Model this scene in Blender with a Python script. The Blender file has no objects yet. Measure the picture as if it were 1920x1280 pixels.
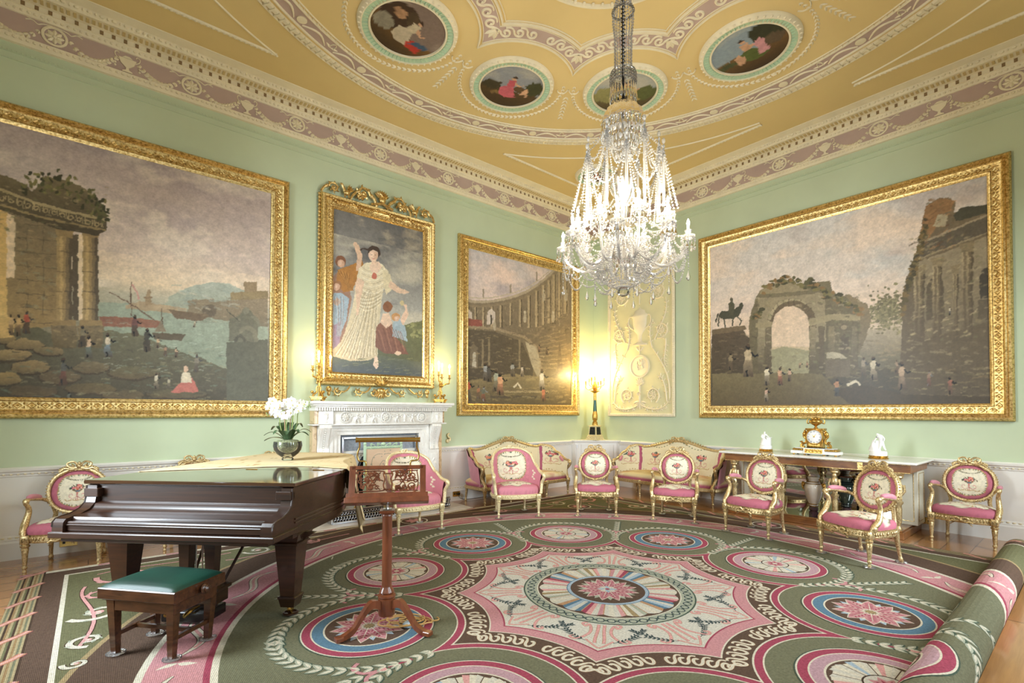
import bpy, bmesh, math, random
import numpy as np
from math import sin, cos, pi, radians, sqrt, atan2, hypot
from mathutils import Vector, Matrix, noise as mnoise

random.seed(7)
SC = bpy.context.scene
COL = SC.collection
RX0, RX1, RY0, RY1 = -1.65, 8.41, -1.90, 7.197      # room shell
CEIL = 5.84
CX, CY = 3.38, 2.74                                  # carpet centre
DX, DY = 3.43, 2.65                                  # ceiling centre

# ------------------------------------------------------------------ camera
cd = bpy.data.cameras.new('camera')
cam = bpy.data.objects.new('camera', cd)
COL.objects.link(cam)
cd.sensor_width = 36.0
cd.lens = 934.86 / 1920 * 36.0
cd.shift_y = (753.99 - 640.0) / 1920
cd.clip_start = 0.02
_yaw, _pit, _rol = radians(49.849), radians(1.138), radians(0.183)
_F = Vector((cos(_yaw) * cos(_pit), sin(_yaw) * cos(_pit), sin(_pit)))
_R = Vector((sin(_yaw), -cos(_yaw), 0))
_U = _R.cross(_F)
_R2 = _R * cos(_rol) + _U * sin(_rol)
_U2 = _U * cos(_rol) - _R * sin(_rol)
cam.matrix_world = Matrix(((_R2.x, _U2.x, -_F.x, 0), (_R2.y, _U2.y, -_F.y, 0), (_R2.z, _U2.z, -_F.z, 1.52), (0, 0, 0, 1)))
SC.camera = cam

# ------------------------------------------------------------------ world, exposure, daylight
w = bpy.data.worlds.new('sky'); SC.world = w; w.use_nodes = True
w.node_tree.nodes['Background'].inputs[0].default_value = (0.62, 0.75, 0.95, 1)
w.node_tree.nodes['Background'].inputs[1].default_value = 0.6
SC.view_settings.view_transform = 'Standard'
SC.view_settings.look = 'None'
SC.view_settings.gamma = 1.0
SC.view_settings.use_curve_mapping = False
SC.view_settings.exposure = 1.02
try:
    SC.cycles.use_denoising = True
    SC.cycles.max_bounces = 8
    SC.cycles.diffuse_bounces = 4
    SC.cycles.glossy_bounces = 4
    SC.cycles.transmission_bounces = 6
    SC.cycles.transparent_max_bounces = 24
    SC.cycles.sample_clamp_indirect = 6.0
    SC.cycles.caustics_reflective = False
    SC.cycles.caustics_refractive = False
except Exception:
    pass

def area_light(name, loc, rot, sx, sy, power, col):
    l = bpy.data.lights.new(name, 'AREA'); l.shape = 'RECTANGLE'; l.size = sx; l.size_y = sy
    l.energy = power; l.color = col; l.spread = radians(125)
    o = bpy.data.objects.new(name, l); o.location = loc; o.rotation_euler = rot; COL.objects.link(o)
    return o
# daylight through the three tall windows of wall_south and the two of wall_west (behind the camera)
WIN_S = [(-0.1, 1.1), (2.9, 1.1), (5.9, 1.1)]          # centre x, width
WIN_W = [(0.6, 1.1), (4.6, 1.1)]                        # centre y, width
WZ0, WZ1 = 0.95, 4.1
for (cx_, w_), pw_ in zip(WIN_S, (4, 38, 92)):
    area_light('daylight', (cx_, RY0 - 0.06, (WZ0 + WZ1) / 2), (radians(66), 0, 0), w_, WZ1 - WZ0, pw_, (0.80, 0.91, 1.0))
for (cy_, w_), pw_ in zip(WIN_W, (8, 120)):
    area_light('daylight', (RX0 - 0.06, cy_, (WZ0 + WZ1) / 2), (radians(66), 0, radians(-90)), w_, WZ1 - WZ0, pw_, (0.80, 0.91, 1.0))
def point_light(loc, power, col=(1, 0.80, 0.52), rad=0.015, name='bulb_light'):
    l = bpy.data.lights.new(name, 'POINT'); l.energy = power; l.color = col; l.shadow_soft_size = rad
    o = bpy.data.objects.new(name, l); o.location = loc; COL.objects.link(o); return o

# ------------------------------------------------------------------ colour + material helpers
def lin(c):
    """'#rrggbb' or 0..255 triple -> linear rgb"""
    if isinstance(c, str):
        c = [int(c[i:i + 2], 16) for i in (1, 3, 5)]
    out = []
    for v in c:
        v = v / 255.0
        out.append(v / 12.92 if v <= 0.04045 else ((v + 0.055) / 1.055) ** 2.4)
    return tuple(out)

class NT:
    def __init__(s, name):
        s.m = bpy.data.materials.new(name); s.m.use_nodes = True
        s.t = s.m.node_tree; s.b = s.t.nodes['Principled BSDF']; s.out = s.t.nodes['Material Output']
    def n(s, typ, **kw):
        nd = s.t.nodes.new(typ)
        for k, v in kw.items():
            if k.startswith('i_'):
                k = k[2:]; k = int(k) if k.isdigit() else k
                nd.inputs[k].default_value = v
            else:
                setattr(nd, k, v)
        return nd
    def l(s, a, b):
        s.t.links.new(a, b)
    def coord(s, kind='Object', scale=(1, 1, 1), rot=(0, 0, 0)):
        tc = s.n('ShaderNodeTexCoord'); mp = s.n('ShaderNodeMapping')
        mp.inputs['Scale'].default_value = scale; mp.inputs['Rotation'].default_value = rot
        s.l(tc.outputs[kind], mp.inputs['Vector']); return mp.outputs['Vector']
    def noise(s, vec, scale, detail=3, rough=0.55, dist=0.0):
        t = s.n('ShaderNodeTexNoise'); t.inputs['Scale'].default_value = scale; t.inputs['Detail'].default_value = detail
        t.inputs['Roughness'].default_value = rough; t.inputs['Distortion'].default_value = dist
        s.l(vec, t.inputs['Vector']); return t.outputs['Fac']
    def ramp(s, fac, stops, interp='LINEAR'):
        r = s.n('ShaderNodeValToRGB'); e = r.color_ramp.elements; r.color_ramp.interpolation = interp
        while len(e) < len(stops): e.new(0.5)
        for el, (p, c) in zip(e, stops):
            el.position = p; el.color = (*c, 1)
        s.l(fac, r.inputs['Fac']); return r.outputs['Color']
    def mix(s, fac, a, b, mode='MIX'):
        m = s.n('ShaderNodeMix', data_type='RGBA', blend_type=mode)
        for sock, v in ((0, fac), (6, a), (7, b)):
            if hasattr(v, 'links') or hasattr(v, 'is_output'):
                s.l(v, m.inputs[sock])
            elif sock == 0:
                m.inputs[0].default_value = v
            else:
                m.inputs[sock].default_value = (*v, 1)
        return m.outputs[2]
    def bump(s, h, strength=0.3, dist=0.01):
        b = s.n('ShaderNodeBump'); b.inputs['Strength'].default_value = strength; b.inputs['Distance'].default_value = dist
        s.l(h, b.inputs['Height']); s.l(b.outputs['Normal'], s.b.inputs['Normal'])
    def set(s, **kw):
        names = dict(col='Base Color', rough='Roughness', metal='Metallic', spec='Specular IOR Level', coat='Coat Weight', coatr='Coat Roughness',
                     trans='Transmission Weight', ior='IOR', sheen='Sheen Weight', ecol='Emission Color', est='Emission Strength', alpha='Alpha', sss='Subsurface Weight')
        for k, v in kw.items():
            inp = s.b.inputs[names[k]]
            if hasattr(v, 'is_output'):
                s.l(v, inp)
            elif k in ('col', 'ecol'):
                inp.default_value = (*v, 1)
            else:
                inp.default_value = v
        return s

def simple(name, c, rough=0.5, metal=0.0, var=0.06, nscale=8, bump=0.0, bscale=40, bdist=0.004, **kw):
    s = NT(name); v = s.coord(); c = lin(c) if not isinstance(c, tuple) else c
    f = s.noise(v, nscale, 4)
    c0 = tuple(x * (1 - var * 2) for x in c); c1 = tuple(min(1, x * (1 + var * 2)) for x in c)
    s.set(col=s.ramp(f, [(0.3, c0), (0.7, c1)]), rough=rough, metal=metal, **kw)
    if bump:
        s.bump(s.noise(v, bscale, 5), bump, bdist)
    return s.m

MAT = {}
MAT['wall_green'] = simple('wall_green', '#c0cba9', rough=0.6, var=0.025, nscale=1.2)
MAT['ceiling_yellow'] = simple('ceiling_yellow', '#dcc184', rough=0.7, var=0.02, nscale=1)
MAT['plaster'] = simple('plaster_cream', '#e6d9b8', rough=0.6, var=0.03, nscale=5)
MAT['plaster_panel'] = simple('plaster_panel', '#d9d0a2', rough=0.6, var=0.02, nscale=5)
MAT['pink_plaster'] = simple('plaster_pink', '#b89f92', rough=0.7, var=0.03, nscale=3)
MAT['dado'] = simple('dado_paint', '#e9e5dc', rough=0.4, var=0.015, nscale=2)
MAT['white_marble'] = NT('white_marble').m
def _marble(m, base, vein):
    s = NT.__new__(NT); s.m = m; s.t = m.node_tree; s.b = s.t.nodes['Principled BSDF']
    v = s.coord(); f = s.noise(v, 3.5, 8, 0.65, 1.5)
    s.set(col=s.ramp(f, [(0.0, lin(base)), (0.46, lin(base)), (0.5, lin(vein)), (0.54, lin(base)), (1, lin(base))]), rough=0.28, coat=0.2)
_marble(MAT['white_marble'], '#f0ece3', '#e8e2d7')
MAT['jasper'] = NT('tan_marble').m
_marble(MAT['jasper'], '#d8bb92', '#b08e6b')
MAT['grey_stone'] = simple('grey_slate', '#8d9299', rough=0.5, var=0.12, nscale=30)
MAT['hearth'] = simple('hearth_stone', '#d8cfc0', rough=0.35, var=0.05, nscale=6)
MAT['iron'] = simple('black_iron', '#2b2a2a', rough=0.45, metal=0.6, var=0.1, bump=0.2)
MAT['steel'] = simple('polished_steel', '#c9ccd1', rough=0.22, metal=1.0, var=0.03)
MAT['brass'] = simple('brass', '#d9b66a', rough=0.22, metal=1.0, var=0.05)
MAT['black'] = simple('black_lacquer', '#1a1715', rough=0.25, var=0.02)
MAT['white_plastic'] = simple('white_plastic', '#e9ecf0', rough=0.3, var=0.01)
MAT['blue_plastic'] = simple('pale_plastic', '#b9cfdf', rough=0.3, var=0.01)
MAT['biscuit'] = simple('white_biscuit', '#f3f1ec', rough=0.45, var=0.01)
def gold(name, hi='#e6c681', lo='#94703a', scale=55, rough=0.33, bump=0.5, metal=0.85):
    s = NT(name); v = s.coord(); f = s.noise(v, scale, 5, 0.6); f2 = s.noise(v, scale * 0.3, 3)
    c = s.ramp(f, [(0.32, lin(lo)), (0.55, lin(hi)), (0.8, lin('#f5e2b4'))])
    s.set(col=c, rough=rough, metal=metal); s.bump(f, bump, 0.004); return s.m
MAT['gold'] = gold('gilt_frame', scale=45)
MAT['gold_chair'] = gold('gilt_chair', '#dcc492', '#937447', 70, 0.38, 0.4, 0.7)
MAT['gold_pale'] = gold('gilt_cream', '#efe0b4', '#c9ae74', 70, 0.4, 0.3, 0.35)
MAT['ormolu'] = gold('ormolu', '#dcae55', '#7a531f', 90, 0.28, 0.5, 0.9)
def wood(name, c0, c1, scale=(1, 1, 1), rough=0.25, coat=0.6, ring=9):
    s = NT(name); v = s.coord('Object', scale); f = s.noise(v, ring, 6, 0.6, 0.6)
    s.set(col=s.ramp(f, [(0.28, lin(c0)), (0.72, lin(c1))]), rough=rough, coat=coat, coatr=0.08); s.bump(f, 0.05, 0.002); return s.m
MAT['piano_wood'] = wood('piano_rosewood', '#1a0d07', '#3a200f', (0.6, 6, 14), 0.34, 0.25, 4)
MAT['piano_lid'] = wood('piano_lid_veneer', '#24140b', '#442a18', (0.6, 6, 14), 0.05, 1.0, 4)
MAT['stool_wood'] = wood('stool_mahogany', '#2c170c', '#5d3a22', (1.5, 9, 9), 0.3, 0.4, 4)
MAT['stand_wood'] = wood('stand_mahogany', '#5a2e18', '#84492c', (5, 5, 1), 0.3, 0.4, 4)
MAT['table_wood'] = wood('table_satinwood', '#6b3f20', '#a06a38', (3, 1, 3), 0.3, 0.4, 5)
MAT['leather'] = simple('green_leather', '#123a2d', rough=0.5, var=0.2, nscale=2.5, bump=0.1, bscale=200, bdist=0.001, coat=0.1)

def vcol(name, rough=0.7, weave=None, noise_amt=0.12, nscale=60, coat=0.0, coatr=0.2, bump=0.15, bdist=0.002, spec=0.3):
    """material that reads the drawn colours of the object (attribute Col)"""
    s = NT(name); a = s.n('ShaderNodeVertexColor'); a.layer_name = 'Col'
    v = s.coord(); f = s.noise(v, nscale, 5, 0.65)
    g = s.ramp(f, [(0.25, (1 - noise_amt * 1.6,) * 3), (0.75, (1 + noise_amt,) * 3)])
    c = s.mix(1.0, a.outputs['Color'], g, 'MULTIPLY')
    s.set(col=c, rough=rough, coat=coat, coatr=coatr, spec=spec)
    if weave:
        wv = s.n('ShaderNodeTexWave', i_Scale=weave); wv.inputs['Distortion'].default_value = 1.5; wv.inputs['Detail'].default_value = 2
        s.l(v, wv.inputs['Vector']); h = s.mix(0.5, wv.outputs['Color'], g); s.bump(h, bump, bdist)
    elif bump:
        s.bump(f, bump, bdist)
    return s.m
MAT['oil'] = vcol('oil_paint', 0.5, nscale=25, noise_amt=0.10, coat=0.35, coatr=0.32, bump=0.12, bdist=0.002)
MAT['wool'] = vcol('wool_pile', 0.95, weave=38, noise_amt=0.22, nscale=70, bump=0.6, bdist=0.004, spec=0.1)
MAT['tapestry'] = vcol('tapestry_weave', 0.85, weave=60, noise_amt=0.07, nscale=120, bump=0.3, bdist=0.002, spec=0.2)
MAT['paintwork'] = vcol('painted_plaster', 0.65, noise_amt=0.03, nscale=8, bump=0)

# floor: long boards
def floor_mat():
    s = NT('floorboards'); v = s.coord('Object')
    br = s.n('ShaderNodeTexBrick'); br.offset = 0.4; br.inputs['Scale'].default_value = 1.0
    br.inputs['Brick Width'].default_value = 2.6; br.inputs['Row Height'].default_value = 0.24
    br.inputs['Mortar Size'].default_value = 0.004; br.inputs['Mortar Smooth'].default_value = 0.1; br.inputs['Bias'].default_value = 0
    br.inputs['Color1'].default_value = (*lin('#b5814f'), 1); br.inputs['Color2'].default_value = (*lin('#94643b'), 1); br.inputs['Mortar'].default_value = (*lin('#2c1c10'), 1)
    s.l(v, br.inputs['Vector'])
    v2 = s.coord('Object', (0.7, 12, 1)); f = s.noise(v2, 3, 7, 0.65, 0.4)
    g = s.ramp(f, [(0.2, (0.72,) * 3), (0.8, (1.15,) * 3)])
    s.set(col=s.mix(1.0, br.outputs['Color'], g, 'MULTIPLY'), rough=0.24, coat=0.5, coatr=0.12)
    s.bump(br.outputs['Fac'], 0.25, -0.003); return s.m
MAT['floor'] = floor_mat()
def emis(name, c, st):
    s = NT(name); s.set(col=(1, 1, 1), ecol=c, est=st); return s.m
MAT['bulb_warm'] = emis('candle_bulb_glow', (1.0, 0.82, 0.50), 22)
MAT['bulb_white'] = emis('crystal_bulb_glow', (1.0, 0.90, 0.74), 40)
def crystal(name, tint, mixv, ior=1.9):
    s = NT(name); t = s.t; g = s.n('ShaderNodeBsdfGlossy'); g.inputs['Roughness'].default_value = 0.06
    g.inputs['Color'].default_value = (1, 0.98, 0.95, 1)
    tr = s.n('ShaderNodeBsdfTransparent'); tr.inputs['Color'].default_value = (*tint, 1)
    tl = s.n('ShaderNodeBsdfTranslucent'); tl.inputs['Color'].default_value = (1, 0.97, 0.92, 1)
    df = s.n('ShaderNodeBsdfDiffuse'); df.inputs['Color'].default_value = (0.96, 0.95, 0.93, 1)
    fr = s.n('ShaderNodeFresnel'); fr.inputs['IOR'].default_value = ior
    m0 = s.n('ShaderNodeMixShader', i_0=0.5); s.l(tl.outputs[0], m0.inputs[1]); s.l(df.outputs[0], m0.inputs[2])
    m1 = s.n('ShaderNodeMixShader', i_0=mixv); s.l(tr.outputs[0], m1.inputs[1]); s.l(m0.outputs[0], m1.inputs[2])
    m2 = s.n('ShaderNodeMixShader'); s.l(fr.outputs[0], m2.inputs[0]); s.l(m1.outputs[0], m2.inputs[1]); s.l(g.outputs[0], m2.inputs[2])
    s.l(m2.outputs[0], s.out.inputs['Surface']); return s.m
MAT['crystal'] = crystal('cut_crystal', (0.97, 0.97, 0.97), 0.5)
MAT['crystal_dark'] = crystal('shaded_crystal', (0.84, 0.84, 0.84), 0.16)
MAT['clear'] = crystal('clear_plastic', (0.95, 0.96, 0.97), 0.22, 1.25)
MAT['glass_bowl'] = crystal('bowl_glass', (0.96, 0.97, 0.95), 0.04, 1.4)
MAT['mirror'] = simple('mirror_silvering', '#cfcfc8', rough=0.03, metal=1.0, var=0.0)
MAT['moss'] = simple('dried_moss', '#7b7f5e', rough=0.9, var=0.35, nscale=60, bump=0.8, bscale=80, bdist=0.01)
MAT['petal'] = simple('orchid_petal', '#fbf8f6', rough=0.5, var=0.02, sss=0.1)
MAT['petal_heart'] = simple('orchid_heart', '#d8c46a', rough=0.5)
MAT['leaf'] = simple('orchid_leaf', '#3c5236', rough=0.3, var=0.2, nscale=10)
MAT['stem'] = simple('orchid_stem', '#8b9a5c', rough=0.5)
MAT['cane'] = simple('bamboo_cane', '#b08a5c', rough=0.5)
MAT['cord'] = simple('gold_flex', '#c0975a', rough=0.6)
MAT['celadon'] = simple('cream_glaze', '#cfc4b6', rough=0.12, var=0.03, coat=0.8)
MAT['porphyry'] = simple('dark_green_glaze', '#33413a', rough=0.12, var=0.1, coat=0.8)
MAT['purple_stone'] = simple('purple_stone', '#4a3236', rough=0.2, var=0.2, nscale=40)
MAT['green_bronze'] = simple('green_bronze', '#3f5a50', rough=0.3, metal=0.5, var=0.1)
MAT['pier_white'] = simple('pier_cream', '#ded5bd', rough=0.4, var=0.02)
MAT['pink_silk'] = simple('pink_silk', '#c47a86', rough=0.6, var=0.05, nscale=14, sheen=0.3, bump=0.1, bscale=150, bdist=0.001)
# ------------------------------------------------------------------ object helpers
def tag(o, label=None, cat=None, group=None, kind=None):
    if label: o['label'] = label
    if cat: o['category'] = cat
    if group: o['group'] = group
    if kind: o['kind'] = kind
    return o
def thing(name, label, cat, loc=(0, 0, 0), rz=0.0, group=None):
    o = bpy.data.objects.new(name, None); o.empty_display_size = 0.1; COL.objects.link(o)
    o.location = loc; o.rotation_euler = (0, 0, rz)
    return tag(o, label, cat, group)
KIDS = {}
def note(o, parent):
    if parent is not None:
        o.parent = parent; KIDS.setdefault(parent.name, []).append(o)
def copy_tree(root, loc, rz, label, group=None, cat=None):
    r = root.copy(); COL.objects.link(r); r.location = loc; r.rotation_euler = (0, 0, rz)
    r['label'] = label
    if group: r['group'] = group
    for ch in KIDS.get(root.name, []):
        c = ch.copy(); COL.objects.link(c); note(c, r)
        for g in KIDS.get(ch.name, []):
            d = g.copy(); COL.objects.link(d); note(d, c)
    return r

def TR(loc=(0, 0, 0), rz=0, rx=0, ry=0, s=1):
    m = Matrix.Translation(loc) @ Matrix.Rotation(rz, 4, 'Z') @ Matrix.Rotation(ry, 4, 'Y') @ Matrix.Rotation(rx, 4, 'X')
    if s != 1:
        sv = s if hasattr(s, '__len__') else (s, s, s)
        m = m @ Matrix.Diagonal((*sv, 1))
    return m
def basis(o, x, y, z):
    return Matrix(((x[0], y[0], z[0], o[0]), (x[1], y[1], z[1], o[1]), (x[2], y[2], z[2], o[2]), (0, 0, 0, 1)))

class MB:
    """collects shapes; build() links them as ONE mesh object"""
    def __init__(s):
        s.v = []; s.f = []; s.c = []; s.M = Matrix.Identity(4); s.col = (0.8, 0.8, 0.8)
    def add(s, vs, fs, M=None, col=None):
        k = len(s.v); T = s.M @ M if M is not None else s.M
        s.v.extend([tuple(T @ Vector(p)) for p in vs])
        s.f.extend([tuple(i + k for i in f) for f in fs]); s.c.extend([col or s.col] * len(fs)); return s
    def box(s, x0, x1, y0, y1, z0, z1, M=None, ch=0.0, col=None):
        if ch <= 0:
            vs = [(x, y, z) for z in (z0, z1) for y in (y0, y1) for x in (x0, x1)]
            return s.add(vs, [(0, 2, 3, 1), (4, 5, 7, 6), (0, 1, 5, 4), (2, 6, 7, 3), (0, 4, 6, 2), (1, 3, 7, 5)], M, col)
        c = min(ch, (x1 - x0) / 2.01, (y1 - y0) / 2.01, (z1 - z0) / 2.01)
        def ring(d, z): return [(x0 + d, y0, z), (x1 - d, y0, z), (x1, y0 + d, z), (x1, y1 - d, z), (x1 - d, y1, z), (x0 + d, y1, z), (x0, y1 - d, z), (x0, y0 + d, z)]
        def inner(z): return [(x0 + c, y0 + c, z), (x1 - c, y0 + c, z), (x1 - c, y0 + c, z), (x1 - c, y1 - c, z), (x1 - c, y1 - c, z), (x0 + c, y1 - c, z), (x0 + c, y1 - c, z), (x0 + c, y0 + c, z)]
        vs = inner(z0) + ring(c, z0 + c) + ring(c, z1 - c) + inner(z1); fs = []
        for L in range(3):
            for i in range(8):
                j = (i + 1) % 8; fs.append((L * 8 + i, L * 8 + j, L * 8 + 8 + j, L * 8 + 8 + i))
        fs.append((7, 5, 3, 1)); fs.append((24, 26, 28, 30))
        return s.add(vs, fs, M, col)
    def taper(s, x, y, z0, z1, a0, b0, a1, b1, M=None, dx=0, dy=0, col=None):
        vs = [(x + i * a0, y + j * b0, z0) for j in (-1, 1) for i in (-1, 1)] + [(x + dx + i * a1, y + dy + j * b1, z1) for j in (-1, 1) for i in (-1, 1)]
        return s.add(vs, [(0, 2, 3, 1), (4, 5, 7, 6), (0, 1, 5, 4), (2, 6, 7, 3), (0, 4, 6, 2), (1, 3, 7, 5)], M, col)
    def lathe(s, prof, n=24, M=None, mod=None, col=None, a0=0, a1=2 * pi, cap=True):
        full = abs(a1 - a0 - 2 * pi) < 1e-6; m = n if full else n + 1; vs = []; fs = []
        for r, z in prof:
            for i in range(m):
                a = a0 + (a1 - a0) * i / n; rr = r * (mod(a, z) if mod else 1)
                vs.append((rr * cos(a), rr * sin(a), z))
        for L in range(len(prof) - 1):
            for i in range(n):
                j = (i + 1) % m; fs.append((L * m + i, L * m + j, (L + 1) * m + j, (L + 1) * m + i))
        if cap and full:
            fs.append(tuple(range(m - 1, -1, -1))); k = (len(prof) - 1) * m; fs.append(tuple(range(k, k + m)))
        return s.add(vs, fs, M, col)
    def tube(s, pts, r, n=8, M=None, closed=False, caps=True, flat=1.0, col=None, up=None):
        P = [Vector(p) for p in pts]; N = len(P); R = r if hasattr(r, '__len__') else [r] * N
        vs = []; fs = []; u = None
        for i in range(N):
            a = P[(i - 1) % N] if (closed or i > 0) else P[i]; b = P[(i + 1) % N] if (closed or i < N - 1) else P[i]
            t = (b - a)
            t = t.normalized() if t.length > 1e-9 else Vector((0, 0, 1))
            if up is not None:
                u = Vector(up) - t * t.dot(Vector(up)); u = u.normalized() if u.length > 1e-6 else t.orthogonal().normalized()
            elif u is None:
                u = t.orthogonal().normalized()
            else:
                u = u - t * u.dot(t); u = u.normalized() if u.length > 1e-6 else t.orthogonal().normalized()
            w_ = t.cross(u)
            for k in range(n):
                an = 2 * pi * k / n; q = P[i] + u * (cos(an) * R[i] * flat) + w_ * (sin(an) * R[i]); vs.append(tuple(q))
        for i in range(N if closed else N - 1):
            a = i * n; b = ((i + 1) % N) * n
            for k in range(n):
                fs.append((a + k, a + (k + 1) % n, b + (k + 1) % n, b + k))
        if caps and not closed:
            fs.append(tuple(range(n - 1, -1, -1))); fs.append(tuple(range((N - 1) * n, N * n)))
        return s.add(vs, fs, M, col)
    def ell(s, c, r, M=None, nu=10, nv=6, col=None):
        rx, ry, rz = r if hasattr(r, '__len__') else (r, r, r); vs = [(c[0], c[1], c[2] - rz)]; fs = []
        for j in range(1, nv):
            a = -pi / 2 + pi * j / nv
            for i in range(nu):
                b = 2 * pi * i / nu; vs.append((c[0] + rx * cos(a) * cos(b), c[1] + ry * cos(a) * sin(b), c[2] + rz * sin(a)))
        vs.append((c[0], c[1], c[2] + rz)); T = len(vs) - 1
        for i in range(nu):
            fs.append((0, 1 + (i + 1) % nu, 1 + i)); k = 1 + (nv - 2) * nu; fs.append((T, k + i, k + (i + 1) % nu))
        for j in range(nv - 2):
            for i in range(nu):
                a = 1 + j * nu + i; b = 1 + j * nu + (i + 1) % nu; fs.append((a, b, b + nu, a + nu))
        return s.add(vs, fs, M, col)
    def octa(s, c, r, h, M=None, col=None):
        """a cut bead: eight facets"""
        x, y, z = c
        return s.add([(x + r, y, z), (x, y + r, z), (x - r, y, z), (x, y - r, z), (x, y, z + h), (x, y, z - h)],
                     [(0, 1, 4), (1, 2, 4), (2, 3, 4), (3, 0, 4), (1, 0, 5), (2, 1, 5), (3, 2, 5), (0, 3, 5)], M, col)
    def prism(s, poly, h0, h1, M=None, col=None):
        """polygon in xy pushed from z=h0 to z=h1"""
        n = len(poly); vs = [(p[0], p[1], h0) for p in poly] + [(p[0], p[1], h1) for p in poly]
        fs = [tuple(range(n - 1, -1, -1)), tuple(range(n, 2 * n))] + [(i, (i + 1) % n, (i + 1) % n + n, i + n) for i in range(n)]
        return s.add(vs, fs, M, col)
    def poly(s, pts, z=0, M=None, col=None):
        return s.add([(p[0], p[1], z) for p in pts], [tuple(range(len(pts)))], M, col)
    def strip(s, A, B, z=0, M=None, col=None, closed=False):
        n = len(A); vs = [(p[0], p[1], z) for p in A] + [(p[0], p[1], z) for p in B]; m = n if closed else n - 1
        return s.add(vs, [(i, (i + 1) % n, n + (i + 1) % n, n + i) for i in range(m)], M, col)
    def ribbon(s, path, wd, z=0, h=None, M=None, col=None, closed=False):
        """flat band along a 2D path; with h a low raised moulding"""
        L, Rr = offs(path, wd, closed)
        if h is None:
            return s.strip(L, Rr, z, M, col, closed)
        W = wd if hasattr(wd, '__len__') else [wd] * len(path)
        L2, R2 = offs(path, [x * 0.45 for x in W], closed); n = len(path); vs = []
        for ring, zz in ((L, z), (L2, z + h), (R2, z + h), (Rr, z)):
            vs += [(p[0], p[1], zz) for p in ring]
        fs = []; m = n if closed else n - 1
        for k in range(3):
            for i in range(m):
                j = (i + 1) % n; fs.append((k * n + i, k * n + j, (k + 1) * n + j, (k + 1) * n + i))
        return s.add(vs, fs, M, col)
    def grid(s, fn, nu, nv, M=None, col=None, closeu=False):
        vs = [fn(i / nu, j / nv) for j in range(nv + 1) for i in range(nu + 1)]; fs = []
        for j in range(nv):
            for i in range(nu):
                a = j * (nu + 1) + i; fs.append((a, a + 1, a + nu + 2, a + nu + 1))
        return s.add(vs, fs, M, col)
    def build(s, name, mat, parent=None, loc=(0, 0, 0), rz=0, smooth=35, colors=False):
        me = bpy.data.meshes.new(name); me.from_pydata(s.v, [], s.f)
        if colors:
            at = me.color_attributes.new('Col', 'FLOAT_COLOR', 'CORNER')
            nl = np.zeros(len(me.polygons), dtype=np.int32); me.polygons.foreach_get('loop_total', nl)
            cc = np.repeat(np.array([(*c[:3], 1.0) for c in s.c], dtype=np.float32), nl, axis=0)
            at.data.foreach_set('color', cc.ravel())
        me.materials.append(mat)
        if smooth:
            me.polygons.foreach_set('use_smooth', np.ones(len(me.polygons), dtype=bool))
            me.set_sharp_from_angle(angle=radians(smooth))
        me.update()
        o = bpy.data.objects.new(name, me); COL.objects.link(o); o.location = loc; o.rotation_euler = (0, 0, rz)
        note(o, parent)
        return o

def offs(path, wd, closed=False):
    n = len(path); W = wd if hasattr(wd, '__len__') else [wd] * n; L = []; R = []
    for i in range(n):
        a = path[(i - 1) % n] if (closed or i > 0) else path[i]; b = path[(i + 1) % n] if (closed or i < n - 1) else path[i]
        dx, dy = b[0] - a[0], b[1] - a[1]; d = hypot(dx, dy) or 1; nx, ny = -dy / d * W[i] / 2, dx / d * W[i] / 2
        L.append((path[i][0] + nx, path[i][1] + ny)); R.append((path[i][0] - nx, path[i][1] - ny))
    return L, R
def arc(cx, cy, r, a0, a1, n, ry=None):
    ry = ry or r
    return [(cx + r * cos(radians(a0 + (a1 - a0) * i / n)), cy + ry * sin(radians(a0 + (a1 - a0) * i / n))) for i in range(n + 1)]
def circ(cx, cy, r, n=48, ry=None):
    return arc(cx, cy, r, 0, 360, n, ry)[:-1]
def bez(p0, p1, p2, p3, n=10):
    out = []
    for i in range(n + 1):
        t = i / n; a, b, c, d = (1 - t) ** 3, 3 * t * (1 - t) ** 2, 3 * t * t * (1 - t), t ** 3
        out.append(tuple(a * w + b * x + c * y + d * z for w, x, y, z in zip(p0, p1, p2, p3)))
    return out
def crom(P, n=6, closed=False):
    """smooth curve through points"""
    out = []; N = len(P)
    for i in range(N if closed else N - 1):
        p = [P[(i + k) % N] if closed else P[min(max(i + k, 0), N - 1)] for k in (-1, 0, 1, 2)]
        for j in range(n):
            t = j / n
            out.append(tuple(0.5 * (2 * b + (c - a) * t + (2 * a - 5 * b + 4 * c - d) * t * t + (3 * b - a - 3 * c + d) * t ** 3) for a, b, c, d in zip(*p)))
    if not closed: out.append(tuple(P[-1]))
    return out
def spiral(cx, cy, r0, r1, a0, a1, n=20):
    return [(cx + (r0 + (r1 - r0) * (i / n) ** 0.8) * cos(radians(a0 + (a1 - a0) * i / n)), cy + (r0 + (r1 - r0) * (i / n) ** 0.8) * sin(radians(a0 + (a1 - a0) * i / n))) for i in range(n + 1)]
def leaf(x, y, ang, ln, wd, n=5, curve=0.0):
    """pointed leaf outline"""
    ca, sa = cos(ang), sin(ang); A = []; B = []
    for i in range(n + 1):
        t = i / n; w_ = wd / 2 * sin(pi * t ** 0.8) ; off = curve * ln * t * t
        for s_, lst in ((1, A), (-1, B)):
            lx, ly = ln * t, s_ * w_ + off; lst.append((x + lx * ca - ly * sa, y + lx * sa + ly * ca))
    return A + B[-2:0:-1]
def rect(x0, x1, y0, y1): return [(x0, y0), (x1, y0), (x1, y1), (x0, y1)]
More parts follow.
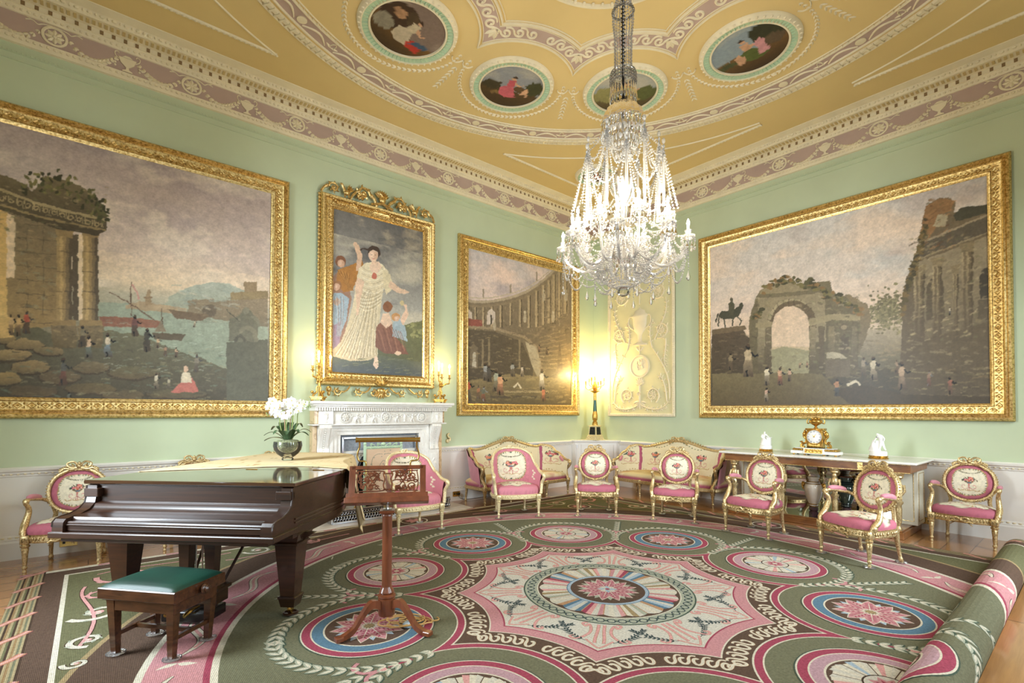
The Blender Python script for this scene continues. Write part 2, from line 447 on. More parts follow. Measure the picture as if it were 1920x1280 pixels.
def wave_unit():
    """one running scroll, in a unit cell (x along, y across)"""
    tail = bez((-0.42, 0.10), (-0.1, 0.02), (0.05, 0.10), (0.13, 0.40), 6)
    return tail + spiral(0.55, 0.52, 0.44, 0.10, 195, -250, 18)[1:]
WAVE = wave_unit()
# 3D relief leaf: raised mid rib
def relief_leaf(mb, x, y, ang, ln, wd, h, z=0, M=None, curve=0.0, n=4):
    ca, sa = cos(ang), sin(ang); vs = []; fs = []
    for i in range(n + 1):
        t = i / n; w_ = wd / 2 * max(0.02, sin(pi * min(1, t * 0.92 + 0.06))); off = curve * ln * t * t
        for s_, hh in ((-1, z), (0, z + h * (0.4 + 0.6 * sin(pi * t))), (1, z)):
            lx, ly = ln * t, s_ * w_ + off; vs.append((x + lx * ca - ly * sa, y + lx * sa + ly * ca, hh))
    for i in range(n):
        a = i * 3; fs += [(a, a + 3, a + 4, a + 1), (a + 1, a + 4, a + 5, a + 2)]
    mb.add(vs, fs, M)
def rosette(mb, x, y, r, h, n=8, M=None):
    mb.lathe([(r, 0), (r, h * 0.5), (r * 0.88, h * 0.6), (r * 0.82, h * 0.25)], 20, (M or Matrix.Identity(4)) @ TR((x, y, 0)), cap=False)
    for i in range(n):
        a = 2 * pi * i / n; relief_leaf(mb, x + cos(a) * r * 0.1, y + sin(a) * r * 0.1, a, r * 0.7, r * 0.45, h * 0.8, h * 0.1, M)
    mb.ell((x, y, h * 0.4), (r * 0.2, r * 0.2, h * 0.6), M, 8, 4)
# ------------------------------------------------------------------ room shell
def box_obj(name, x0, x1, y0, y1, z0, z1, mat, kind='structure', parent=None):
    o = MB().box(x0, x1, y0, y1, z0, z1).build(name, mat, parent)
    if parent is None: tag(o, kind=kind)
    return o
T = 0.25
box_obj('floor', RX0 - T, RX1 + T, RY0 - T, RY1 + T, -0.2, 0, MAT['floor'])
box_obj('wall_north', RX0 - T, RX1 + T, RY1, RY1 + T, 0, CEIL + .2, MAT['wall_green'])
box_obj('wall_east', RX1, RX1 + T, RY0 - T, RY1, 0, CEIL + .2, MAT['wall_green'])
# the two window walls behind the camera, with real openings
def wall_openings(name, along, wins, lo, hi, fixed0, fixed1):
    m = MB(); edges = [lo]
    for c, w_ in wins: edges += [c - w_ / 2, c + w_ / 2]
    edges.append(hi)
    def bx(a, b, z0, z1):
        if along == 'x': m.box(a, b, fixed0, fixed1, z0, z1)
        else: m.box(fixed0, fixed1, a, b, z0, z1)
    for i in range(0, len(edges), 2): bx(edges[i], edges[i + 1], 0, CEIL + .2)
    for c, w_ in wins:
        bx(c - w_ / 2, c + w_ / 2, 0, WZ0); bx(c - w_ / 2, c + w_ / 2, WZ1, CEIL + .2)
    tag(m.build(name, MAT['wall_green']), kind='structure')
wall_openings('wall_south', 'x', WIN_S, RX0 - T, RX1, RY0 - T, RY0)
wall_openings('wall_west', 'y', WIN_W, RY0, RY1, RX0 - T, RX0)
k = 0
for along, wins, f in (('x', WIN_S, RY0 - 0.02), ('y', WIN_W, RX0 - 0.02)):
    for c, w_ in wins:
        k += 1; m = MB(); a, b = c - w_ / 2, c + w_ / 2
        for u0, u1, z0, z1 in [(a - .1, a, WZ0 - .1, WZ1 + .12), (b, b + .1, WZ0 - .1, WZ1 + .12), (a, b, WZ0 - .1, WZ0), (a, b, WZ1, WZ1 + .12)] + \
                [(a + w_ * q / 3 - .012, a + w_ * q / 3 + .012, WZ0, WZ1) for q in (1, 2)] + [(a, b, WZ0 + (WZ1 - WZ0) * q / 6 - .012, WZ0 + (WZ1 - WZ0) * q / 6 + .012) for q in range(1, 6)]:
            if along == 'x': m.box(u0, u1, f, f + .06, z0, z1)
            else: m.box(f, f + .06, u0, u1, z0, z1)
        tag(m.build('window_%d' % k, MAT['dado']), kind='structure')

# ---- cornice, frieze, dado swept round the room (profiles: distance from wall, height)
def around(name, prof, mat, pad=0.0, kind='structure'):
    """profile [(d,z)] swept round the inside of the four walls with mitred corners"""
    m = MB(); cs = [(RX0, RY0, 1, 1), (RX1, RY0, -1, 1), (RX1, RY1, -1, -1), (RX0, RY1, 1, -1)]; n = len(prof)
    vs = []
    for x, y, sx, sy in cs:
        vs += [(x + sx * d, y + sy * d, z) for d, z in prof]
    fs = []
    for c in range(4):
        a = c * n; b = ((c + 1) % 4) * n
        for i in range(n - 1): fs.append((a + i, b + i, b + i + 1, a + i + 1))
    m.add(vs, fs); return tag(m.build(name, mat, smooth=0), kind=kind)
around('trim_1', [(0, 0), (.03, 0), (.03, .17), (.022, .19), (.022, .205), (.012, .215), (.01, .24), (0, .245)], MAT['dado'])            # skirting
around('trim_2', [(0, .24), (.006, .24), (.006, .84), (.018, .845), (.018, .86), (.028, .875), (.028, .89), (.05, .90), (.055, .925), (.03, .94), (0, .94)], MAT['dado'])   # dado and rail
around('trim_3', [(0, 5.135), (.010, 5.137), (.010, 5.147), (0, 5.15)], MAT['wall_green'])
around('trim_4', [(0, 5.205), (.015, 5.21), (.015, 5.232), (0, 5.236)], MAT['wall_green'])
around('trim_5', [(0, 5.305), (.035, 5.31), (.04, 5.34), (.02, 5.35), (.03, 5.395), (0, 5.40)], MAT['plaster'])
around('trim_6', [(.004, 5.39), (.004, 5.65)], MAT['pink_plaster'])                                                                     # pink frieze ground
around('trim_7', [(0, 5.635), (.02, 5.64), (.04, 5.685), (.045, 5.69), (.045, 5.705)], MAT['plaster'])
around('trim_8', [(.045, 5.70), (.06, 5.705), (.06, 5.752), (.09, 5.757), (.09, 5.76), (.19, 5.764)], MAT['plaster'])
around('trim_9', [(.19, 5.764), (.215, 5.76), (.215, 5.775), (.235, 5.80), (.25, 5.815), (.31, 5.826), (.36, 5.835), (.365, CEIL)], MAT['plaster'])
# small enrichments of the mouldings, instanced along both seen walls
def runs(step, a0=0.1):
    """positions along the walls we can see: (x,y,dirx,diry,inx,iny)"""
    out = []
    x = RX0 + a0
    while x < RX1 - 0.05: out.append((x, RY1, 1, 0, 0, -1)); x += step
    y = RY0 + a0
    while y < RY1 - 0.05: out.append((RX1, y, 0, 1, -1, 0)); y += step
    return out
def wallM(px_, py_, z, inn):
    """local frame: x along the wall, y up, z into the room"""
    if inn[1] == -1: return basis((px_, py_, z), (1, 0, 0), (0, 0, 1), (0, -1, 0))
    return basis((px_, py_, z), (0, -1, 0), (0, 0, 1), (-1, 0, 0))
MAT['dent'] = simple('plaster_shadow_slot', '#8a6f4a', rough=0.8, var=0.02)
MAT['ochre'] = simple('plaster_ochre', '#c9b27c', rough=0.7, var=0.02)
den = MB(); egg = MB(); flu = MB(); lea = MB()
for x, y, dx, dy, ix, iy in runs(0.105):
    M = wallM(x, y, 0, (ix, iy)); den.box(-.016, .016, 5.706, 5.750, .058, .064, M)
    egg.ell((0, 5.796, .237), (.026, .018, .018), M, 6, 4); egg.ell((.052, 5.796, .237), (.012, .018, .014), M, 5, 4)
for x, y, dx, dy, ix, iy in runs(0.052):
    M = wallM(x, y, 0, (ix, iy))
    flu.box(-.013, .013, 5.756, 5.768, .10, .18, M)
    lea.ell((0, 5.37, .024), (.02, .018, .012), M, 5, 4); lea.ell((0, 5.667, .034), (.018, .016, .012), M, 5, 4)
    lea.ell((0, .868, .026), (.014, .010, .008), M, 5, 4); lea.ell((.0, .222, .016), (.018, .010, .007), M, 5, 4)
tag(den.build('trim_10', MAT['dent']), kind='structure'); tag(egg.build('trim_11', MAT['plaster']), kind='structure')
tag(flu.build('trim_12', MAT['ochre']), kind='structure'); tag(lea.build('trim_13', MAT['plaster']), kind='structure')
bead = MB()
for x, y, dx, dy, ix, iy in runs(0.035): bead.ell((0, 5.22, .016), (.011, .010, .008), wallM(x, y, 0, (ix, iy)), 5, 4)
tag(bead.build('trim_14', MAT['wall_green']), kind='structure')
# frieze ornament: paterae, urns, garlands. unit 1.20 m
fr = MB()
def frieze_unit(M):
    rosette(fr, 0, 0, .098, .022, 8, M); fr.lathe([(.105, 0), (.105, .012), (.095, .014), (.092, .004)], 24, M, cap=False)
    for s_ in (-1, 1):
        fr.ribbon(crom([(s_ * .02, .105), (s_ * .09, .095), (s_ * .13, .075), (s_ * .17, .10), (s_ * .22, .085)], 4), [.012] * 17, .002, .006, M)
        fr.ribbon(crom([(s_ * .17, .10), (s_ * .21, .115)], 3), .01, .002, .006, M)
    ux = .60                                            # urn between paterae
    pr_ = [(0, -.11), (.045, -.11), (.045, -.10), (.015, -.085), (.012, -.06), (.03, -.045), (.06, -.015), (.075, .03), (.08, .045), (0, .045)]
    fr.prism([(ux + a, b) for a, b in pr_] + [(ux - a, b) for a, b in pr_[-2:0:-1]], .002, .016, M)
    fr.prism([(ux + a, b) for a, b in ((-.05, .05), (.05, .05), (.02, .075), (-.02, .075))], .002, .012, M)
    for s_ in (-1, 1):
        fr.ribbon([(ux + s_ * a, b) for a, b in crom([(.07, .02), (.105, .05), (.11, .09), (.085, .10), (.075, .08)], 4)], .011, .002, .008, M)
    for s_ in (-1, 1):
        n = 11
        for i in range(n):
            t = i / (n - 1); px_ = s_ * (.115 + t * .375); py_ = .02 - .115 * sin(pi * min(1, t * 1.02)) ** .8 - 0.01 * t
            sz = .030 + .018 * sin(pi * t); a = atan2(-.115 * pi * cos(pi * t) * 1.0, s_ * .375)
            relief_leaf(fr, px_, py_ - .01, a + .5, sz * 1.2, sz, .018, .001, M); relief_leaf(fr, px_, py_ - .01, a - .5, sz * 1.2, sz, .018, .001, M)
        for j in range(3): fr.ell((ux - s_ * .108, .0 - j * .032, .008), (.013, .015, .01), M, 6, 4)
def frieze_run(c0, step, lo, hi, fn):
    kk = math.ceil((lo - c0) / step)
    while c0 + kk * step < hi: fn(c0 + kk * step); kk += 1
frieze_run(-.36, 1.245, RX0 + .2, RX1 - .3, lambda x: frieze_unit(basis((x, RY1 - .004, 5.52), (1.03, 0, 0), (0, 0, 1), (0, -1, 0))))
frieze_run(.657, 1.325, RY0 + .2, RY1 - .3, lambda y: frieze_unit(basis((RX1 - .004, y, 5.52), (0, -1.09, 0), (0, 0, 1), (-1, 0, 0))))
tag(fr.build('trim_15', MAT['plaster']), kind='structure')
# ------------------------------------------------------------------ ceiling with its painted and moulded plaster
ceil = tag(MB().box(RX0 - T, RX1 + T, RY0 - T, RY1 + T, CEIL, CEIL + .2).build('ceiling', MAT['ceiling_yellow']), kind='structure')
CM = basis((DX, DY, CEIL), (1, 0, 0), (0, -1, 0), (0, 0, -1))        # y mirrored so z goes down
def ca(a): return -a                                                  # world angle -> local angle
flat = MB(); rel = MB()
# outer ring
R0 = 3.50
def ringband(mb, r0, r1, z, n=120): mb.strip(circ(0, 0, r0, n), circ(0, 0, r1, n), z, CM, closed=True)
def mould(r, wd, h, n=120, cx=0, cy=0, mb=None): (mb or rel).ribbon(circ(cx, cy, r, n), wd, .001, h, CM, closed=True)
ringband(flat, 3.36, 3.53, .004)
for r, wd, h in ((3.345, .03, .02), (3.30, .018, .012), (3.545, .03, .02), (3.64, .09, .018), (3.70, .02, .02)): mould(r, wd, h)
nb = 300
for i in range(nb):
    a = 2 * pi * i / nb; rel.box(3.60, 3.68, -.012, .012, .002, .028, CM @ Matrix.Rotation(a, 4, 'Z'))
    rel.ell((3.32, 0, .012), (.009, .012, .008), CM @ Matrix.Rotation(a + .01, 4, 'Z'), 5, 4)
ns = 48                                                               # swags and paterae in the pink ring
for i in range(ns):
    M = CM @ Matrix.Rotation(2 * pi * i / ns, 4, 'Z')
    if i % 2 == 0: rel.lathe([(.055, .004), (.055, .014), (.03, .018), (.0, .016)], 14, M @ TR((3.445, 0, 0)), cap=False)
    else:
        for s_ in (-1, 1): relief_leaf(rel, 3.47, 0, s_ * 1.9, .09, .03, .014, .004, M)
        rel.ribbon([(3.47, -.03), (3.40, -.025), (3.37, 0), (3.40, .025), (3.47, .03)], .012, .004, .012, M)
    pth = [((3.50 - .085 * sin(pi * t)) * cos(b), (3.50 - .085 * sin(pi * t)) * sin(b)) for t, b in [(q / 8, (.018 + (2 * pi / ns - .036) * q / 8)) for q in range(9)]]
    rel.ribbon(pth, [.012, .018, .024, .028, .03, .028, .024, .018, .012], .004, .012, M)
# ten lobed running-scroll band round the centre. circles round the roundels give its outer edge
RM, NC = 2.465, 10
rc = RM * sin(radians(18)); rb = .83
def lobes(rho, n=14):
    """closed outline made of concave arcs centred on the roundels"""
    t = RM * cos(radians(18)) - sqrt(max(0, rho * rho - (RM * sin(radians(18))) ** 2)); pts = []
    for k_ in range(NC):
        cx_, cy_ = RM * cos(radians(36 * k_)), RM * sin(radians(36 * k_))
        a_end = math.degrees(atan2(RM * sin(radians(18)), t - RM * cos(radians(18))))           # angle seen from a roundel at 0 deg
        for q in range(n):
            al = radians(36 * k_ + 180 + (162 - a_end) * (1 - 2 * q / n))
            pts.append((cx_ + rho * cos(al), cy_ + rho * sin(al)))
    return pts
def fix(pts): return pts
flat.strip(fix(lobes(rb + .02, 24)), fix(lobes(rb + .20, 24)), .004, CM, closed=True)
for rho, wd, h in ((rb - .02, .025, .018), (rb + .015, .012, .012), (rb + .205, .012, .012), (rb + .235, .03, .018), (rb + .275, .012, .012)):
    L = fix(lobes(rho, 24)); rel.ribbon(L, wd, .001, h, CM, closed=True)
for k_ in range(NC):                                                  # scrolls along each arc
    cx_, cy_ = RM * cos(radians(36 * k_)), RM * sin(radians(36 * k_))
    rho0, hw = rb + .025, .17
    tt = RM * cos(radians(18)) - sqrt((rho0 + hw / 2) ** 2 - rc ** 2); half = 162 - math.degrees(atan2(rc, tt - RM * cos(radians(18))))
    nu = 3
    for side in (-1, 1):
        for u_ in range(nu):
            P = []
            for x_, y_ in WAVE:
                al = radians(36 * k_ + 180 + side * (half - 5 - (u_ + x_) * (half - 8) / nu)); rr = rho0 + hw * (1 - y_)
                P.append((cx_ + rr * cos(al), cy_ + rr * sin(al)))
            rel.ribbon(P, [.02] * 6 + [.028] * (len(P) - 6), .004, .013, CM)
    rel.ribbon(circ(cx_, cy_, .02, 6), .02, .004, .01, CM, closed=True)
    M = CM @ Matrix.Rotation(radians(36 * k_ + 18), 4, 'Z')             # palmettes in the cusps, drops outward
    for s_ in (-.5, 0, .5): relief_leaf(rel, 1.72, 0, s_, .14, .06, .016, .004, M)
    for q in range(7):
        for s_ in (-1, 1): relief_leaf(rel, 2.52 + q * .075, 0, s_ * .5, .075, .03, .012, .001, M)
    for s_ in (-1, 1):
        rel.ribbon(crom([(2.36, 0), (2.44, s_ * .05), (2.43, s_ * .12), (2.37, s_ * .15)], 4), .016, .001, .012, M)
        # garlands round the outside of each roundel
    n = 44
    for i in range(n):
        al = radians(36 * k_ - 112 + 224 * i / (n - 1)); rr = .69; x0, y0 = cx_ + rr * cos(al), cy_ + rr * sin(al)
        sz = .045 + .02 * sin(pi * i / (n - 1)); d = al + (pi / 2 if i < n / 2 else -pi / 2)
        for s_ in (-.45, .45): relief_leaf(rel, x0, y0, d + s_, sz, sz * .45, .016, .001, CM)
# centre rosette
for r, wd, h in ((.98, .05, .025), (.88, .02, .015), (.60, .03, .02), (.2, .03, .02)): mould(r, wd, h, 72)
for i in range(60):
    rel.ell((.95, 0, .012), (.03, .02, .015), CM @ Matrix.Rotation(2 * pi * i / 60, 4, 'Z'), 5, 4)
for i in range(24): relief_leaf(rel, .62, 0, 0, .22, .09, .02, .001, CM @ Matrix.Rotation(2 * pi * i / 24, 4, 'Z'))
for i in range(12): relief_leaf(rel, .22, 0, 0, .34, .14, .02, .001, CM @ Matrix.Rotation(2 * pi * i / 12, 4, 'Z'))
# corner spandrels: two enriched straight mouldings and a plain curved one
SX, SY = 4.18, 3.75
ra = 4.15
for sx in (-1, 1):
    for sy in (-1, 1):
        x_end = sqrt(ra * ra - SY * SY) ; y_end = sqrt(ra * ra - SX * SX) if ra > SX else .6
        for p, q in (((x_end, SY), (SX, SY)), ((SX, y_end), (SX, SY))):
            P = (sx * p[0], -sy * p[1]); Q = (sx * q[0], -sy * q[1]); rel.ribbon([P, Q], .05, .001, .016, CM)
            d = hypot(Q[0] - P[0], Q[1] - P[1]); n = int(d / .055)
            for i in range(n):
                t = i / n; rel.ell((P[0] + (Q[0] - P[0]) * t, P[1] + (Q[1] - P[1]) * t, .014), (.02, .02, .012), CM, 5, 4)
        b0 = atan2(y_end, SX); b1 = atan2(SY, x_end)
        rel.ribbon([(sx * ra * cos(b0 + (b1 - b0) * i / 20), -sy * ra * sin(b0 + (b1 - b0) * i / 20)) for i in range(21)], .025, .001, .014, CM)
# roundel surrounds
grn = MB()
ROUNDELS = [(RM * cos(radians(36 * k_)), -RM * sin(radians(36 * k_)), .425) for k_ in range(NC)] + [(3.52, -3.22, .26)]
for x0, y0, r in ROUNDELS:
    M = CM @ TR((x0, y0, 0))
    rel.lathe([(r + .135, .001), (r + .13, .02), (r + .115, .035), (r + .095, .05), (r + .082, .05), (r + .08, .03)], 60, M, cap=False)
    rel.lathe([(r + .015, .022), (r + .01, .034), (r - .008, .034), (r - .012, .016)], 60, M, cap=False)
    grn.lathe([(r + .083, .038), (r + .012, .022)], 60, M, cap=False)
    n = 44
    for i in range(n):
        a = 2 * pi * i / n; relief_leaf(rel, (r + .085) * cos(a), (r + .085) * sin(a), a, .042, .035, .010, .042, M)
    for i in range(60):
        a = 2 * pi * i / 60; grn.box(r + .018, r + .078, -.005, .005, .030, .042, M @ Matrix.Rotation(a, 4, 'Z'))
tag(flat.build('trim_16', MAT['pink_plaster']), kind='structure')
tag(rel.build('trim_17', MAT['plaster']), kind='structure')
MAT['pale_green'] = simple('plaster_pale_green', '#b9cfae', rough=0.6, var=0.02)
tag(grn.build('trim_18', MAT['pale_green']), kind='structure')
# ------------------------------------------------------------------ the great round-patterned carpet
CR = dict(olive='#737159', olive2='#6d6a4c', brown='#5f4b3e', cream='#d6ccb6', field='#cdc6b6', crim='#a0495a', pink='#c48b8c', mauve='#b8949a', blue='#5f7d90',
          ink='#3f4a50', tan='#b98f6a', rose='#d69c96', leafc='#a9ab96', ltblue='#a5b4be', dark='#49392d', sand='#a08a64', reed='#a3926e', tan2='#8f7350', green='#4c5a4c')
CR = {k: tuple(x * .92 for x in lin(v)) for k, v in CR.items()}
PAT = []
def E(poly, col, layer): PAT.append((poly, CR[col] if isinstance(col, str) else col, layer))
def Est(A, B, col, layer, closed=False):
    n = len(A)
    for i in range(n if closed else n - 1):
        j = (i + 1) % n; E([A[i], A[j], B[j], B[i]], col, layer)
def Erib(path, wd, col, layer, closed=False):
    L, R = offs(path, wd, closed); Est(L, R, col, layer, closed)
def outl(path, wd, col, edge, layer, e=.012, closed=False):
    W = wd if hasattr(wd, '__len__') else [wd] * len(path)
    Erib(path, [x + e for x in W], edge, layer, closed); Erib(path, W, col, layer + 1, closed)
def P2(r, a, c=(CX, CY)): return (c[0] + r * cos(a), c[1] + r * sin(a))
def ring(c, r0, r1, col, layer, n=72, wob=0): Est([P2(r0, 2 * pi * i / n, c) for i in range(n)], [P2(r1, 2 * pi * i / n, c) for i in range(n)], col, layer, True)
def disc(c, r, col, layer, n=48): E([P2(r, 2 * pi * i / n, c) for i in range(n)], col, layer)
C0 = (CX, CY); EX0, EX1, EY0, EY1 = -.475, 7.26, -1.3, 6.42
# grounds
E(rect(EX0, EX1, EY0, EY1), 'brown', 0)
# reeded outer border bound with pink ribbon, at the west and east ends
rr_ = random.Random(3)
for x0, x1 in ((EX0, EX0 + .175), (EX1 - .14, EX1)):
    n = 14
    for i in range(n):
        a = x0 + (x1 - x0) * i / n; E(rect(a, a + (x1 - x0) / n, EY0, EY1), ['reed', 'olive', 'reed', 'dark', 'tan2', 'reed', 'olive2', 'dark', 'reed', 'tan2'][i % 10], 1)
    y = EY0
    while y < EY1 - .1:
        q_ = [(x0 + .002 + (x1 - x0 - .004) * t / 6, y + .20 * t / 6 + .012 * sin(t)) for t in range(7)]; Erib(q_, .055, 'crim', 2); Erib(q_, .043, 'tan', 3); Erib(q_, .018, 'rose', 4); y += .42
for y0, y1 in ((EY1 - .07, EY1),):
    E(rect(EX0, EX1, y0, y1), 'cream', 1); x = EX0
    while x < EX1: E(rect(x, x + .16, y0 + .01, y1 - .01), 'pink', 2); x += .55
# olive spandrels with scrolls, outside the brown ring
IX0, IX1, IY0, IY1 = EX0 + .34, EX1 - .32, EY0, EY1 - .26
E(rect(IX0 - .03, IX1 + .03, IY0 - .03, IY1 + .03), 'cream', 4); E(rect(IX0, IX1, IY0, IY1), 'olive2', 5)
ring_r = 3.61
disc(C0, ring_r + .035, 'sand', 6, 120); disc(C0, ring_r, 'brown', 7, 120)
for sx, sy in ((-1, 1), (1, 1)):
    bx, by = (IX0 if sx < 0 else IX1), IY1
    def S(pts): return [(bx - sx * a, by - b) for a, b in pts]
    def scroll(x, y, r, a0, a1, wd, c='cream'):
        pts = spiral(x, y, r, r * .15, a0, a1, 26); outl(S(pts), [wd * (1 - .5 * i / 26) for i in range(27)], c, 'dark', 9)
        for i in range(3, 22, 3):
            q = pts[i]; a = atan2(q[1] - y, q[0] - x); E(S(leaf(q[0], q[1], a + .9, r * .34, r * .16, 4, .3)), 'leafc' if c == 'cream' else 'rose', 11)
        Q = S(circ(x, y, r * .2, 8)); E(Q, 'rose', 12); E(S(circ(x, y, r * .1, 6)), 'cream', 13)
    for (x, y, r, a0, a1, wd, c) in ((.42, .34, .24, 200, -300, .045, 'rose'), (.98, .26, .19, -20, 420, .04, 'cream'), (.20, 1.27, .18, 160, -300, .05, 'cream'), (.22, .78, .14, 20, 430, .035, 'rose'), (1.55, .20, .15, 180, -300, .035, 'cream'),
                                     (.14, 1.82, .12, 90, 540, .04, 'cream'), (.09, 2.18, .07, 200, -250, .03, 'cream'), (2.1, .18, .12, -20, 420, .03, 'rose')):
        scroll(x, y, r, a0, a1, wd, c)
    for p in (((.2, .15), (.5, .02), (.8, .25), (1.3, .12)), ((.12, .5), (.02, .9), (.3, 1.2), (.1, 1.9)), ((1.2, .4), (1.5, .5), (2.0, .2), (2.6, .12)), ((.6, .62), (.75, .9), (.5, 1.2), (.45, 1.4))):
        outl(S(bez(*p, 14)), .022, 'rose', 'dark', 9)
# mid-side roundels in the brown ring
for x, y in ((3.45, 6.19), (6.02, 5.45), (.70, 5.35), (7.0, 2.95)):
    E(circ(x, y, .19, 30), 'cream', 14); E(circ(x, y, .17, 30), 'brown', 15)
    for i in range(8): E(leaf(x, y, i * pi / 4, .14, .07), 'rose' if i % 2 else 'pink', 16)
# great pink ring with ribbon
disc(C0, 3.27, 'cream', 17, 120); disc(C0, 3.23, 'pink', 18, 120); ring(C0, 2.89, 2.93, 'crim', 19, 120); disc(C0, 2.895, 'cream', 20, 120); disc(C0, 2.855, 'olive', 21, 120)
for k in range(20):
    a = radians(18 * k + 5); q = []
    for i in range(25):
        t = i / 24; q.append(P2(3.08 + .07 * sin(t * 2 * pi), a + t * radians(13)))
    outl(q, [.012 + .05 * sin(pi * i / 24) for i in range(25)], 'cream', 'dark', 19, .01)
    Erib([(x_, y_) for x_, y_ in q[3:-3]], [.022] * 19, 'rose', 21)
    for s_ in (-1, 1): E(leaf(*P2(3.08, a + radians(15)), a + s_ * 1.2 + pi / 2, .11, .045, 5, .3), 'cream', 20)
# the ten lobes
def clobes(rho, n=20):
    RMc = 1.96; rcc = RMc * sin(radians(18)); t = RMc * cos(radians(18)) - sqrt(max(0, rho * rho - rcc * rcc)); half = 162 - math.degrees(atan2(rcc, t - RMc * cos(radians(18)))); pts = []
    for k in range(10):
        c = P2(RMc, radians(36 * k + 18))
        for q in range(n):
            al = radians(36 * k + 18 + 180 + half * (1 - 2 * q / n)); pts.append((c[0] + rho * cos(al), c[1] + rho * sin(al)))
    return pts
def lobefill(rho, col, layer):
    pts = clobes(rho, 20)
    for i in range(len(pts)):
        E([C0, pts[i], pts[(i + 1) % len(pts)]], col, layer)
lobefill(.612, 'cream', 24); lobefill(.622, 'crim', 25); lobefill(.668, 'cream', 26); lobefill(.680, 'brown', 27)
lobefill(.845, 'cream', 28); lobefill(.855, 'pink', 29); lobefill(.945, 'crim', 30); lobefill(.957, 'cream', 31); lobefill(.962, 'field', 32)
for k in range(10):
    am = radians(36 * k + 18); c = P2(1.96, am)
    # running scroll on the brown band, mirrored about the middle of the lobe
    rho0, hw = .69, .14; t = 1.864 - sqrt((rho0 + hw / 2) ** 2 - .6057 ** 2); half = 162 - math.degrees(atan2(.6057, t - 1.864)); nu = 5
    for side in (-1, 1):
        for u_ in range(nu):
            P = []
            for x_, y_ in WAVE:
                al = am + pi + side * radians(half - 2 - (u_ + x_) * (half - 4) / nu); r_ = rho0 + hw * (1 - y_); P.append((c[0] + r_ * cos(al), c[1] + r_ * sin(al)))
            P = P[:-5]; W = [.014] * 6 + [.019] * (len(P) - 6); outl(P, W, 'cream', 'tan', 29, .005)
    # cusp tail and pink husk
    aj = radians(36 * k); Erib([P2(1.86, aj), P2(2.02, aj)], [.03, .008], 'crim', 25); E(circ(*P2(2.05, aj), .022, 8), 'rose', 26)
    for s_ in (-1, 1): outl([P2(r_, aj + d_) for r_, d_ in crom([(2.07, 0), (2.16, s_ * .012), (2.19, s_ * .05), (2.14, s_ * .075)], 4)], .026, 'pink', 'dark', 24, .008)
    def lf(x, y, a, ln, wd, la=24):
        E(leaf(x + .004, y - .006, a, ln * 1.08, wd * 1.25, 4, .1), 'green', la); E(leaf(x, y, a, ln, wd, 4, .1), 'leafc', la + 1); E(leaf(x, y, a, ln * .8, wd * .45, 3, .1), 'cream', la + 2)
    for q in range(8):                                                  # straight garland up to the ring
        x, y = P2(2.17 + q * .07, aj)
        for s_ in (-.45, .45): lf(x, y, aj + s_, .085, .034)
    n = 35                                                              # wreath round the outer side of each roundel
    for i in range(n):
        f_ = -122 + 244 * i / (n - 1); x, y = P2(.60, am + radians(f_), c); d = am + radians(f_) + (pi / 2 if i <= n / 2 else -pi / 2); sz = .075 + .03 * sin(pi * i / (n - 1))
        for s_ in (-.55, .55): lf(x, y, d + s_, sz, sz * .42)
    # roundel
    b = (k % 2 == 0)
    ring(c, .0, .452, 'cream', 34, 60) if False else disc(c, .458, 'green', 33, 60)
    disc(c, .450, 'cream', 34, 60); disc(c, .440, 'crim', 35, 60); disc(c, .386, 'cream', 36, 60); disc(c, .376, 'blue' if b else 'mauve', 37, 60); disc(c, .305, 'cream', 38, 60); disc(c, .293, 'brown', 39, 60)
    if b:
        for i in range(10):
            a = am + 2 * pi * (i + .5) / 10; E(leaf(*P2(.05, a, c), a, .19, .075, 5), 'ltblue', 40); E(leaf(*P2(.05, a, c), a, .16, .03, 4), 'cream', 41)
        for i in range(10):
            a = am + 2 * pi * i / 10; E(leaf(*P2(.03, a, c), a, .235, .115, 7), 'cream', 42); E(leaf(*P2(.04, a, c), a, .215, .098, 7), 'pink', 43)
            for s_ in (-1, 1):
                for q in range(4): x, y = P2(.07 + q * .035, a, c); E(leaf(x, y, a + s_ * .75, .045, .013, 3), 'crim', 44)
            Erib([P2(.03, a, c), P2(.2, a, c)], [.009, .003], 'cream', 45)
        disc(c, .035, 'sand', 46, 12)
    else:
        for i in range(10):
            a = am + 2 * pi * i / 10
            for q in range(4):
                a1, a2 = a + q * radians(9) - radians(18), a + (q + 1) * radians(9) - radians(18); colr = ['field', 'cream', ('ltblue' if i % 3 == 1 else 'rose' if i % 3 == 0 else 'field'), 'cream'][q]
                E([P2(.12, a1, c), P2(.262 + .012 * (q in (1, 2)), a1, c), P2(.262 + .02 * (q in (0, 1, 2)), a2, c), P2(.12, a2, c)], colr, 40)
            Erib([P2(.12, a - radians(18), c), P2(.265, a - radians(18), c)], .006, 'brown', 41)
        disc(c, .125, 'dark', 42, 30); disc(c, .115, 'field', 43, 24)
        for i in range(8): E(leaf(*c, am + i * pi / 4, .10, .05), 'pink', 44); E(leaf(*c, am + i * pi / 4, .07, .02), 'crim', 45)
        disc(c, .025, 'cream', 46, 10)
    # lyre-like candelabra and sprigs in the points of the star
    M_ = lambda r_, d_: P2(r_, aj + d_ / r_)
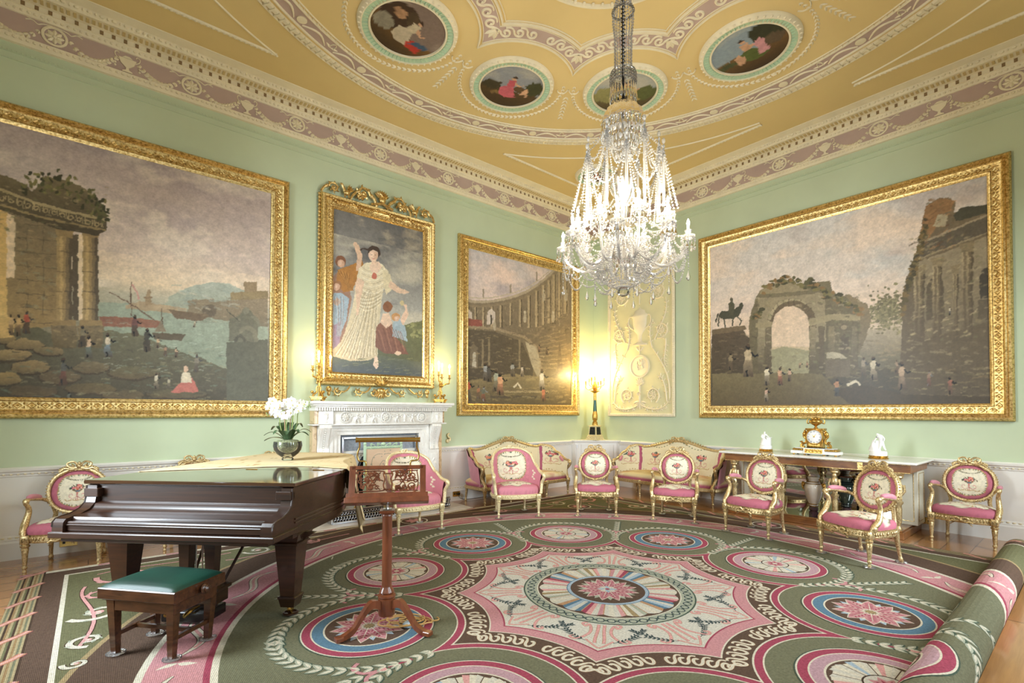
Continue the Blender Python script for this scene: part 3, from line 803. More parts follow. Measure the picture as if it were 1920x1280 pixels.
    for s_ in (-1, 1):
        outl([M_(r_, s_ * d_) for r_, d_ in crom([(.73, .02), (.84, .022), (.95, .03), (1.02, .03)], 4)], .018, 'rose', 'tan', 34, .006)
        outl([M_(r_, s_ * d_) for r_, d_ in crom([(.71, .10), (.74, .135), (.78, .11), (.74, .09), (.80, .07), (.88, .075), (.96, .12), (1.0, .17), (.975, .20), (.95, .17)], 5)], .017, 'rose', 'tan', 34, .006)
        outl([M_(r_, s_ * d_) for r_, d_ in crom([(.98, .09), (1.02, .06), (1.06, .03), (1.09, .0)], 4)], .012, 'rose', 'tan', 34, .005)
        for P_ in (((1.0, .09), (.97, .16), (.93, .20), (.90, .25)), ((.93, .19), (.86, .24), (.83, .28), (.80, .29))):
            q_ = [M_(r_, s_ * d_) for r_, d_ in bez(*P_, 7)]; Erib(q_, .005, 'ink', 34)
            for j in range(1, 8):
                a = atan2(q_[j][1] - q_[j - 1][1], q_[j][0] - q_[j - 1][0])
                for e_ in (-.75, .75): E(leaf(*q_[j], a + e_, .034, .014, 4), 'ink', 35); E(leaf(*q_[j], a + e_, .024, .005, 3), 'green', 36)
# central fan, guilloche and flower
disc(C0, .712, 'green', 37, 90); disc(C0, .70, 'leafc', 38, 90); disc(C0, .598, 'cream', 39, 90); disc(C0, .588, 'brown', 40, 90)
for i in range(52):
    a = 2 * pi * i / 52; Erib(circ(*P2(.65, a), .030, 8), .010, 'ink', 41, True); disc(P2(.65, a + .06), .012, 'green', 42, 6)
for i in range(20):
    for q in range(4):
        a1, a2 = 2 * pi * (i + q / 4) / 20, 2 * pi * (i + (q + 1) / 4) / 20
        base = i % 5; colr = {0: ['blue', 'ltblue', 'field', 'blue'], 1: ['crim', 'rose', 'field', 'pink'], 2: ['field', 'cream', 'field', 'rose'], 3: ['cream', 'sand', 'field', 'leafc'], 4: ['field', 'cream', 'field', 'tan']}[base][q]
        rr0 = [.545, .575, .575, .545]; e0 = [.545, .568, .578, .568][q]; e1 = [.568, .578, .568, .545][q]
        E([P2(.33, a1), P2(e0, a1), P2(e1, a2), P2(.33, a2)], colr, 43)
    Erib([P2(.33, 2 * pi * i / 20), P2(.545, 2 * pi * i / 20)], .008, 'tan', 44)
disc(C0, .345, 'blue', 45, 60); disc(C0, .337, 'ltblue', 46, 60); disc(C0, .312, 'brown', 47, 60)
for i in range(12):
    a = 2 * pi * (i + .5) / 12; E(leaf(*P2(.05, a), a, .20, .07), 'leafc', 48)
for i in range(12):
    a = 2 * pi * i / 12; E(leaf(*P2(.04, a), a, .225, .10, 7), 'cream', 49); E(leaf(*P2(.05, a), a, .205, .082, 7), 'pink', 50)
    for s_ in (-1, 1):
        for q in range(4): x, y = P2(.08 + q * .035, a); E(leaf(x, y, a + s_ * .75, .04, .013, 3), 'crim', 51)
    Erib([P2(.04, a), P2(.19, a)], [.008, .003], 'cream', 52)
for i in range(8): E(leaf(*C0, 2 * pi * i / 8, .085, .04), 'ltblue' if i % 2 else 'field', 53)
disc(C0, .02, 'crim', 54, 8)
# a few pale darned patches and worn lines
for x, y, a, l_ in ((2.35, 4.95, .9, .22), (1.9, 5.1, 1.1, .1), (.15, 5.1, -.5, .45), (4.1, 4.75, .6, .1)):
    Erib([(x, y), (x + l_ * cos(a), y + l_ * sin(a))], .012, 'cream', 22)

def clip_y(poly, lim, keep_above):
    out = []; n = len(poly)
    for i in range(n):
        a, b = poly[i], poly[(i + 1) % n]; ia = (a[1] >= lim) == keep_above or a[1] == lim; ib = (b[1] >= lim) == keep_above or b[1] == lim
        if ia: out.append(a)
        if ia != ib:
            t = (lim - a[1]) / (b[1] - a[1]); out.append((a[0] + (b[0] - a[0]) * t, lim))
    return out
ROLLY, RR = .655, .118                                                # where the carpet leaves the floor; radius of the roll
cp = MB(); LZ = .0002
for k_, (poly, col, la) in enumerate(PAT):
    la += (k_ % 89) * .009
    if max(p[1] for p in poly) <= ROLLY - .03: continue
    q = poly if min(p[1] for p in poly) >= ROLLY - .03 else clip_y(poly, ROLLY - .03, True)
    if len(q) >= 3: cp.add([(p[0], p[1], .008 + la * LZ) for p in q], [tuple(range(len(q)))], None, col)
B_ = [(EX0, ROLLY - .03), (EX1, ROLLY - .03), (EX1, EY1), (EX0, EY1)]
cp.strip(B_, B_, 0, None, CR['sand'], True)
k0 = len(cp.v); cp.add([(x, y, .008) for x, y in B_] + [(x, y, .0005) for x, y in B_], [(i, (i + 1) % 4, 4 + (i + 1) % 4, 4 + i) for i in range(4)] + [(7, 6, 5, 4)], None, CR['sand'])
# the near side is rolled up: the same cloth carried round a spiral roll
NS = 26; da = 2 * pi * 1.02 / NS
for k_, (poly, col, la) in enumerate(PAT):
    la += (k_ % 89) * .009
    if min(p[1] for p in poly) > ROLLY: continue
    for i in range(NS):
        y1 = ROLLY - i * RR * da; y0 = y1 - RR * da
        if max(p[1] for p in poly) <= y0 or min(p[1] for p in poly) >= y1: continue
        q = clip_y(clip_y(poly, y0, True), y1, False)
        if len(q) < 3: continue
        t0, t1 = -.55 + i * da, -.55 + (i + 1) * da; r_ = RR + la * LZ            # flat facets of the roll, cloth layers above one another
        cp.add([(p[0], ROLLY - RR + .03 + r_ * (cos(t0) + (cos(t1) - cos(t0)) * (y1 - p[1]) / (y1 - y0)), RR + .006 + r_ * (sin(t0) + (sin(t1) - sin(t0)) * (y1 - p[1]) / (y1 - y0))) for p in q], [tuple(range(len(q)))], None, col)
# inner windings seen at the east end
pts = [(EX1 - .004, ROLLY - RR + .03 + r_ * cos(a_), RR + .006 + r_ * sin(a_)) for a_, r_ in [(i * .35, RR - .003 * i) for i in range(34)]]
cp.tube(pts, .006, 5, None, col=CR['sand'])
carpet = cp.build('carpet', MAT['wool'], smooth=0, colors=True)
tag(carpet, 'huge wool carpet with ten roundels, its near edge rolled up', 'carpet')
# ------------------------------------------------------------------ drawing small colour fields that are stored on fine meshes
def vnoise(w_, h_, cell, seed, octs=4, aniso=1.0):
    """fractal value noise, 0..1"""
    rs = np.random.RandomState(seed); out = np.zeros((h_, w_)); amp = 1; tot = 0
    for o in range(octs):
        cw, ch_ = max(1.5, cell * aniso / 2 ** o), max(1.5, cell / 2 ** o)
        nx, ny = int(w_ / cw) + 3, int(h_ / ch_) + 3; g = rs.rand(ny, nx)
        xs, ys = np.arange(w_) / cw, np.arange(h_) / ch_; xi, yi = xs.astype(int), ys.astype(int); fx, fy = xs - xi, ys - yi
        fx = fx * fx * (3 - 2 * fx); fy = (fy * fy * (3 - 2 * fy))[:, None]
        a = g[np.ix_(yi, xi)] * (1 - fx) + g[np.ix_(yi, xi + 1)] * fx; b = g[np.ix_(yi + 1, xi)] * (1 - fx) + g[np.ix_(yi + 1, xi + 1)] * fx
        out += amp * (a * (1 - fy) + b * fy); tot += amp; amp *= 0.55
    return out / tot
class Pic:
    def __init__(s, x0, x1, y0, y1, res, bg='#808080', seed=1, conv=None):
        s.x0, s.x1, s.y0, s.y1 = x0, x1, y0, y1; s.w = int((x1 - x0) * res); s.h = int((y1 - y0) * res); s.res = res
        s.a = np.zeros((s.h, s.w, 3)) + np.array(s.c(bg)); s.seed = seed; s.conv = conv
        xs = x0 + (np.arange(s.w) + .5) / s.w * (x1 - x0); ys = y0 + (np.arange(s.h) + .5) / s.h * (y1 - y0)
        s.X, s.Y = np.meshgrid(xs, ys)
        s.nx = vnoise(s.w, s.h, 14, seed + 11) - .5; s.ny = vnoise(s.w, s.h, 14, seed + 12) - .5; s.nf = vnoise(s.w, s.h, 6, seed + 13)
    def c(s, c): return np.array([int(c[i:i + 2], 16) for i in (1, 3, 5)]) / 255. if isinstance(c, str) else np.array(c)
    def P(s, pts): return [s.conv(*p) for p in pts] if s.conv else pts
    def mask(s, pts, rough=0):
        P = np.array(pts); X, Y = s.X, s.Y; m = rough + 2 / s.res
        i0 = max(0, int((P[:, 1].min() - m - s.y0) * s.res)); i1 = min(s.h, int((P[:, 1].max() + m - s.y0) * s.res) + 2)
        j0 = max(0, int((P[:, 0].min() - m - s.x0) * s.res)); j1 = min(s.w, int((P[:, 0].max() + m - s.x0) * s.res) + 2)
        if i1 <= i0 or j1 <= j0: return None, None
        sl = (slice(i0, i1), slice(j0, j1)); X = X[sl] + s.nx[sl] * rough * 2; Y = Y[sl] + s.ny[sl] * rough * 2; ins = np.zeros(X.shape, bool)
        n = len(P)
        for i in range(n):
            xa, ya = P[i]; xb, yb = P[(i + 1) % n]
            if ya == yb: continue
            c = ((ya > Y) != (yb > Y)) & (X < (xb - xa) * (Y - ya) / (yb - ya) + xa); ins ^= c
        return ins, sl
    def poly(s, pts, col, rough=0, al=1.0, raw=False, vary=.06, grad=None):
        ins, sl = s.mask(pts if raw else s.P(pts), rough)
        if ins is None: return s
        c = s.c(col) * (1 + (s.nf[sl][..., None] - .5) * 2 * vary)
        if grad is not None:                                          # second colour towards the low end of the shape
            ys = s.Y[sl]; t = ((ys.max() - ys) / max(1e-6, ys.max() - ys.min()))[..., None]; c = c * (1 - t) + s.c(grad) * t
        s.a[sl] = np.where(ins[..., None], s.a[sl] * (1 - al) + c * al, s.a[sl]); return s
    def ell(s, x, y, rx, ry, col, rough=0, al=1.0, rot=0, n=20, **k):
        return s.poly([(x + rx * cos(t) * cos(rot) - ry * sin(t) * sin(rot), y + rx * cos(t) * sin(rot) + ry * sin(t) * cos(rot)) for t in np.linspace(0, 2 * pi, n, endpoint=False)], col, rough, al, **k)
    def line(s, pts, wd, col, rough=0, al=1.0, **k):
        L, R = offs(pts, wd); return s.poly(L + R[::-1], col, rough, al, **k)
    def cloud(s, col, cell, thr, soft, al, seed, y_lo=-9, y_hi=9, aniso=2.0):
        n = vnoise(s.w, s.h, cell, seed, 5, aniso); m = np.clip((n - thr) / soft, 0, 1) * ((s.Y > y_lo) & (s.Y < y_hi)); m = (m * al)[..., None]
        s.a = s.a * (1 - m) + s.c(col) * m; return s
    def vgrad(s, stops):
        ys = (s.Y - s.y0) / (s.y1 - s.y0); c = np.stack([np.interp(ys, [p for p, _ in stops], [s.c(q)[k] for _, q in stops]) for k in range(3)], -1); s.a = c; return s
    def grain(s, amt, cell=3):
        # brushwork: nudge every touch of paint along two noise fields, then soften and mottle
        wx_ = (vnoise(s.w, s.h, 7, s.seed + 5, 3) - .5) * 3.2; wy_ = (vnoise(s.w, s.h, 7, s.seed + 6, 3) - .5) * 3.2
        I, J = np.mgrid[0:s.h, 0:s.w]; s.a = s.a[np.clip(I + wy_, 0, s.h - 1).astype(int), np.clip(J + wx_, 0, s.w - 1).astype(int)]
        s.a = s.a * .6 + .1 * (np.roll(s.a, 1, 0) + np.roll(s.a, -1, 0) + np.roll(s.a, 1, 1) + np.roll(s.a, -1, 1))
        s.a = s.a * (1 + (vnoise(s.w, s.h, 9, s.seed + 78, 3)[..., None] - .5) * .16)
        s.a = np.clip(s.a * (1 + (vnoise(s.w, s.h, cell, s.seed + 77, 3)[..., None] - .5) * 2 * amt), 0, 1); return s
    def linear(s):
        a = np.clip(s.a, 0, 1); return np.where(a <= .04045, a / 12.92, ((a + .055) / 1.055) ** 2.4)
    def sample(s, x, y):
        L = s.linear(); j = np.clip(((x - s.x0) / (s.x1 - s.x0) * s.w).astype(int), 0, s.w - 1); i = np.clip(((y - s.y0) / (s.y1 - s.y0) * s.h).astype(int), 0, s.h - 1); return L[i, j]
    def strokes(s, x0, x1, y0, y1, n, cols, l_=9, w_=2.0, al=.45, ang=0.0, seed=3):
        """loose dabs of paint: masonry, weeds, ripples"""
        r = random.Random(seed)
        for i in range(n):
            x, y, a, q = r.uniform(x0, x1), r.uniform(y0, y1), ang + r.uniform(-.25, .25), l_ * r.uniform(.5, 1.3)
            s.line([(x, y), (x + q * cos(a) / 2, y + q * sin(a) / 2 - .6), (x + q * cos(a), y + q * sin(a))], w_ * r.uniform(.5, 1.4), r.choice(cols), .006, al * r.uniform(.5, 1.2))
    def fig(s, x, y, h, coat, skirt='#6b4a35', skin='#d2a37e', lean=0.0):
        """a little standing figure, h tall, feet at x,y (picture units, y down)"""
        k = lean * h; r_ = .012
        s.poly([(x - .13 * h, y), (x - .15 * h + k * .2, y - .3 * h), (x - .09 * h + k * .3, y - .55 * h), (x + .09 * h + k * .3, y - .55 * h), (x + .13 * h, y - .25 * h), (x + .17 * h, y)], skirt, r_, vary=.2, grad='#3a2e22')
        s.poly([(x - .10 * h + k * .3, y - .5 * h), (x - .13 * h + k * .45, y - .72 * h), (x - .06 * h + k * .5, y - .82 * h), (x + .07 * h + k * .5, y - .82 * h), (x + .13 * h + k * .45, y - .7 * h), (x + .09 * h + k * .3, y - .5 * h)], coat, r_, vary=.2)
        s.line([(x + .1 * h + k * .45, y - .74 * h), (x + .2 * h + k * .4, y - .6 * h), (x + .3 * h + k * .5, y - .66 * h)], .06 * h, skin); s.line([(x - .03 * h, y), (x - .05 * h, y - .2 * h)], .05 * h, skin)
        s.ell(x + k * .6, y - .9 * h, .065 * h, .085 * h, skin, .002); s.ell(x + k * .6, y - .94 * h, .06 * h, .05 * h, '#3f2e20', .002); return s

def color_mesh(name, verts, faces, cols, mat, parent, smooth=True):
    me = bpy.data.meshes.new(name); me.from_pydata(verts, [], faces)
    at = me.color_attributes.new('Col', 'FLOAT_COLOR', 'POINT'); c4 = np.ones((len(verts), 4), np.float32); c4[:, :3] = cols
    at.data.foreach_set('color', c4.ravel()); me.materials.append(mat)
    if smooth: me.polygons.foreach_set('use_smooth', np.ones(len(me.polygons), bool))
    me.update(); o = bpy.data.objects.new(name, me); COL.objects.link(o); note(o, parent); return o
def fast_grid(name, Vs, nu, nv, cols, mat, parent):
    """Vs: (nv*nu,3) array of points, row by row"""
    me = bpy.data.meshes.new(name); me.vertices.add(nu * nv); me.vertices.foreach_set('co', np.asarray(Vs, np.float32).ravel())
    i, j = np.meshgrid(np.arange(nu - 1), np.arange(nv - 1)); a = (j * nu + i).ravel(); F = np.stack([a, a + 1, a + nu + 1, a + nu], 1); nf = len(F)
    me.loops.add(nf * 4); me.loops.foreach_set('vertex_index', F.ravel().astype(np.int32)); me.polygons.add(nf)
    me.polygons.foreach_set('loop_start', np.arange(0, nf * 4, 4, dtype=np.int32)); me.polygons.foreach_set('use_smooth', np.ones(nf, bool)); me.update(calc_edges=True)
    at = me.color_attributes.new('Col', 'FLOAT_COLOR', 'POINT'); c4 = np.ones((nu * nv, 4), np.float32); c4[:, :3] = cols; at.data.foreach_set('color', c4.ravel())
    me.materials.append(mat); o = bpy.data.objects.new(name, me); COL.objects.link(o); note(o, parent); return o
def wall_uv(u, v, wall):
    """the point on a wall's face that a photograph position shows (used to lay out the pictures on their canvases)"""
    r = _F + _R2 * ((u - 960) / 934.86) - _U2 * ((v - 753.99) / 934.86)
    if wall == 'N': t = 7.15 / r.y; return (r.x * t, 1.52 + r.z * t)
    t = 8.37 / r.x; return (-r.y * t, 1.52 + r.z * t)                  # east wall: horizontal axis runs to the right as seen
# ------------------------------------------------------------------ the four large pictures
def canvas(pic, name, wall, off, parent):
    pic.a = np.clip(pic.a, 0, 1) ** .84; nu, nv = pic.w, pic.h; xs = np.linspace(pic.x0, pic.x1, nu); ys = np.linspace(pic.y0, pic.y1, nv); X, Y = np.meshgrid(xs, ys)
    o_ = parent.location
    if wall == 'N': V = np.stack([X - o_.x, np.full(X.shape, RY1 - off - o_.y), Y - o_.z], -1)
    else: V = np.stack([np.full(X.shape, RX1 - off - o_.x), -X - o_.y, Y - o_.z], -1)
    return fast_grid(name, V.reshape(-1, 3), nu, nv, pic.linear().reshape(-1, 3), MAT['oil'], parent)
def frame(parent, wall, x0, x1, z0, z1, prof, pitch, lat, mat='gold', edge=.03):
    """moulded frame swept round a rectangle with mitred corners. prof [(d inwards from outer edge, height off wall)]"""
    o_ = parent.location
    M = basis((0 - o_.x, RY1 - o_.y, 0 - o_.z), (1, 0, 0), (0, 0, 1), (0, -1, 0)) if wall == 'N' else basis((RX1 - o_.x, 0 - o_.y, 0 - o_.z), (0, -1, 0), (0, 0, 1), (-1, 0, 0))
    m = MB(); n = len(prof); vs = []; fs = []
    for cx_, cz_, sx, sz in ((x0, z0, 1, 1), (x1, z0, -1, 1), (x1, z1, -1, -1), (x0, z1, 1, -1)): vs += [(cx_ + sx * d, cz_ + sz * d, h) for d, h in prof]
    for c in range(4):
        a, b = c * n, ((c + 1) % 4) * n
        for i in range(n - 1): fs.append((a + i, b + i, b + i + 1, a + i + 1))
    m.add(vs, fs, M)
    d0, d1, hh = lat                                                  # lattice band between d0 and d1 at height hh
    dm, hw = (d0 + d1) / 2, (d1 - d0) / 2
    for (xa, za, xb, zb) in ((x0 + dm, z0 + dm, x1 - dm, z0 + dm), (x1 - dm, z0 + dm, x1 - dm, z1 - dm), (x1 - dm, z1 - dm, x0 + dm, z1 - dm), (x0 + dm, z1 - dm, x0 + dm, z0 + dm)):
        L = hypot(xb - xa, zb - za); k = max(2, int(L / pitch)); ux, uz = (xb - xa) / L, (zb - za) / L
        for i in range(k):
            c = (i + .5) / k * L; px_, pz_ = xa + ux * c, za + uz * c; B = M @ basis((px_, pz_, hh), (ux, uz, 0), (-uz, ux, 0), (0, 0, 1)); p = pitch * .5
            m.add([(p * .78, 0, .010), (0, hw * .85, .010), (-p * .78, 0, .010), (0, -hw * .85, .010), (p * .42, 0, .001), (0, hw * .45, .001), (-p * .42, 0, .001), (0, -hw * .45, .001), (0, 0, .012)],
                  [(0, 1, 5, 4), (1, 2, 6, 5), (2, 3, 7, 6), (3, 0, 4, 7), (4, 5, 8), (5, 6, 8), (6, 7, 8), (7, 4, 8)], B)
            for s_ in (-1, 1): relief_leaf(m, p * .95, s_ * hw * .1, s_ * pi / 2, hw * .8, p * .5, .009, 0, B, n=3)
        k2 = max(2, int(L / (edge * 1.5)))
        for i in range(k2):                                           # outer and inner bead rows
            c = (i + .5) / k2 * L
            for dd, h2, rr in ((-(dm - edge * .6), prof[1][1], .012), (dm * 0 + hw + .012, hh * .9, .007)):
                px_, pz_ = xa + ux * c - uz * dd, za + uz * c + ux * dd; m.ell((px_, pz_, h2), (rr * 1.35, rr, rr) if abs(ux) > .5 else (rr, rr * 1.35, rr), M, 6, 4)
    return m.build('frame', MAT[mat], parent, smooth=40)
PROF = [(0, 0), (.0, .05), (.02, .075), (.045, .08), (.055, .065), (.075, .075), (.085, .06), (.095, .055), (.175, .05), (.185, .06), (.20, .055), (.222, .02), (.235, .015)]

# --- harbour with ruined colonnade (north wall, nearest)
def cN(u, v): return wall_uv(u, v, 'N')
def cE(u, v): return wall_uv(u, v, 'E')
p1 = thing('painting', 'huge gilt framed harbour painting with tall ruined columns, above the grand piano', 'painting', (.3, RY1 - .02, 1.44))
pc = Pic(-1.30, 1.80, 1.66, 4.47, 150, '#b09a8c', 21, cN)
pc.vgrad([(0, '#5a4a3c'), (.30, '#8a8268'), (.42, '#a99f86'), (.48, '#dcc09c'), (.65, '#d6bfae'), (1, '#a08d86')])
pc.cloud('#e3d0b8', 90, .52, .2, .75, 5, 2.9); pc.cloud('#a08f8e', 80, .50, .25, .6, 6, 3.3); pc.cloud('#f0dcc0', 40, .58, .15, .5, 7, 2.9); pc.cloud('#8d7f7e', 60, .56, .2, .5, 9, 3.9)
pc.poly([(310, 572), (318, 556), (345, 541), (375, 533), (400, 529), (430, 532), (460, 545), (502, 552), (502, 590), (310, 590)], '#a0a596', .01, grad='#8c8d74')
pc.poly([(170, 566), (320, 570), (350, 580), (502, 584), (502, 720), (170, 700)], '#8f9782', .01, grad='#6f7760')
pc.poly([(236, 572), (262, 564), (300, 570), (350, 578), (350, 590), (236, 578)], '#9c8464', .01); pc.poly([(272, 572), (274, 542), (281, 542), (284, 572)], '#8f7656'); pc.poly([(270, 556), (286, 556), (286, 559), (270, 559)], '#7a6248')
pc.poly([(352, 562), (400, 560), (402, 566), (502, 556), (502, 612), (352, 590)], '#8d7a60', .004, grad='#6e6049'); pc.ell(392, 582, 14, 12, '#574a3a'); pc.poly([(457, 528), (481, 528), (481, 560), (457, 560)], '#8b7455'); pc.poly([(432, 548), (502, 545), (502, 560), (432, 562)], '#86724f')
for q in range(14): pc.line([(354, 565 + q * 3), (500, 561 + q * 3.4)], 1.0, '#5f5340', al=.3)
pc.poly([(184, 592), (235, 594), (300, 601), (296, 614), (190, 612)], '#7c4f3c', .004); pc.line([(245, 528), (246, 592)], 2, '#4c3626'); pc.line([(204, 548), (240, 566), (292, 601)], 2, '#5a4232'); pc.line([(246, 533), (254, 543), (260, 560)], 3, '#b98074', .004)
pc.poly([(283, 624), (348, 626), (340, 638), (290, 637)], '#4d4130', .004); pc.line([(303, 578), (304, 628)], 1.6, '#4c3626'); pc.poly([(300, 600), (312, 622), (290, 622)], '#74644e')
pc.poly([(313, 580), (345, 584), (392, 590), (380, 602), (330, 596)], '#5f4c38', .005)
# shore and rocks
pc.poly([(-60, 612), (60, 606), (120, 640), (190, 616), (260, 628), (330, 655), (420, 690), (502, 700), (502, 760), (-60, 760)], '#5f5a42', .03, grad='#3c3527')
for i, (x, y, rx, ry, c) in enumerate([(0, 636, 30, 10, '#b59660'), (45, 648, 40, 12, '#ac9060'), (15, 668, 45, 12, '#b39561'), (55, 690, 40, 14, '#9c8154'), (10, 712, 30, 16, '#a88a54'), (90, 660, 30, 9, '#8d7850'), (110, 708, 40, 14, '#5d4e38'), (170, 690, 36, 12, '#6a5c42'), (60, 735, 50, 12, '#4c3f2e'), (170, 730, 50, 12, '#56492f'), (250, 700, 50, 14, '#57523a'), (330, 740, 60, 10, '#4b4733'), (230, 742, 40, 10, '#4d4330')]):
    pc.ell(x, y, rx, ry, '#3a2f22', .02); pc.ell(x + 1, y - 2, rx * .95, ry * .85, c, .02, grad='#54452f')
# temple
pc.poly([(-40, 380), (105, 420), (107, 612), (-40, 620)], '#6d5d45', .004, grad='#9a7c4e')
for yy in range(425, 610, 26): pc.line([(30, yy - 6), (106, yy)], 1.2, '#3f3527', al=.6)
for xx in (50, 80): pc.line([(xx, 420), (xx + 1, 608)], 1.2, '#3f3527', al=.5)
pc.poly([(12, 400), (27, 403), (27, 520), (12, 520)], '#e0c19a'); pc.poly([(-40, 380), (12, 395), (12, 590), (-40, 600)], '#c99e5c', grad='#d4ab66')
pc.poly([(-60, 600), (8, 590), (26, 600), (26, 632), (-60, 640)], '#c9a262'); pc.poly([(-60, 585), (12, 585), (14, 596), (-60, 600)], '#d6b06c')
pc.poly([(135, 440), (146, 440), (146, 600), (136, 600)], '#4e4232'); pc.poly([(146, 440), (155, 440), (155, 600), (146, 600)], '#e3c6a0')
for x, wd in ((120, 29), (169, 29)):
    h = wd / 2
    for q, c in enumerate(('#9b7f52', '#b59460', '#94794f', '#6f5c40', '#4f4231')): pc.poly([(x - h + q * wd / 5, 436), (x - h + (q + 1) * wd / 5, 436), (x - h + (q + 1) * wd / 5 + .5, 606), (x - h + q * wd / 5, 606)], c)
    for yy in (470, 508, 545, 578): pc.line([(x - h, yy), (x + h, yy + 3)], 1.4, '#42372a', al=.6)
    pc.poly([(x - h - 4, 428), (x + h + 4, 434), (x + h, 446), (x - h, 442)], '#8b7149'); pc.poly([(x - h - 6, 600), (x + h + 6, 600), (x + h + 8, 610), (x - h - 8, 610)], '#8f744b')
    pc.poly([(x - h - 10, 610), (x + h + 10, 610), (x + h + 8, 652), (x - h - 8, 652)], '#7a674a', grad='#57492f')
pc.poly([(-60, 300), (0, 325), (45, 345), (60, 360), (85, 330), (125, 338), (155, 350), (188, 378), (202, 410), (200, 432), (182, 442), (104, 428), (0, 392), (-60, 375)], '#6b5c41', .008, grad='#3f3627')
pc.line([(-40, 340), (60, 378), (110, 392), (200, 412)], 5, '#a08c63'); pc.line([(-40, 372), (60, 402), (110, 414), (198, 432)], 4, '#8a744c')
for i in range(12):
    x = 4 + i * 16; y = 372 + i * 4.4; pc.ell(x, y, 5, 5, '#a18b62'); pc.ell(x, y, 2.6, 2.6, '#4a3e2c'); [pc.line([(x + 7 + d, y - 5), (x + 7 + d, y + 7)], 1, '#a38d64') for d in (0, 2.4, 4.8)]
for i in range(90):
    x = rr_.uniform(40, 205); y = 330 + max(0, (x - 120)) * .75 + rr_.uniform(-12, 35); pc.ell(x, y, rr_.uniform(3, 8), rr_.uniform(2, 4), rr_.choice(['#3d3f26', '#55512f', '#6a6238', '#2e2d1e']), .01, rot=rr_.uniform(0, 3))
# statue and figures
pc.strokes(28, 104, 420, 606, 90, ['#b39564', '#8a7250', '#4a3e2e', '#7d8068'], 12, 5, .35, .1, 5)
pc.strokes(-20, 200, 345, 435, 110, ['#a38d64', '#3d3526', '#867350', '#5b5a38'], 8, 3, .5, .2, 6)
pc.strokes(-20, 500, 655, 758, 260, ['#7d7450', '#39342a', '#8d8262', '#5c6a58', '#4d4638'], 16, 2.5, .5, .05, 7)
pc.strokes(190, 500, 600, 700, 140, ['#a3ab98', '#66705a', '#7d8a76', '#b0b09a'], 14, 1.4, .5, 0, 8); pc.strokes(350, 500, 556, 608, 60, ['#a08b6b', '#5f5240', '#7c6a50'], 9, 2, .5, 0, 9); pc.strokes(315, 430, 535, 585, 40, ['#b3b5a4', '#7f8a80', '#c9b898'], 16, 3, .4, .2, 10); pc.strokes(100, 190, 612, 650, 50, ['#9c845a', '#4c402e'], 10, 3, .5, 0, 11)
pc.poly([(424, 642), (502, 636), (502, 756), (424, 756)], '#4a4838', .005); pc.poly([(428, 640), (430, 598), (450, 590), (455, 578), (470, 582), (484, 602), (482, 640)], '#5a5644', .01); pc.ell(461, 582, 6, 7, '#6f6a56'); pc.line(crom([(470, 592), (482, 600), (486, 612)], 4), 6, '#6a6551', .006); pc.line(crom([(450, 596), (444, 604), (448, 600)], 4), 5, '#6a6551', .006); pc.line(crom([(448, 622), (462, 614), (476, 622), (480, 640)], 4), 8, '#69634e', .008); pc.line(crom([(440, 640), (450, 628), (460, 640)], 4), 6, '#434033', .008); pc.line([(424, 580), (448, 602)], 1.6, '#3b3a2e')
for a in [(20, 628, 40, '#c7a06e', '#b58e5e', .0), (34, 630, 42, '#b8925e', '#8e6d48', 0), (50, 626, 44, '#a84a34', '#5b4432', .2), (153, 650, 42, '#6d624a', '#463b2c', .1), (166, 672, 44, '#caa684', '#6d7a70', -.2), (202, 668, 44, '#c9b698', '#7e94a0', -.2), (118, 722, 52, '#4c4a44', '#6d3f34', .1), (128, 762, 30, '#5a5a50', '#5a5a50', 0), (293, 728, 30, '#b3a58a', '#8d8168', 0), (316, 728, 22, '#a89c7e', '#8d8168', .2), (252, 630, 40, '#5d3a34', '#4a3a30', 0), (275, 660, 46, '#37332a', '#37332a', 0), (296, 652, 20, '#a98a68', '#75604a', 0), (364, 612, 14, '#b9a788', '#b9a788', 0), (310, 668, 22, '#8d6a50', '#5b4838', .3), (330, 670, 20, '#b08d6c', '#5b4838', -.3), (368, 698, 34, '#6f6453', '#5a5244', .2)]: pc.fig(*a)
pc.poly([(320, 736), (340, 712), (352, 700), (366, 716), (372, 736)], '#a85a4c', .006); pc.poly([(338, 716), (342, 698), (356, 698), (360, 718)], '#c4b394'); pc.ell(348, 692, 5, 6, '#caa282')
pc.grain(.08, 2); canvas(pc, 'canvas', 'N', .03, p1); frame(p1, 'N', -1.50, 2.03, 1.44, 4.66, PROF, .105, (.095, .175, .05))

# --- ruined arches (east wall)
p4 = thing('painting', 'wide gilt framed painting of a ruined arch and columns, above the console table', 'painting', (RX1 - .02, 2.68, 1.43))
pc = Pic(-4.48, -.88, 1.62, 4.47, 132, '#b5a596', 31, cE)
pc.vgrad([(0, '#3c3226'), (.22, '#5e5540'), (.36, '#9a8a70'), (.44, '#d3b494'), (.6, '#dcc6b2'), (1, '#cfc8c0')])
pc.cloud('#e6cbb2', 80, .5, .2, .8, 15, 2.7); pc.cloud('#a8b0b0', 70, .55, .2, .6, 16, 3.2); pc.cloud('#e8cdb4', 40, .58, .15, .6, 17, 2.7); pc.cloud('#a48e86', 50, .58, .15, .4, 18, 3.2)
pc.poly([(1440, 650), (1480, 645), (1516, 655), (1516, 700), (1440, 700)], '#8c8868', .006, grad='#77734f')
pc.poly([(1330, 672), (1380, 660), (1440, 668), (1530, 672), (1620, 690), (1860, 690), (1860, 765), (1330, 765)], '#57503a', .02, grad='#322a20')
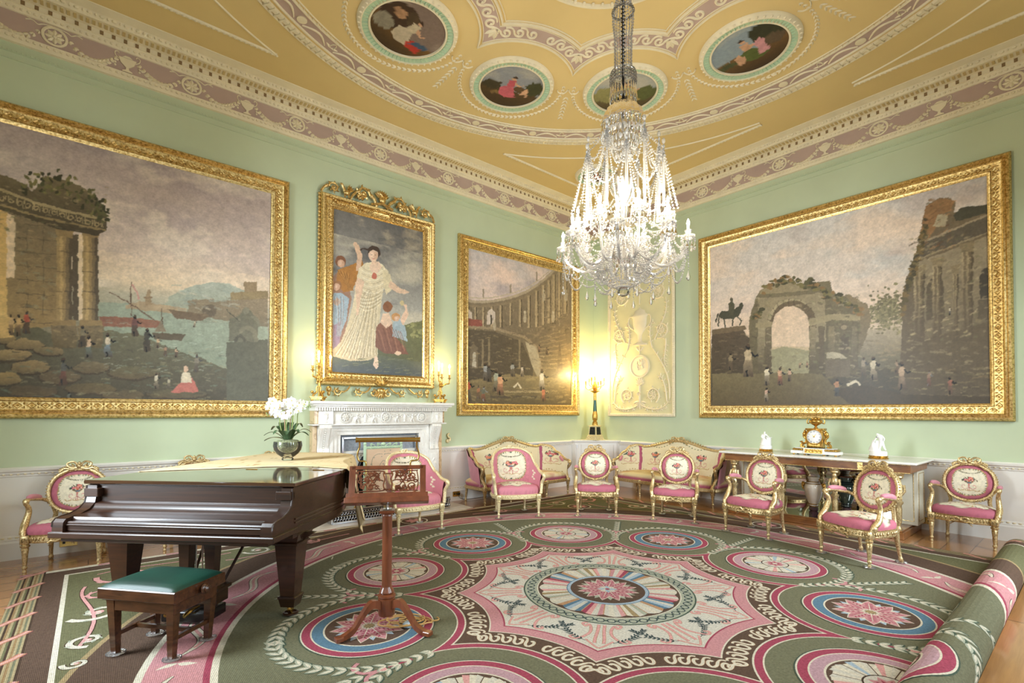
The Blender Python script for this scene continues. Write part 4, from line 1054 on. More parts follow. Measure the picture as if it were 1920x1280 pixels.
# trees + rubble right of the arch
for i in range(420):
    x = rr_.gauss(1662, 18); y = rr_.gauss(582, 17); pc.ell(x, y, rr_.uniform(1.5, 4.5), rr_.uniform(1.2, 3), rr_.choice(['#6d6544', '#7f7650', '#5b5338']), .02)
pc.poly([(1560, 560), (1590, 552), (1625, 572), (1634, 600), (1620, 640), (1600, 690), (1560, 690)], '#7d6b4c', .02, grad='#5c4f38')
# pedestal + horseman
pc.poly([(1334, 622), (1392, 615), (1398, 628), (1410, 640), (1412, 700), (1334, 700)], '#4d3f2f', .004, grad='#3a3022'); pc.poly([(1334, 618), (1396, 610), (1400, 618), (1334, 628)], '#66543c')
pc.poly([(1346, 592), (1352, 584), (1372, 582), (1384, 574), (1390, 566), (1394, 572), (1390, 580), (1386, 592), (1372, 598), (1352, 598)], '#39382a'); pc.line([(1348, 592), (1346, 612)], 2.4, '#39382a'); pc.line([(1356, 596), (1360, 614)], 2.4, '#39382a'); pc.line([(1374, 596), (1372, 612)], 2.4, '#39382a'); pc.line([(1382, 594), (1390, 602), (1386, 610)], 2.2, '#39382a'); pc.line([(1346, 588), (1341, 604)], 2.4, '#2f2e22')
pc.poly([(1366, 592), (1365, 570), (1372, 564), (1377, 572), (1374, 592)], '#43402f'); pc.ell(1371, 562, 3.4, 4, '#4b4636')
# arch
pc.poly([(1405, 700), (1404, 600), (1416, 560), (1424, 545), (1470, 522), (1490, 532), (1555, 528), (1562, 548), (1590, 560), (1612, 590), (1606, 700)], '#6e6248', .01, grad='#50462f')
pc.poly([(1424, 545), (1470, 522), (1516, 545), (1424, 552)], '#8b7b5a'); pc.poly([(1420, 560), (1545, 550), (1548, 640), (1420, 650)], '#897a5b', .004)
arch_o = [(1436, 612)] + [(1484 - 44 * cos(radians(a)), 606 - 46 * sin(radians(a))) for a in range(0, 181, 12)] + [(1528, 612)]
arch_i = [(1446, 700), (1446, 612)] + [(1482 - 34 * cos(radians(a)), 608 - 34 * sin(radians(a))) for a in range(0, 181, 12)] + [(1516, 612), (1516, 700)]
pc.poly(arch_o, '#a08f6b'); pc.poly([(p[0] + 3, p[1] + 4) for p in arch_o], '#5c4c35'); pc.poly(arch_i, '#d6b798', grad='#b09a70'); pc.poly([(1446, 656), (1470, 650), (1516, 658), (1516, 700), (1446, 700)], '#8b8462', .006)
for q in range(12):
    a = radians(15 * q + 8); pc.line([(1482 - 35 * cos(a), 608 - 35 * sin(a)), (1484 - 46 * cos(a), 606 - 47 * sin(a))], 1, '#4b3f2d')
for x0, x1, c in ((1420, 1432, '#9c8c6a'), (1434, 1446, '#6b5d45'), (1518, 1529, '#8c7c5b'), (1534, 1545, '#5e5039'), (1552, 1564, '#7f704f'), (1596, 1606, '#75674b')): pc.poly([(x0, 612), (x1, 612), (x1, 694), (x0, 694)], c, grad='#4b402e')
pc.poly([(1416, 606), (1448, 603), (1448, 613), (1416, 615)], '#8f7f5c'); pc.poly([(1516, 598), (1560, 588), (1612, 590), (1612, 602), (1560, 600), (1516, 612)], '#93835f'); pc.poly([(1574, 632), (1582, 626), (1590, 632), (1590, 662), (1574, 662)], '#4a3f2d'); pc.ell(1581, 614, 7, 7, '#5a4d38'); pc.ell(1581, 614, 5, 5, '#8a795a')
for i in range(110):
    t = rr_.random(); x = 1408 + t * 205; y = 560 - 38 * sin(pi * min(1, t * 1.5)) * (t < .67) - (t > .5) * 10 + (t > .75) * (t - .75) * 140 + rr_.uniform(-6, 10) + (t < .1) * 40; pc.ell(x, y, rr_.uniform(3, 7), rr_.uniform(2, 4), rr_.choice(['#4f4a2c', '#6d6238', '#7b5c36', '#3b3823']), .015)
# great ruin on the right
pc.poly([(1688, 700), (1690, 560), (1698, 520), (1712, 490), (1722, 455), (1728, 412), (1738, 385), (1758, 372), (1782, 372), (1790, 382), (1786, 400), (1800, 398), (1830, 388), (1862, 392), (1862, 765), (1688, 765)], '#6c5c44', .012, grad='#463b2b')
pc.poly([(1724, 440), (1734, 388), (1760, 373), (1786, 376), (1782, 396), (1760, 402), (1752, 430), (1730, 462)], '#86603c', .012); pc.poly([(1748, 425), (1756, 402), (1776, 402), (1772, 426)], '#a39474')
pc.poly([(1716, 462), (1862, 400), (1862, 432), (1720, 486)], '#51483a'); pc.line([(1718, 460), (1862, 398)], 4, '#938266'); pc.line([(1722, 486), (1862, 432)], 3, '#8a7a5c')
pc.poly([(1786, 404), (1800, 390), (1862, 384), (1862, 398), (1830, 404), (1790, 416)], '#3c3a2d', .01)
pc.poly([(1720, 492), (1862, 440), (1862, 600), (1720, 640)], '#8f7f62', .01, grad='#5d503b'); pc.poly([(1736, 600), (1736, 540), (1746, 520), (1756, 518), (1768, 530), (1770, 600)], '#4b4030', .004)
for x, wd, y0 in ((1722, 20, 500), (1756, 18, 486), (1812, 22, 458), (1790, 10, 500)):
    h = wd / 2
    for q, c in enumerate(('#a08c68', '#6b5b42', '#97835f', '#5c4e38', '#463b2b')): pc.poly([(x - h + q * wd / 5, y0 + 14), (x - h + (q + 1) * wd / 5, y0 + 14), (x - h + (q + 1) * wd / 5, 640), (x - h + q * wd / 5, 640)], c, grad='#4c4030')
    pc.poly([(x - h - 4, y0), (x + h + 4, y0 - 4), (x + h, y0 + 14), (x - h, y0 + 14)], '#7b6a4c', .006)
pc.poly([(1836, 560), (1834, 520), (1842, 504), (1852, 500), (1860, 515), (1860, 560)], '#332d24', .006); pc.poly([(1832, 562), (1862, 560), (1862, 600), (1832, 600)], '#4f4433')
for i in range(130):
    t = rr_.random(); x = 1690 + 45 * t; y = 575 - (x - 1690) * 3.4 + rr_.uniform(-14, 22); pc.ell(x, y, rr_.uniform(2, 6), rr_.uniform(2, 4), rr_.choice(['#4f4529', '#6a5430', '#3a3423']), .01)
# lion, figures
pc.strokes(1412, 1610, 550, 690, 240, ['#a08e6a', '#4a3f2e', '#87774f', '#b0a07c', '#6b6844'], 8, 3, .45, .1, 12); pc.poly(arch_i[:-1] + [(1516, 650), (1446, 650)], '#d9bb9c', 0, .8)
pc.strokes(1700, 1858, 440, 640, 300, ['#a8946c', '#4a3e2d', '#8a784f', '#bda97f', '#5d5a3c'], 9, 3, .45, -.35, 13); pc.strokes(1730, 1785, 376, 470, 70, ['#a5744a', '#5c3d26', '#7d5f42', '#4d4a2c'], 9, 3, .5, -.4, 14)
pc.strokes(1336, 1858, 690, 762, 260, ['#8d7c52', '#3d3324', '#a08e60', '#5d5236', '#6d5a3c'], 16, 2.5, .5, .03, 15); pc.strokes(1620, 1850, 640, 700, 120, ['#8a7758', '#54462f', '#a08d68'], 12, 3, .4, .05, 16); pc.strokes(1336, 1410, 625, 695, 60, ['#7a6648', '#2f261b'], 9, 2.5, .45, .1, 17)
pc.poly([(1546, 675), (1594, 674), (1592, 706), (1548, 706)], '#5b4e3a'); pc.poly([(1548, 672), (1550, 660), (1560, 660), (1580, 664), (1588, 672)], '#a39679', .004)
pc.poly([(1334, 700), (1420, 700), (1540, 700), (1560, 720), (1640, 760), (1334, 762)], '#6a5d3e', .02, grad='#4d4029'); pc.poly([(1560, 730), (1620, 722), (1700, 740), (1860, 744), (1860, 764), (1600, 764)], '#3b3021', .01)
for a in [(1402, 706, 62, '#b19a76', '#a08a68', 0), (1369, 694, 34, '#7c6a4c', '#5e4f39', 0), (1437, 722, 36, '#cdbd9c', '#a9997a', 0), (1462, 722, 34, '#c29470', '#a05f48', .1), (1480, 714, 24, '#b08d70', '#74604a', 0), (1500, 690, 12, '#a08060', '#6d5a44', 0), (1512, 690, 12, '#8f6a50', '#6d5a44', 0), (1636, 712, 44, '#c3b292', '#b4a484', -.3), (1618, 704, 34, '#8f7f68', '#74664e', .2), (1568, 742, 34, '#9a6a48', '#39424a', .1), (1690, 730, 52, '#a08468', '#8d735a', 0), (1680, 700, 26, '#8d735a', '#6c563f', 0), (1740, 724, 30, '#8a6a54', '#8a5648', .4), (1780, 740, 34, '#84503e', '#6b4a3a', -.4), (1436, 752, 26, '#b58f78', '#b0a48a', -.5), (1780, 592, 16, '#b3a58a', '#5a6068', -.4)]: pc.fig(*a)
pc.line([(1586, 722), (1604, 714), (1612, 722)], 5, '#bfb093', .004)
pc.grain(.08, 2); canvas(pc, 'canvas', 'E', .03, p4); frame(p4, 'E', -4.69, -.67, 1.43, 4.665, PROF, .105, (.095, .175, .05))

# --- colonnade
p3 = thing('painting', 'gilt framed painting of a curved colonnade with grand steps, right of the fireplace', 'painting', (6.36, RY1 - .02, 1.45))
pc = Pic(4.98, 7.68, 1.66, 4.42, 140, '#8d7d68', 41, cN)
pc.vgrad([(0, '#4a3c2a'), (.3, '#66553b'), (.55, '#7c6a4f'), (.62, '#d9bca8'), (.8, '#cbb8ae'), (1, '#b3aaa6')]); pc.cloud('#e6c4ae', 60, .5, .25, .8, 25, 3.4); pc.cloud('#8f8488', 60, .55, .2, .6, 26, 3.4)
cur = crom([(868, 562), (900, 566), (940, 562), (985, 548), (1020, 525), (1045, 500), (1070, 470)], 5)
pc.poly(cur + [(1075, 640), (1000, 680), (868, 640)], '#85735a', .004, grad='#5e4f3a'); pc.line(cur, 5, '#a39074'); pc.line([(x, y - 7) for x, y in cur], 2, '#b5a387'); pc.line([(x, y + 9) for x, y in cur], 4, '#7d6b50')
for i in range(0, len(cur) - 1):
    if i % 2: continue
    x, y = cur[i]; hh = 52 + max(0, x - 960) * .55; pc.line([(x, y + 10), (x, y + hh)], 4.2 + max(0, x - 960) * .04, '#a08a67'); pc.line([(x + 2, y + 10), (x + 2, y + hh)], 1.5, '#3f3425')
    if i % 6 == 0: pc.line([(x, y - 22), (x, y - 8)], 3, '#8c7c68'); pc.ell(x, y - 23, 1.6, 2, '#8c7c68')
for x in (878, 922): pc.poly([(x - 8, 608), (x - 8, 586), (x, 578), (x + 8, 586), (x + 8, 608)], '#c3b09c'); pc.line([(x, 590), (x, 608)], 3, '#3a3328')
pc.line([(868, 612), (930, 616), (985, 632), (1005, 650), (1015, 690)], 5, '#8b7759'); pc.poly([(868, 616), (930, 622), (980, 640), (1000, 690), (1000, 735), (868, 735)], '#4d4130', .004, grad='#3b3124')
pc.poly([(868, 596), (905, 600), (905, 612), (868, 610)], '#7d4034', .004)
for x in (906, 918, 975): pc.line([(x, 636), (x, 690)], 3.4, '#77664a')
pc.poly([(882, 690), (882, 652), (889, 644), (897, 652), (897, 690)], '#655640'); pc.poly([(886, 688), (888, 660), (893, 660), (894, 688)], '#a99d85', .003)
pc.poly([(985, 640), (1005, 650), (1015, 680), (1012, 715), (1000, 690)], '#a59678', .004, grad='#8f8064')
for q in range(9): pc.line([(1012, 690 - q * 7), (1068 - q * 1, 690 - q * 9)], 2, '#8a7553', al=.7)
pc.poly([(1045, 700), (1045, 680), (1050, 640), (1055, 680), (1056, 700)], '#5d4d38')
pc.poly([(868, 715), (960, 700), (1070, 712), (1070, 762), (868, 762)], '#7d6a45', .008, grad='#4c3f2a'); pc.poly([(930, 732), (1030, 732), (1030, 736), (930, 736)], '#968159'); pc.poly([(920, 742), (1030, 742), (1030, 746), (920, 746)], '#41372a')
pc.strokes(870, 1000, 625, 712, 170, ['#7c6a4e', '#3a3022', '#968058', '#5c4e38'], 8, 2.5, .5, .05, 18); pc.strokes(870, 1068, 704, 760, 170, ['#a08a5a', '#4d402a', '#8a7548', '#5f5034'], 14, 2, .5, .02, 19); pc.strokes(880, 1068, 572, 620, 90, ['#a8946e', '#4a3e2c'], 4, 2, .5, 1.5, 20); pc.strokes(1000, 1068, 560, 720, 120, ['#8f7a58', '#3f3425', '#a8916a'], 8, 2.5, .45, -.1, 21)
for x_, y_ in ((928, 615), (985, 600), (1020, 560), (1038, 600), (1062, 560)): pc.ell(x_, y_ - 14, 2, 3, '#b8a888'); pc.ell(x_, y_ - 4, 3, 9, '#a8977a', .004)
for a in [(878, 752, 44, '#a8452f', '#5a5244', 0), (898, 748, 26, '#8f5a3c', '#6f5236', .3), (908, 752, 28, '#5a5a4a', '#8a4c34', .5), (931, 734, 42, '#8c8c74', '#84795c', 0), (939, 740, 42, '#c98f64', '#c07a55', 0), (911, 714, 34, '#8e8c86', '#6d6558', 0), (918, 716, 32, '#3f3a34', '#3f3a34', 0), (962, 706, 28, '#8d8a80', '#6d5f4c', .1), (980, 706, 22, '#c9b79c', '#b09a80', .1), (1017, 732, 40, '#d3c7b0', '#c6b89c', 0), (1020, 752, 26, '#b06044', '#a85a40', .1), (1012, 660, 14, '#7c5a44', '#7c5a44', 0), (1026, 664, 14, '#5c4a3c', '#5c4a3c', 0)]: pc.fig(*a)
pc.line([(964, 726), (972, 718), (978, 728)], 4, '#cbb994')
pc.grain(.07, 2); canvas(pc, 'canvas', 'N', .03, p3); frame(p3, 'N', 4.82, 7.89, 1.455, 4.62, PROF, .105, (.095, .175, .05))

# --- full length portrait of a lady in a cream gown
p2 = thing('painting', 'tall portrait of a lady in a cream gown, scrolled gilt frame over the fireplace', 'painting', (3.38, RY1 - .02, 1.70))
pc = Pic(2.64, 4.14, 2.07, 4.49, 190, '#6f6c68', 51, cN)
pc.vgrad([(0, '#5c583f'), (.14, '#75714c'), (.22, '#98947a'), (.35, '#aaa699'), (.6, '#87847c'), (1, '#5f5c58')]); pc.cloud('#c9bea4', 60, .5, .25, .7, 35, 2.9, 4.1); pc.cloud('#4b4a4b', 50, .5, .2, .8, 36, 3.2); pc.cloud('#c9b48e', 40, .58, .15, .5, 38, 3.5)
pc.poly([(710, 620), (795, 600), (795, 720), (620, 720), (622, 660)], '#6a6a42', .01, grad='#41432e'); pc.poly([(622, 672), (680, 660), (795, 680), (795, 720), (622, 720)], '#56583c', .012, grad='#3a4048')
pc.poly([(624, 640), (624, 520), (645, 500), (660, 560), (640, 660)], '#8d6650', .01); pc.ell(639, 490, 10, 11, '#6e4128'); pc.ell(640, 494, 7, 7, '#c99a7a'); pc.poly([(630, 530), (634, 505), (655, 498), (680, 488), (684, 505), (672, 520), (660, 545), (645, 548)], '#9c6428', .008); pc.poly([(668, 508), (670, 478), (664, 462), (672, 458), (680, 480), (676, 508)], '#d2ab8b'); pc.ell(666, 458, 4, 4, '#d2ab8b')
pc.ell(632, 536, 9, 10, '#8a5a34'); pc.ell(632, 538, 6, 7, '#cfa182'); pc.poly([(624, 600), (626, 550), (640, 548), (655, 560), (650, 600), (634, 640)], '#8ea0ac', .006); pc.ell(632, 566, 6, 7, '#b98a68'); pc.poly([(624, 660), (626, 610), (640, 600), (636, 655)], '#8d7284', .006)
gown = [(668, 528), (672, 505), (684, 494), (700, 490), (716, 495), (728, 508), (730, 520), (722, 528), (716, 560), (712, 600), (706, 640), (708, 668), (690, 676), (655, 676), (625, 668), (624, 655), (640, 640), (655, 600), (664, 560)]
pc.poly(gown, '#ddceaa', .006, grad='#c2ae88')
r_ = random.Random(8)
for i in range(34):                                                    # folds of the gown, fanning from the waist to the hem
    t = i / 33; x1 = 628 + 80 * t; p = [(684 + 24 * t, 548 + 4 * sin(i)), (668 + 40 * t + r_.uniform(-3, 3), 600), (648 + 58 * t, 640), (x1, 664 + 8 * sin(pi * t))]
    pc.line(bez(*p, 10), r_.uniform(1.2, 2.6), ['#a38f6c', '#efe4c8', '#8d7a5a', '#e4d6b2', '#c9b791'][i % 5], .004, al=.65)
for i in range(9): pc.line(bez((678, 500 + i * 6), (692, 512 + i * 6), (706, 510 + i * 6), (722, 498 + i * 6), 8), 1.4, ['#b09c78', '#f0e6cc'][i % 2], .003, al=.6)
for i in range(8): pc.line(bez((674, 556 + i * 3), (690, 562 + i * 4), (704, 556 + i * 3), (714, 548 + i * 3), 8), 1.5, ['#9c8966', '#eadfc2'][i % 2], .003, al=.6)
pc.poly([(718, 505), (732, 515), (738, 540), (724, 552), (718, 530)], '#d5c59d', .004); pc.poly([(672, 520), (684, 528), (676, 560), (672, 590), (668, 592), (668, 560), (666, 530)], '#d9b596', .003)
pc.poly([(732, 526), (750, 540), (762, 544), (768, 548), (758, 552), (744, 548), (728, 538)], '#d9b596', .002); pc.poly([(692, 498), (700, 490), (710, 490), (716, 500), (708, 512), (696, 510)], '#e3c0a4'); pc.poly([(696, 478), (706, 478), (706, 494), (697, 494)], '#dfb99c'); pc.ell(700, 478, 9, 12, '#e0bb9f'); pc.poly([(690, 478), (690, 466), (698, 460), (710, 464), (714, 476), (710, 484), (708, 472), (700, 468), (693, 472)], '#35261d', .003); pc.line([(690, 468), (680, 466), (676, 470)], 2.5, '#35261d')
pc.ell(697, 478, 1.2, .8, '#54382a'); pc.ell(703.5, 478, 1.2, .8, '#54382a'); pc.line([(698, 485), (703, 485)], 1.2, '#b05a50'); pc.ell(702, 517, 5, 6, '#b9604c', .006); pc.poly([(702, 668), (708, 668), (710, 686), (706, 692), (700, 684)], '#e0bda0')
pc.poly([(704, 650), (706, 612), (718, 600), (734, 606), (740, 630), (758, 650), (766, 665), (720, 662)], '#84543f', .006, grad='#6a4234'); pc.poly([(712, 604), (718, 588), (730, 586), (736, 606), (724, 616)], '#d8b598', .003); pc.ell(727, 575, 9, 10, '#7b4a2c'); pc.poly([(736, 630), (738, 598), (748, 594), (760, 612), (764, 640)], '#93a4ac', .005); pc.ell(742, 594, 8, 8, '#b9834e'); pc.ell(744, 597, 5, 5, '#d4aa8a'); pc.poly([(750, 600), (760, 580), (756, 570), (762, 570), (766, 590), (756, 610)], '#dbb598'); pc.ell(754, 568, 4, 5, '#c0ae7e'); pc.ell(746, 662, 6, 4, '#d8b394')
for i in range(12): x = 706 + i * 4; pc.line(bez((x, 612 + abs(i - 5) * 1.5), (x + 5, 628), (x + 9, 645), (x + 12, 658), 6), 1.6, ['#5c3628', '#a06c54', '#74483a'][i % 3], .004, al=.6)
for i in range(9): pc.line(bez((632 + i * 3, 505 + i), (640 + i * 2, 520), (650, 530), (655 + i, 545), 5), 1.5, ['#6f4418', '#b9803c'][i % 2], .004, al=.6); pc.line(bez((628 + i * 2, 556), (630 + i * 2, 580), (634 + i, 600), (632 + i, 630), 5), 1.4, ['#6f808c', '#b4c2ca', '#8d7468'][i % 3], .004, al=.6)
for (x, y, r) in ((700, 478, 9), (640, 494, 7), (632, 538, 6), (744, 597, 5)): pc.ell(x + r * .5, y + r * .2, r * .45, r * .8, '#b98a6c', .003, al=.5); pc.ell(x - r * .2, y - r * .1, r * .4, r * .5, '#efcdb2', .003, al=.5)
for i in range(40): pc.ell(r_.uniform(765, 795), r_.uniform(606, 632), r_.uniform(2, 5), r_.uniform(1.5, 3), r_.choice(['#77774a', '#8d8c58', '#5d5f3a']), .01)
for i in range(40): pc.line([(x0 := r_.uniform(624, 790), y0 := r_.uniform(672, 715)), (x0 + 12, y0 - 1)], 1.5, r_.choice(['#7c7a50', '#4b4e3a', '#6a6a58']), .006, al=.6)
pc.grain(.08, 2); canvas(pc, 'canvas', 'N', .04, p2)
frame(p2, 'N', 2.45, 4.31, 1.90, 4.66, [(0, 0), (0, .06), (.02, .09), (.05, .08), (.07, .10), (.09, .07), (.10, .065), (.165, .06), (.175, .075), (.19, .06), (.2, .03)], .075, (.10, .165, .06))
# carved cresting, apron and the bead edging of the portrait's frame
def NW(o_): return basis((0 - o_.x, RY1 - .06 - o_.y, 0 - o_.z), (1, 0, 0), (0, 0, 1), (0, -1, 0))
def scrollwork(mb, M, x0, x1, z, h, up, n=2, r=.014):
    """acanthus scroll between x0 and x1 standing on z"""
    L = x1 - x0; sg = 1 if L > 0 else -1; st = abs(L) / n
    for i in range(n):
        xa = x0 + sg * st * i; R = h * .42
        pts = [(xa, z, 0)] + [(xa + sg * st * t, z + up * h * (.15 + .5 * sin(pi * t)), .02) for t in (.15, .3)] + [(p[0], p[1], .02) for p in spiral(xa + sg * st * .62, z + up * h * .5, R, R * .15, 180 if sg > 0 else 0, (180 - 500 * up) if sg > 0 else (500 * up), 18)]
        mb.tube(pts, [r * (1.1 - .6 * k / len(pts)) for k in range(len(pts))], 6, M)
        mb.ell((xa + sg * st * .62, z + up * h * .5, .02), (R * .35, R * .35, .02), M, 7, 4)
        for k in range(3, len(pts) - 6, 2):
            q = pts[k]; a = atan2(q[1] - (z + up * h * .5), q[0] - (xa + sg * st * .62)); relief_leaf(mb, q[0], q[1], a + .6 * sg, h * .26, h * .13, .018, .01, M)
Mx = NW(p2.location); cr = MB()
for s_ in (-1, 1):
    scrollwork(cr, Mx, 3.38 + s_ * .08, 3.38 + s_ * .44, 4.66, .26, 1, 1, .022); scrollwork(cr, Mx, 3.38 + s_ * .50, 3.38 + s_ * .30, 4.66, .16, 1, 1, .018); scrollwork(cr, Mx, 3.38 + s_ * .93, 3.38 + s_ * .64, 4.66, .19, 1, 1, .018)
    g = 3.38 + s_ * .56                                               # little winged griffins
    cr.ell((g, 4.73, .02), (.055, .04, .03), Mx, 8, 5); cr.tube([(g + s_ * .03, 4.74, .02), (g + s_ * .05, 4.79, .02), (g + s_ * .07, 4.83, .02)], [.025, .02, .018], 6, Mx); cr.ell((g + s_ * .08, 4.84, .02), (.026, .018, .018), Mx, 7, 4)
    for q in range(4): relief_leaf(cr, g - s_ * .01, 4.75, pi / 2 + s_ * (.3 + q * .28), .12, .035, .02, .02, Mx)
    for lx in (-.03, .03): cr.tube([(g + lx, 4.72, .02), (g + lx, 4.66, .02)], .012, 5, Mx)
for q in range(9): a = pi / 2 + (q - 4) * .28; relief_leaf(cr, 3.38, 4.80, a, .13, .05, .03, .01, Mx)
cr.ell((3.38, 4.77, .02), (.06, .05, .035), Mx, 8, 5); cr.tube([(3.20, 4.67, .01), (3.38, 4.72, .02), (3.56, 4.67, .01)], .022, 6, Mx)
for s_ in (-1, 1):                                                    # swags under the top rail
    for j in range(2):
        for i in range(12):
            t = i / 11; cr.ell((3.38 + s_ * (.08 + .36 * j + .36 * t), 4.60 - .07 * sin(pi * t), .045), (.02, .018, .02), Mx, 6, 4)
cr.build('cresting', MAT['gold'], p2, smooth=50)
ap = MB()
for s_ in (-1, 1):
    scrollwork(ap, Mx, 3.38 + s_ * .16, 3.38 + s_ * .80, 1.89, .15, -1, 2, .012)
    ap.ell((3.38 + s_ * .80, 1.84, .03), (.045, .05, .03), Mx, 8, 5); ap.ell((3.38 + s_ * .80, 1.78, .03), (.025, .04, .02), Mx, 8, 5)
    ap.tube([(p[0], p[1], .02) for p in spiral(3.38 + s_ * .12, 1.80, .06, .02, 90, 90 + s_ * 400, 16)], .014, 6, Mx)
for q in range(7): relief_leaf(ap, 3.38, 1.86, -pi / 2 + (q - 3) * .3, .15, .05, .03, .02, Mx)
ap.ell((3.38, 1.84, .03), (.07, .05, .04), Mx, 8, 5)
for i in range(9): a = pi / 2 + (i - 4) * .28; relief_leaf(ap, 3.38, 1.92, a, .13, .05, .03, .05, Mx)
ap.build('apron', MAT['gold'], p2, smooth=50)
ed = MB()
for x in (2.435, 4.325):
    ed = MB(); ed.box(x - .006, x + .006, 1.9, 4.66, -.04, -.015, None) if False else None
    ed.tube([(x, 1.93, -.02), (x, 4.63, -.02)], .012, 6, Mx)
    for i in range(52): ed.ell((x, 1.93 + i * 2.7 / 51, -.02), (.022, .024, .02), Mx, 6, 4)
    ed.build('beading', MAT['gold'], p2, smooth=60)

# --- small painted roundels let into the ceiling
MAT['fresco'] = vcol('fresco_paint', 0.6, noise_amt=.1, nscale=30, bump=0)
ROUND_INFO = {2: ('#8f6a3e', 'dark ceiling roundel of reclining figures with a red cushion, largest by the left', ['#3c2a1c', '#c9b79a', '#b0402c', '#4d6478', '#6d4a2c']),
              8: None}
def roundel(k_, x0, y0, r, label, sky, ground, figs, blobs):
    q = Pic(-r, r, -r, r, 150, sky, 60 + k_); q.cloud('#c4b8a0', 40, .5, .2, .6, 61 + k_); q.poly([(-r, -r), (r, -r), (r, -.12 * r), (.3 * r, -.2 * r), (-.4 * r, -.05 * r), (-r, -.1 * r)], ground, .04, grad='#3d2c18', vary=.15)
    for b in blobs: q.ell(b[0] * r, b[1] * r, b[2] * r, b[3] * r, b[4], .05, vary=.15)
    for f in figs: q.poly([(a * r, b * r) for a, b in f[0]], f[1], .02, vary=.1)
    n = 56; rings = 30; vs = [(0, 0, .018)]; fs = []
    for j in range(1, rings + 1):
        for i in range(n): a = 2 * pi * i / n; vs.append((r * j / rings * cos(a), r * j / rings * sin(a), .018))
    for i in range(n): fs.append((0, 1 + i, 1 + (i + 1) % n))
    for j in range(rings - 1):
        for i in range(n): a = 1 + j * n + i; b = 1 + j * n + (i + 1) % n; fs.append((a, a + n, b + n, b))
    # picture stands upright for someone facing it from the room's middle
    ang = atan2(-y0, x0); wx, wy = DX + x0, DY - y0; ex = Vector((sin(ang), -cos(ang), 0)); ey = Vector((-cos(ang), -sin(ang), 0))
    V = np.array(vs); cols = q.sample(V[:, 0], V[:, 1]); M = basis((wx, wy, CEIL), ex, ey, (0, 0, -1)); o = color_mesh('ceiling_painting', [tuple(M @ Vector(v)) for v in vs], fs, cols, MAT['fresco'], None)
    tag(o, label, 'painting', 'painted roundels in the ceiling')
FIG_SIT = lambda x, c1, c2: [([(x - .25, -.45), (x - .3, -.1), (x - .1, .05), (x + .1, .0), (x + .2, -.2), (x + .35, -.45), (x, -.55)], c1), ([(x - .12, .0), (x - .14, .3), (x + .08, .32), (x + .12, .02)], c2), ([(x - .08, .33), (x - .06, .47), (x + .04, .47), (x + .06, .33)], '#c79a78'), ([(x - .09, .42), (x - .04, .52), (x + .06, .50), (x + .07, .42)], '#3b2618'), ([(x + .06, .25), (x + .3, .12), (x + .42, .2), (x + .3, .06), (x + .1, .1)], '#c79a78')]
for k_, (x0, y0, r) in enumerate(ROUNDELS):
    if k_ == 3: roundel(k_, x0, y0, r, 'dark ceiling roundel of a white robed figure beside a red cushion', '#7d6a5e', '#7b5a2c', FIG_SIT(.05, '#b9aa90', '#c2b294') + [([(.25, -.35), (.35, -.15), (.7, -.2), (.75, -.45), (.4, -.5)], '#b5382a'), ([(.5, -.1), (.8, 0), (.8, -.2), (.3, -.35)], '#3e5468')], [(-.5, .1, .42, .5, '#3f2b1c'), (-.55, .25, .16, .16, '#a8805e'), (-.2, .35, .2, .2, '#4c3a26'), (-.6, -.3, .3, .2, '#8d8470')])
    elif k_ == 2: roundel(k_, x0, y0, r, 'ceiling roundel of a woman in pink seated before a landscape', '#8d8f92', '#5a4426', FIG_SIT(-.05, '#c4606a', '#b8525c') + [([(.35, -.3), (.4, .0), (.5, .1), (.58, .0), (.62, -.35), (.5, -.2)], '#cfa27e')], [(-.65, -.1, .3, .22, '#3c3320'), (.7, .15, .25, .35, '#3c3d22'), (.3, -.05, .25, .12, '#59432a'), (-.3, -.4, .3, .1, '#7a5f38')])
    elif k_ == 1: roundel(k_, x0, y0, r, 'ceiling roundel of an archer among trees, partly behind the chandelier chain', '#9aa0a0', '#6d6440', FIG_SIT(.1, '#b79a58', '#c49a6a'), [(-.5, 0, .5, .4, '#8a8452'), (.6, -.15, .4, .35, '#555a30'), (.1, .1, .2, .25, '#a9925a')])
    elif k_ == 0: roundel(k_, x0, y0, r, 'ceiling roundel of a kneeling woman in green with small cupids', '#8b989e', '#7a5a30', FIG_SIT(.0, '#56602c', '#c79a78') + [([(.15, -.4), (.2, .15), (.38, .3), (.45, .1), (.4, -.4)], '#c98f90'), ([(-.5, -.45), (-.45, -.1), (-.3, .0), (-.2, -.2), (-.3, -.5)], '#c79a78')], [(.65, .4, .45, .4, '#33331f'), (.65, -.05, .28, .2, '#5a4a36'), (-.75, -.25, .25, .12, '#4c5030')])
    elif k_ == 10: roundel(k_, x0, y0, r, 'small painted oval in the far ceiling corner, seen through the chandelier', '#7c8a8e', '#8d5a40', FIG_SIT(0, '#9c4c34', '#b98262'), [(-.6, .1, .3, .4, '#4f4a34')])
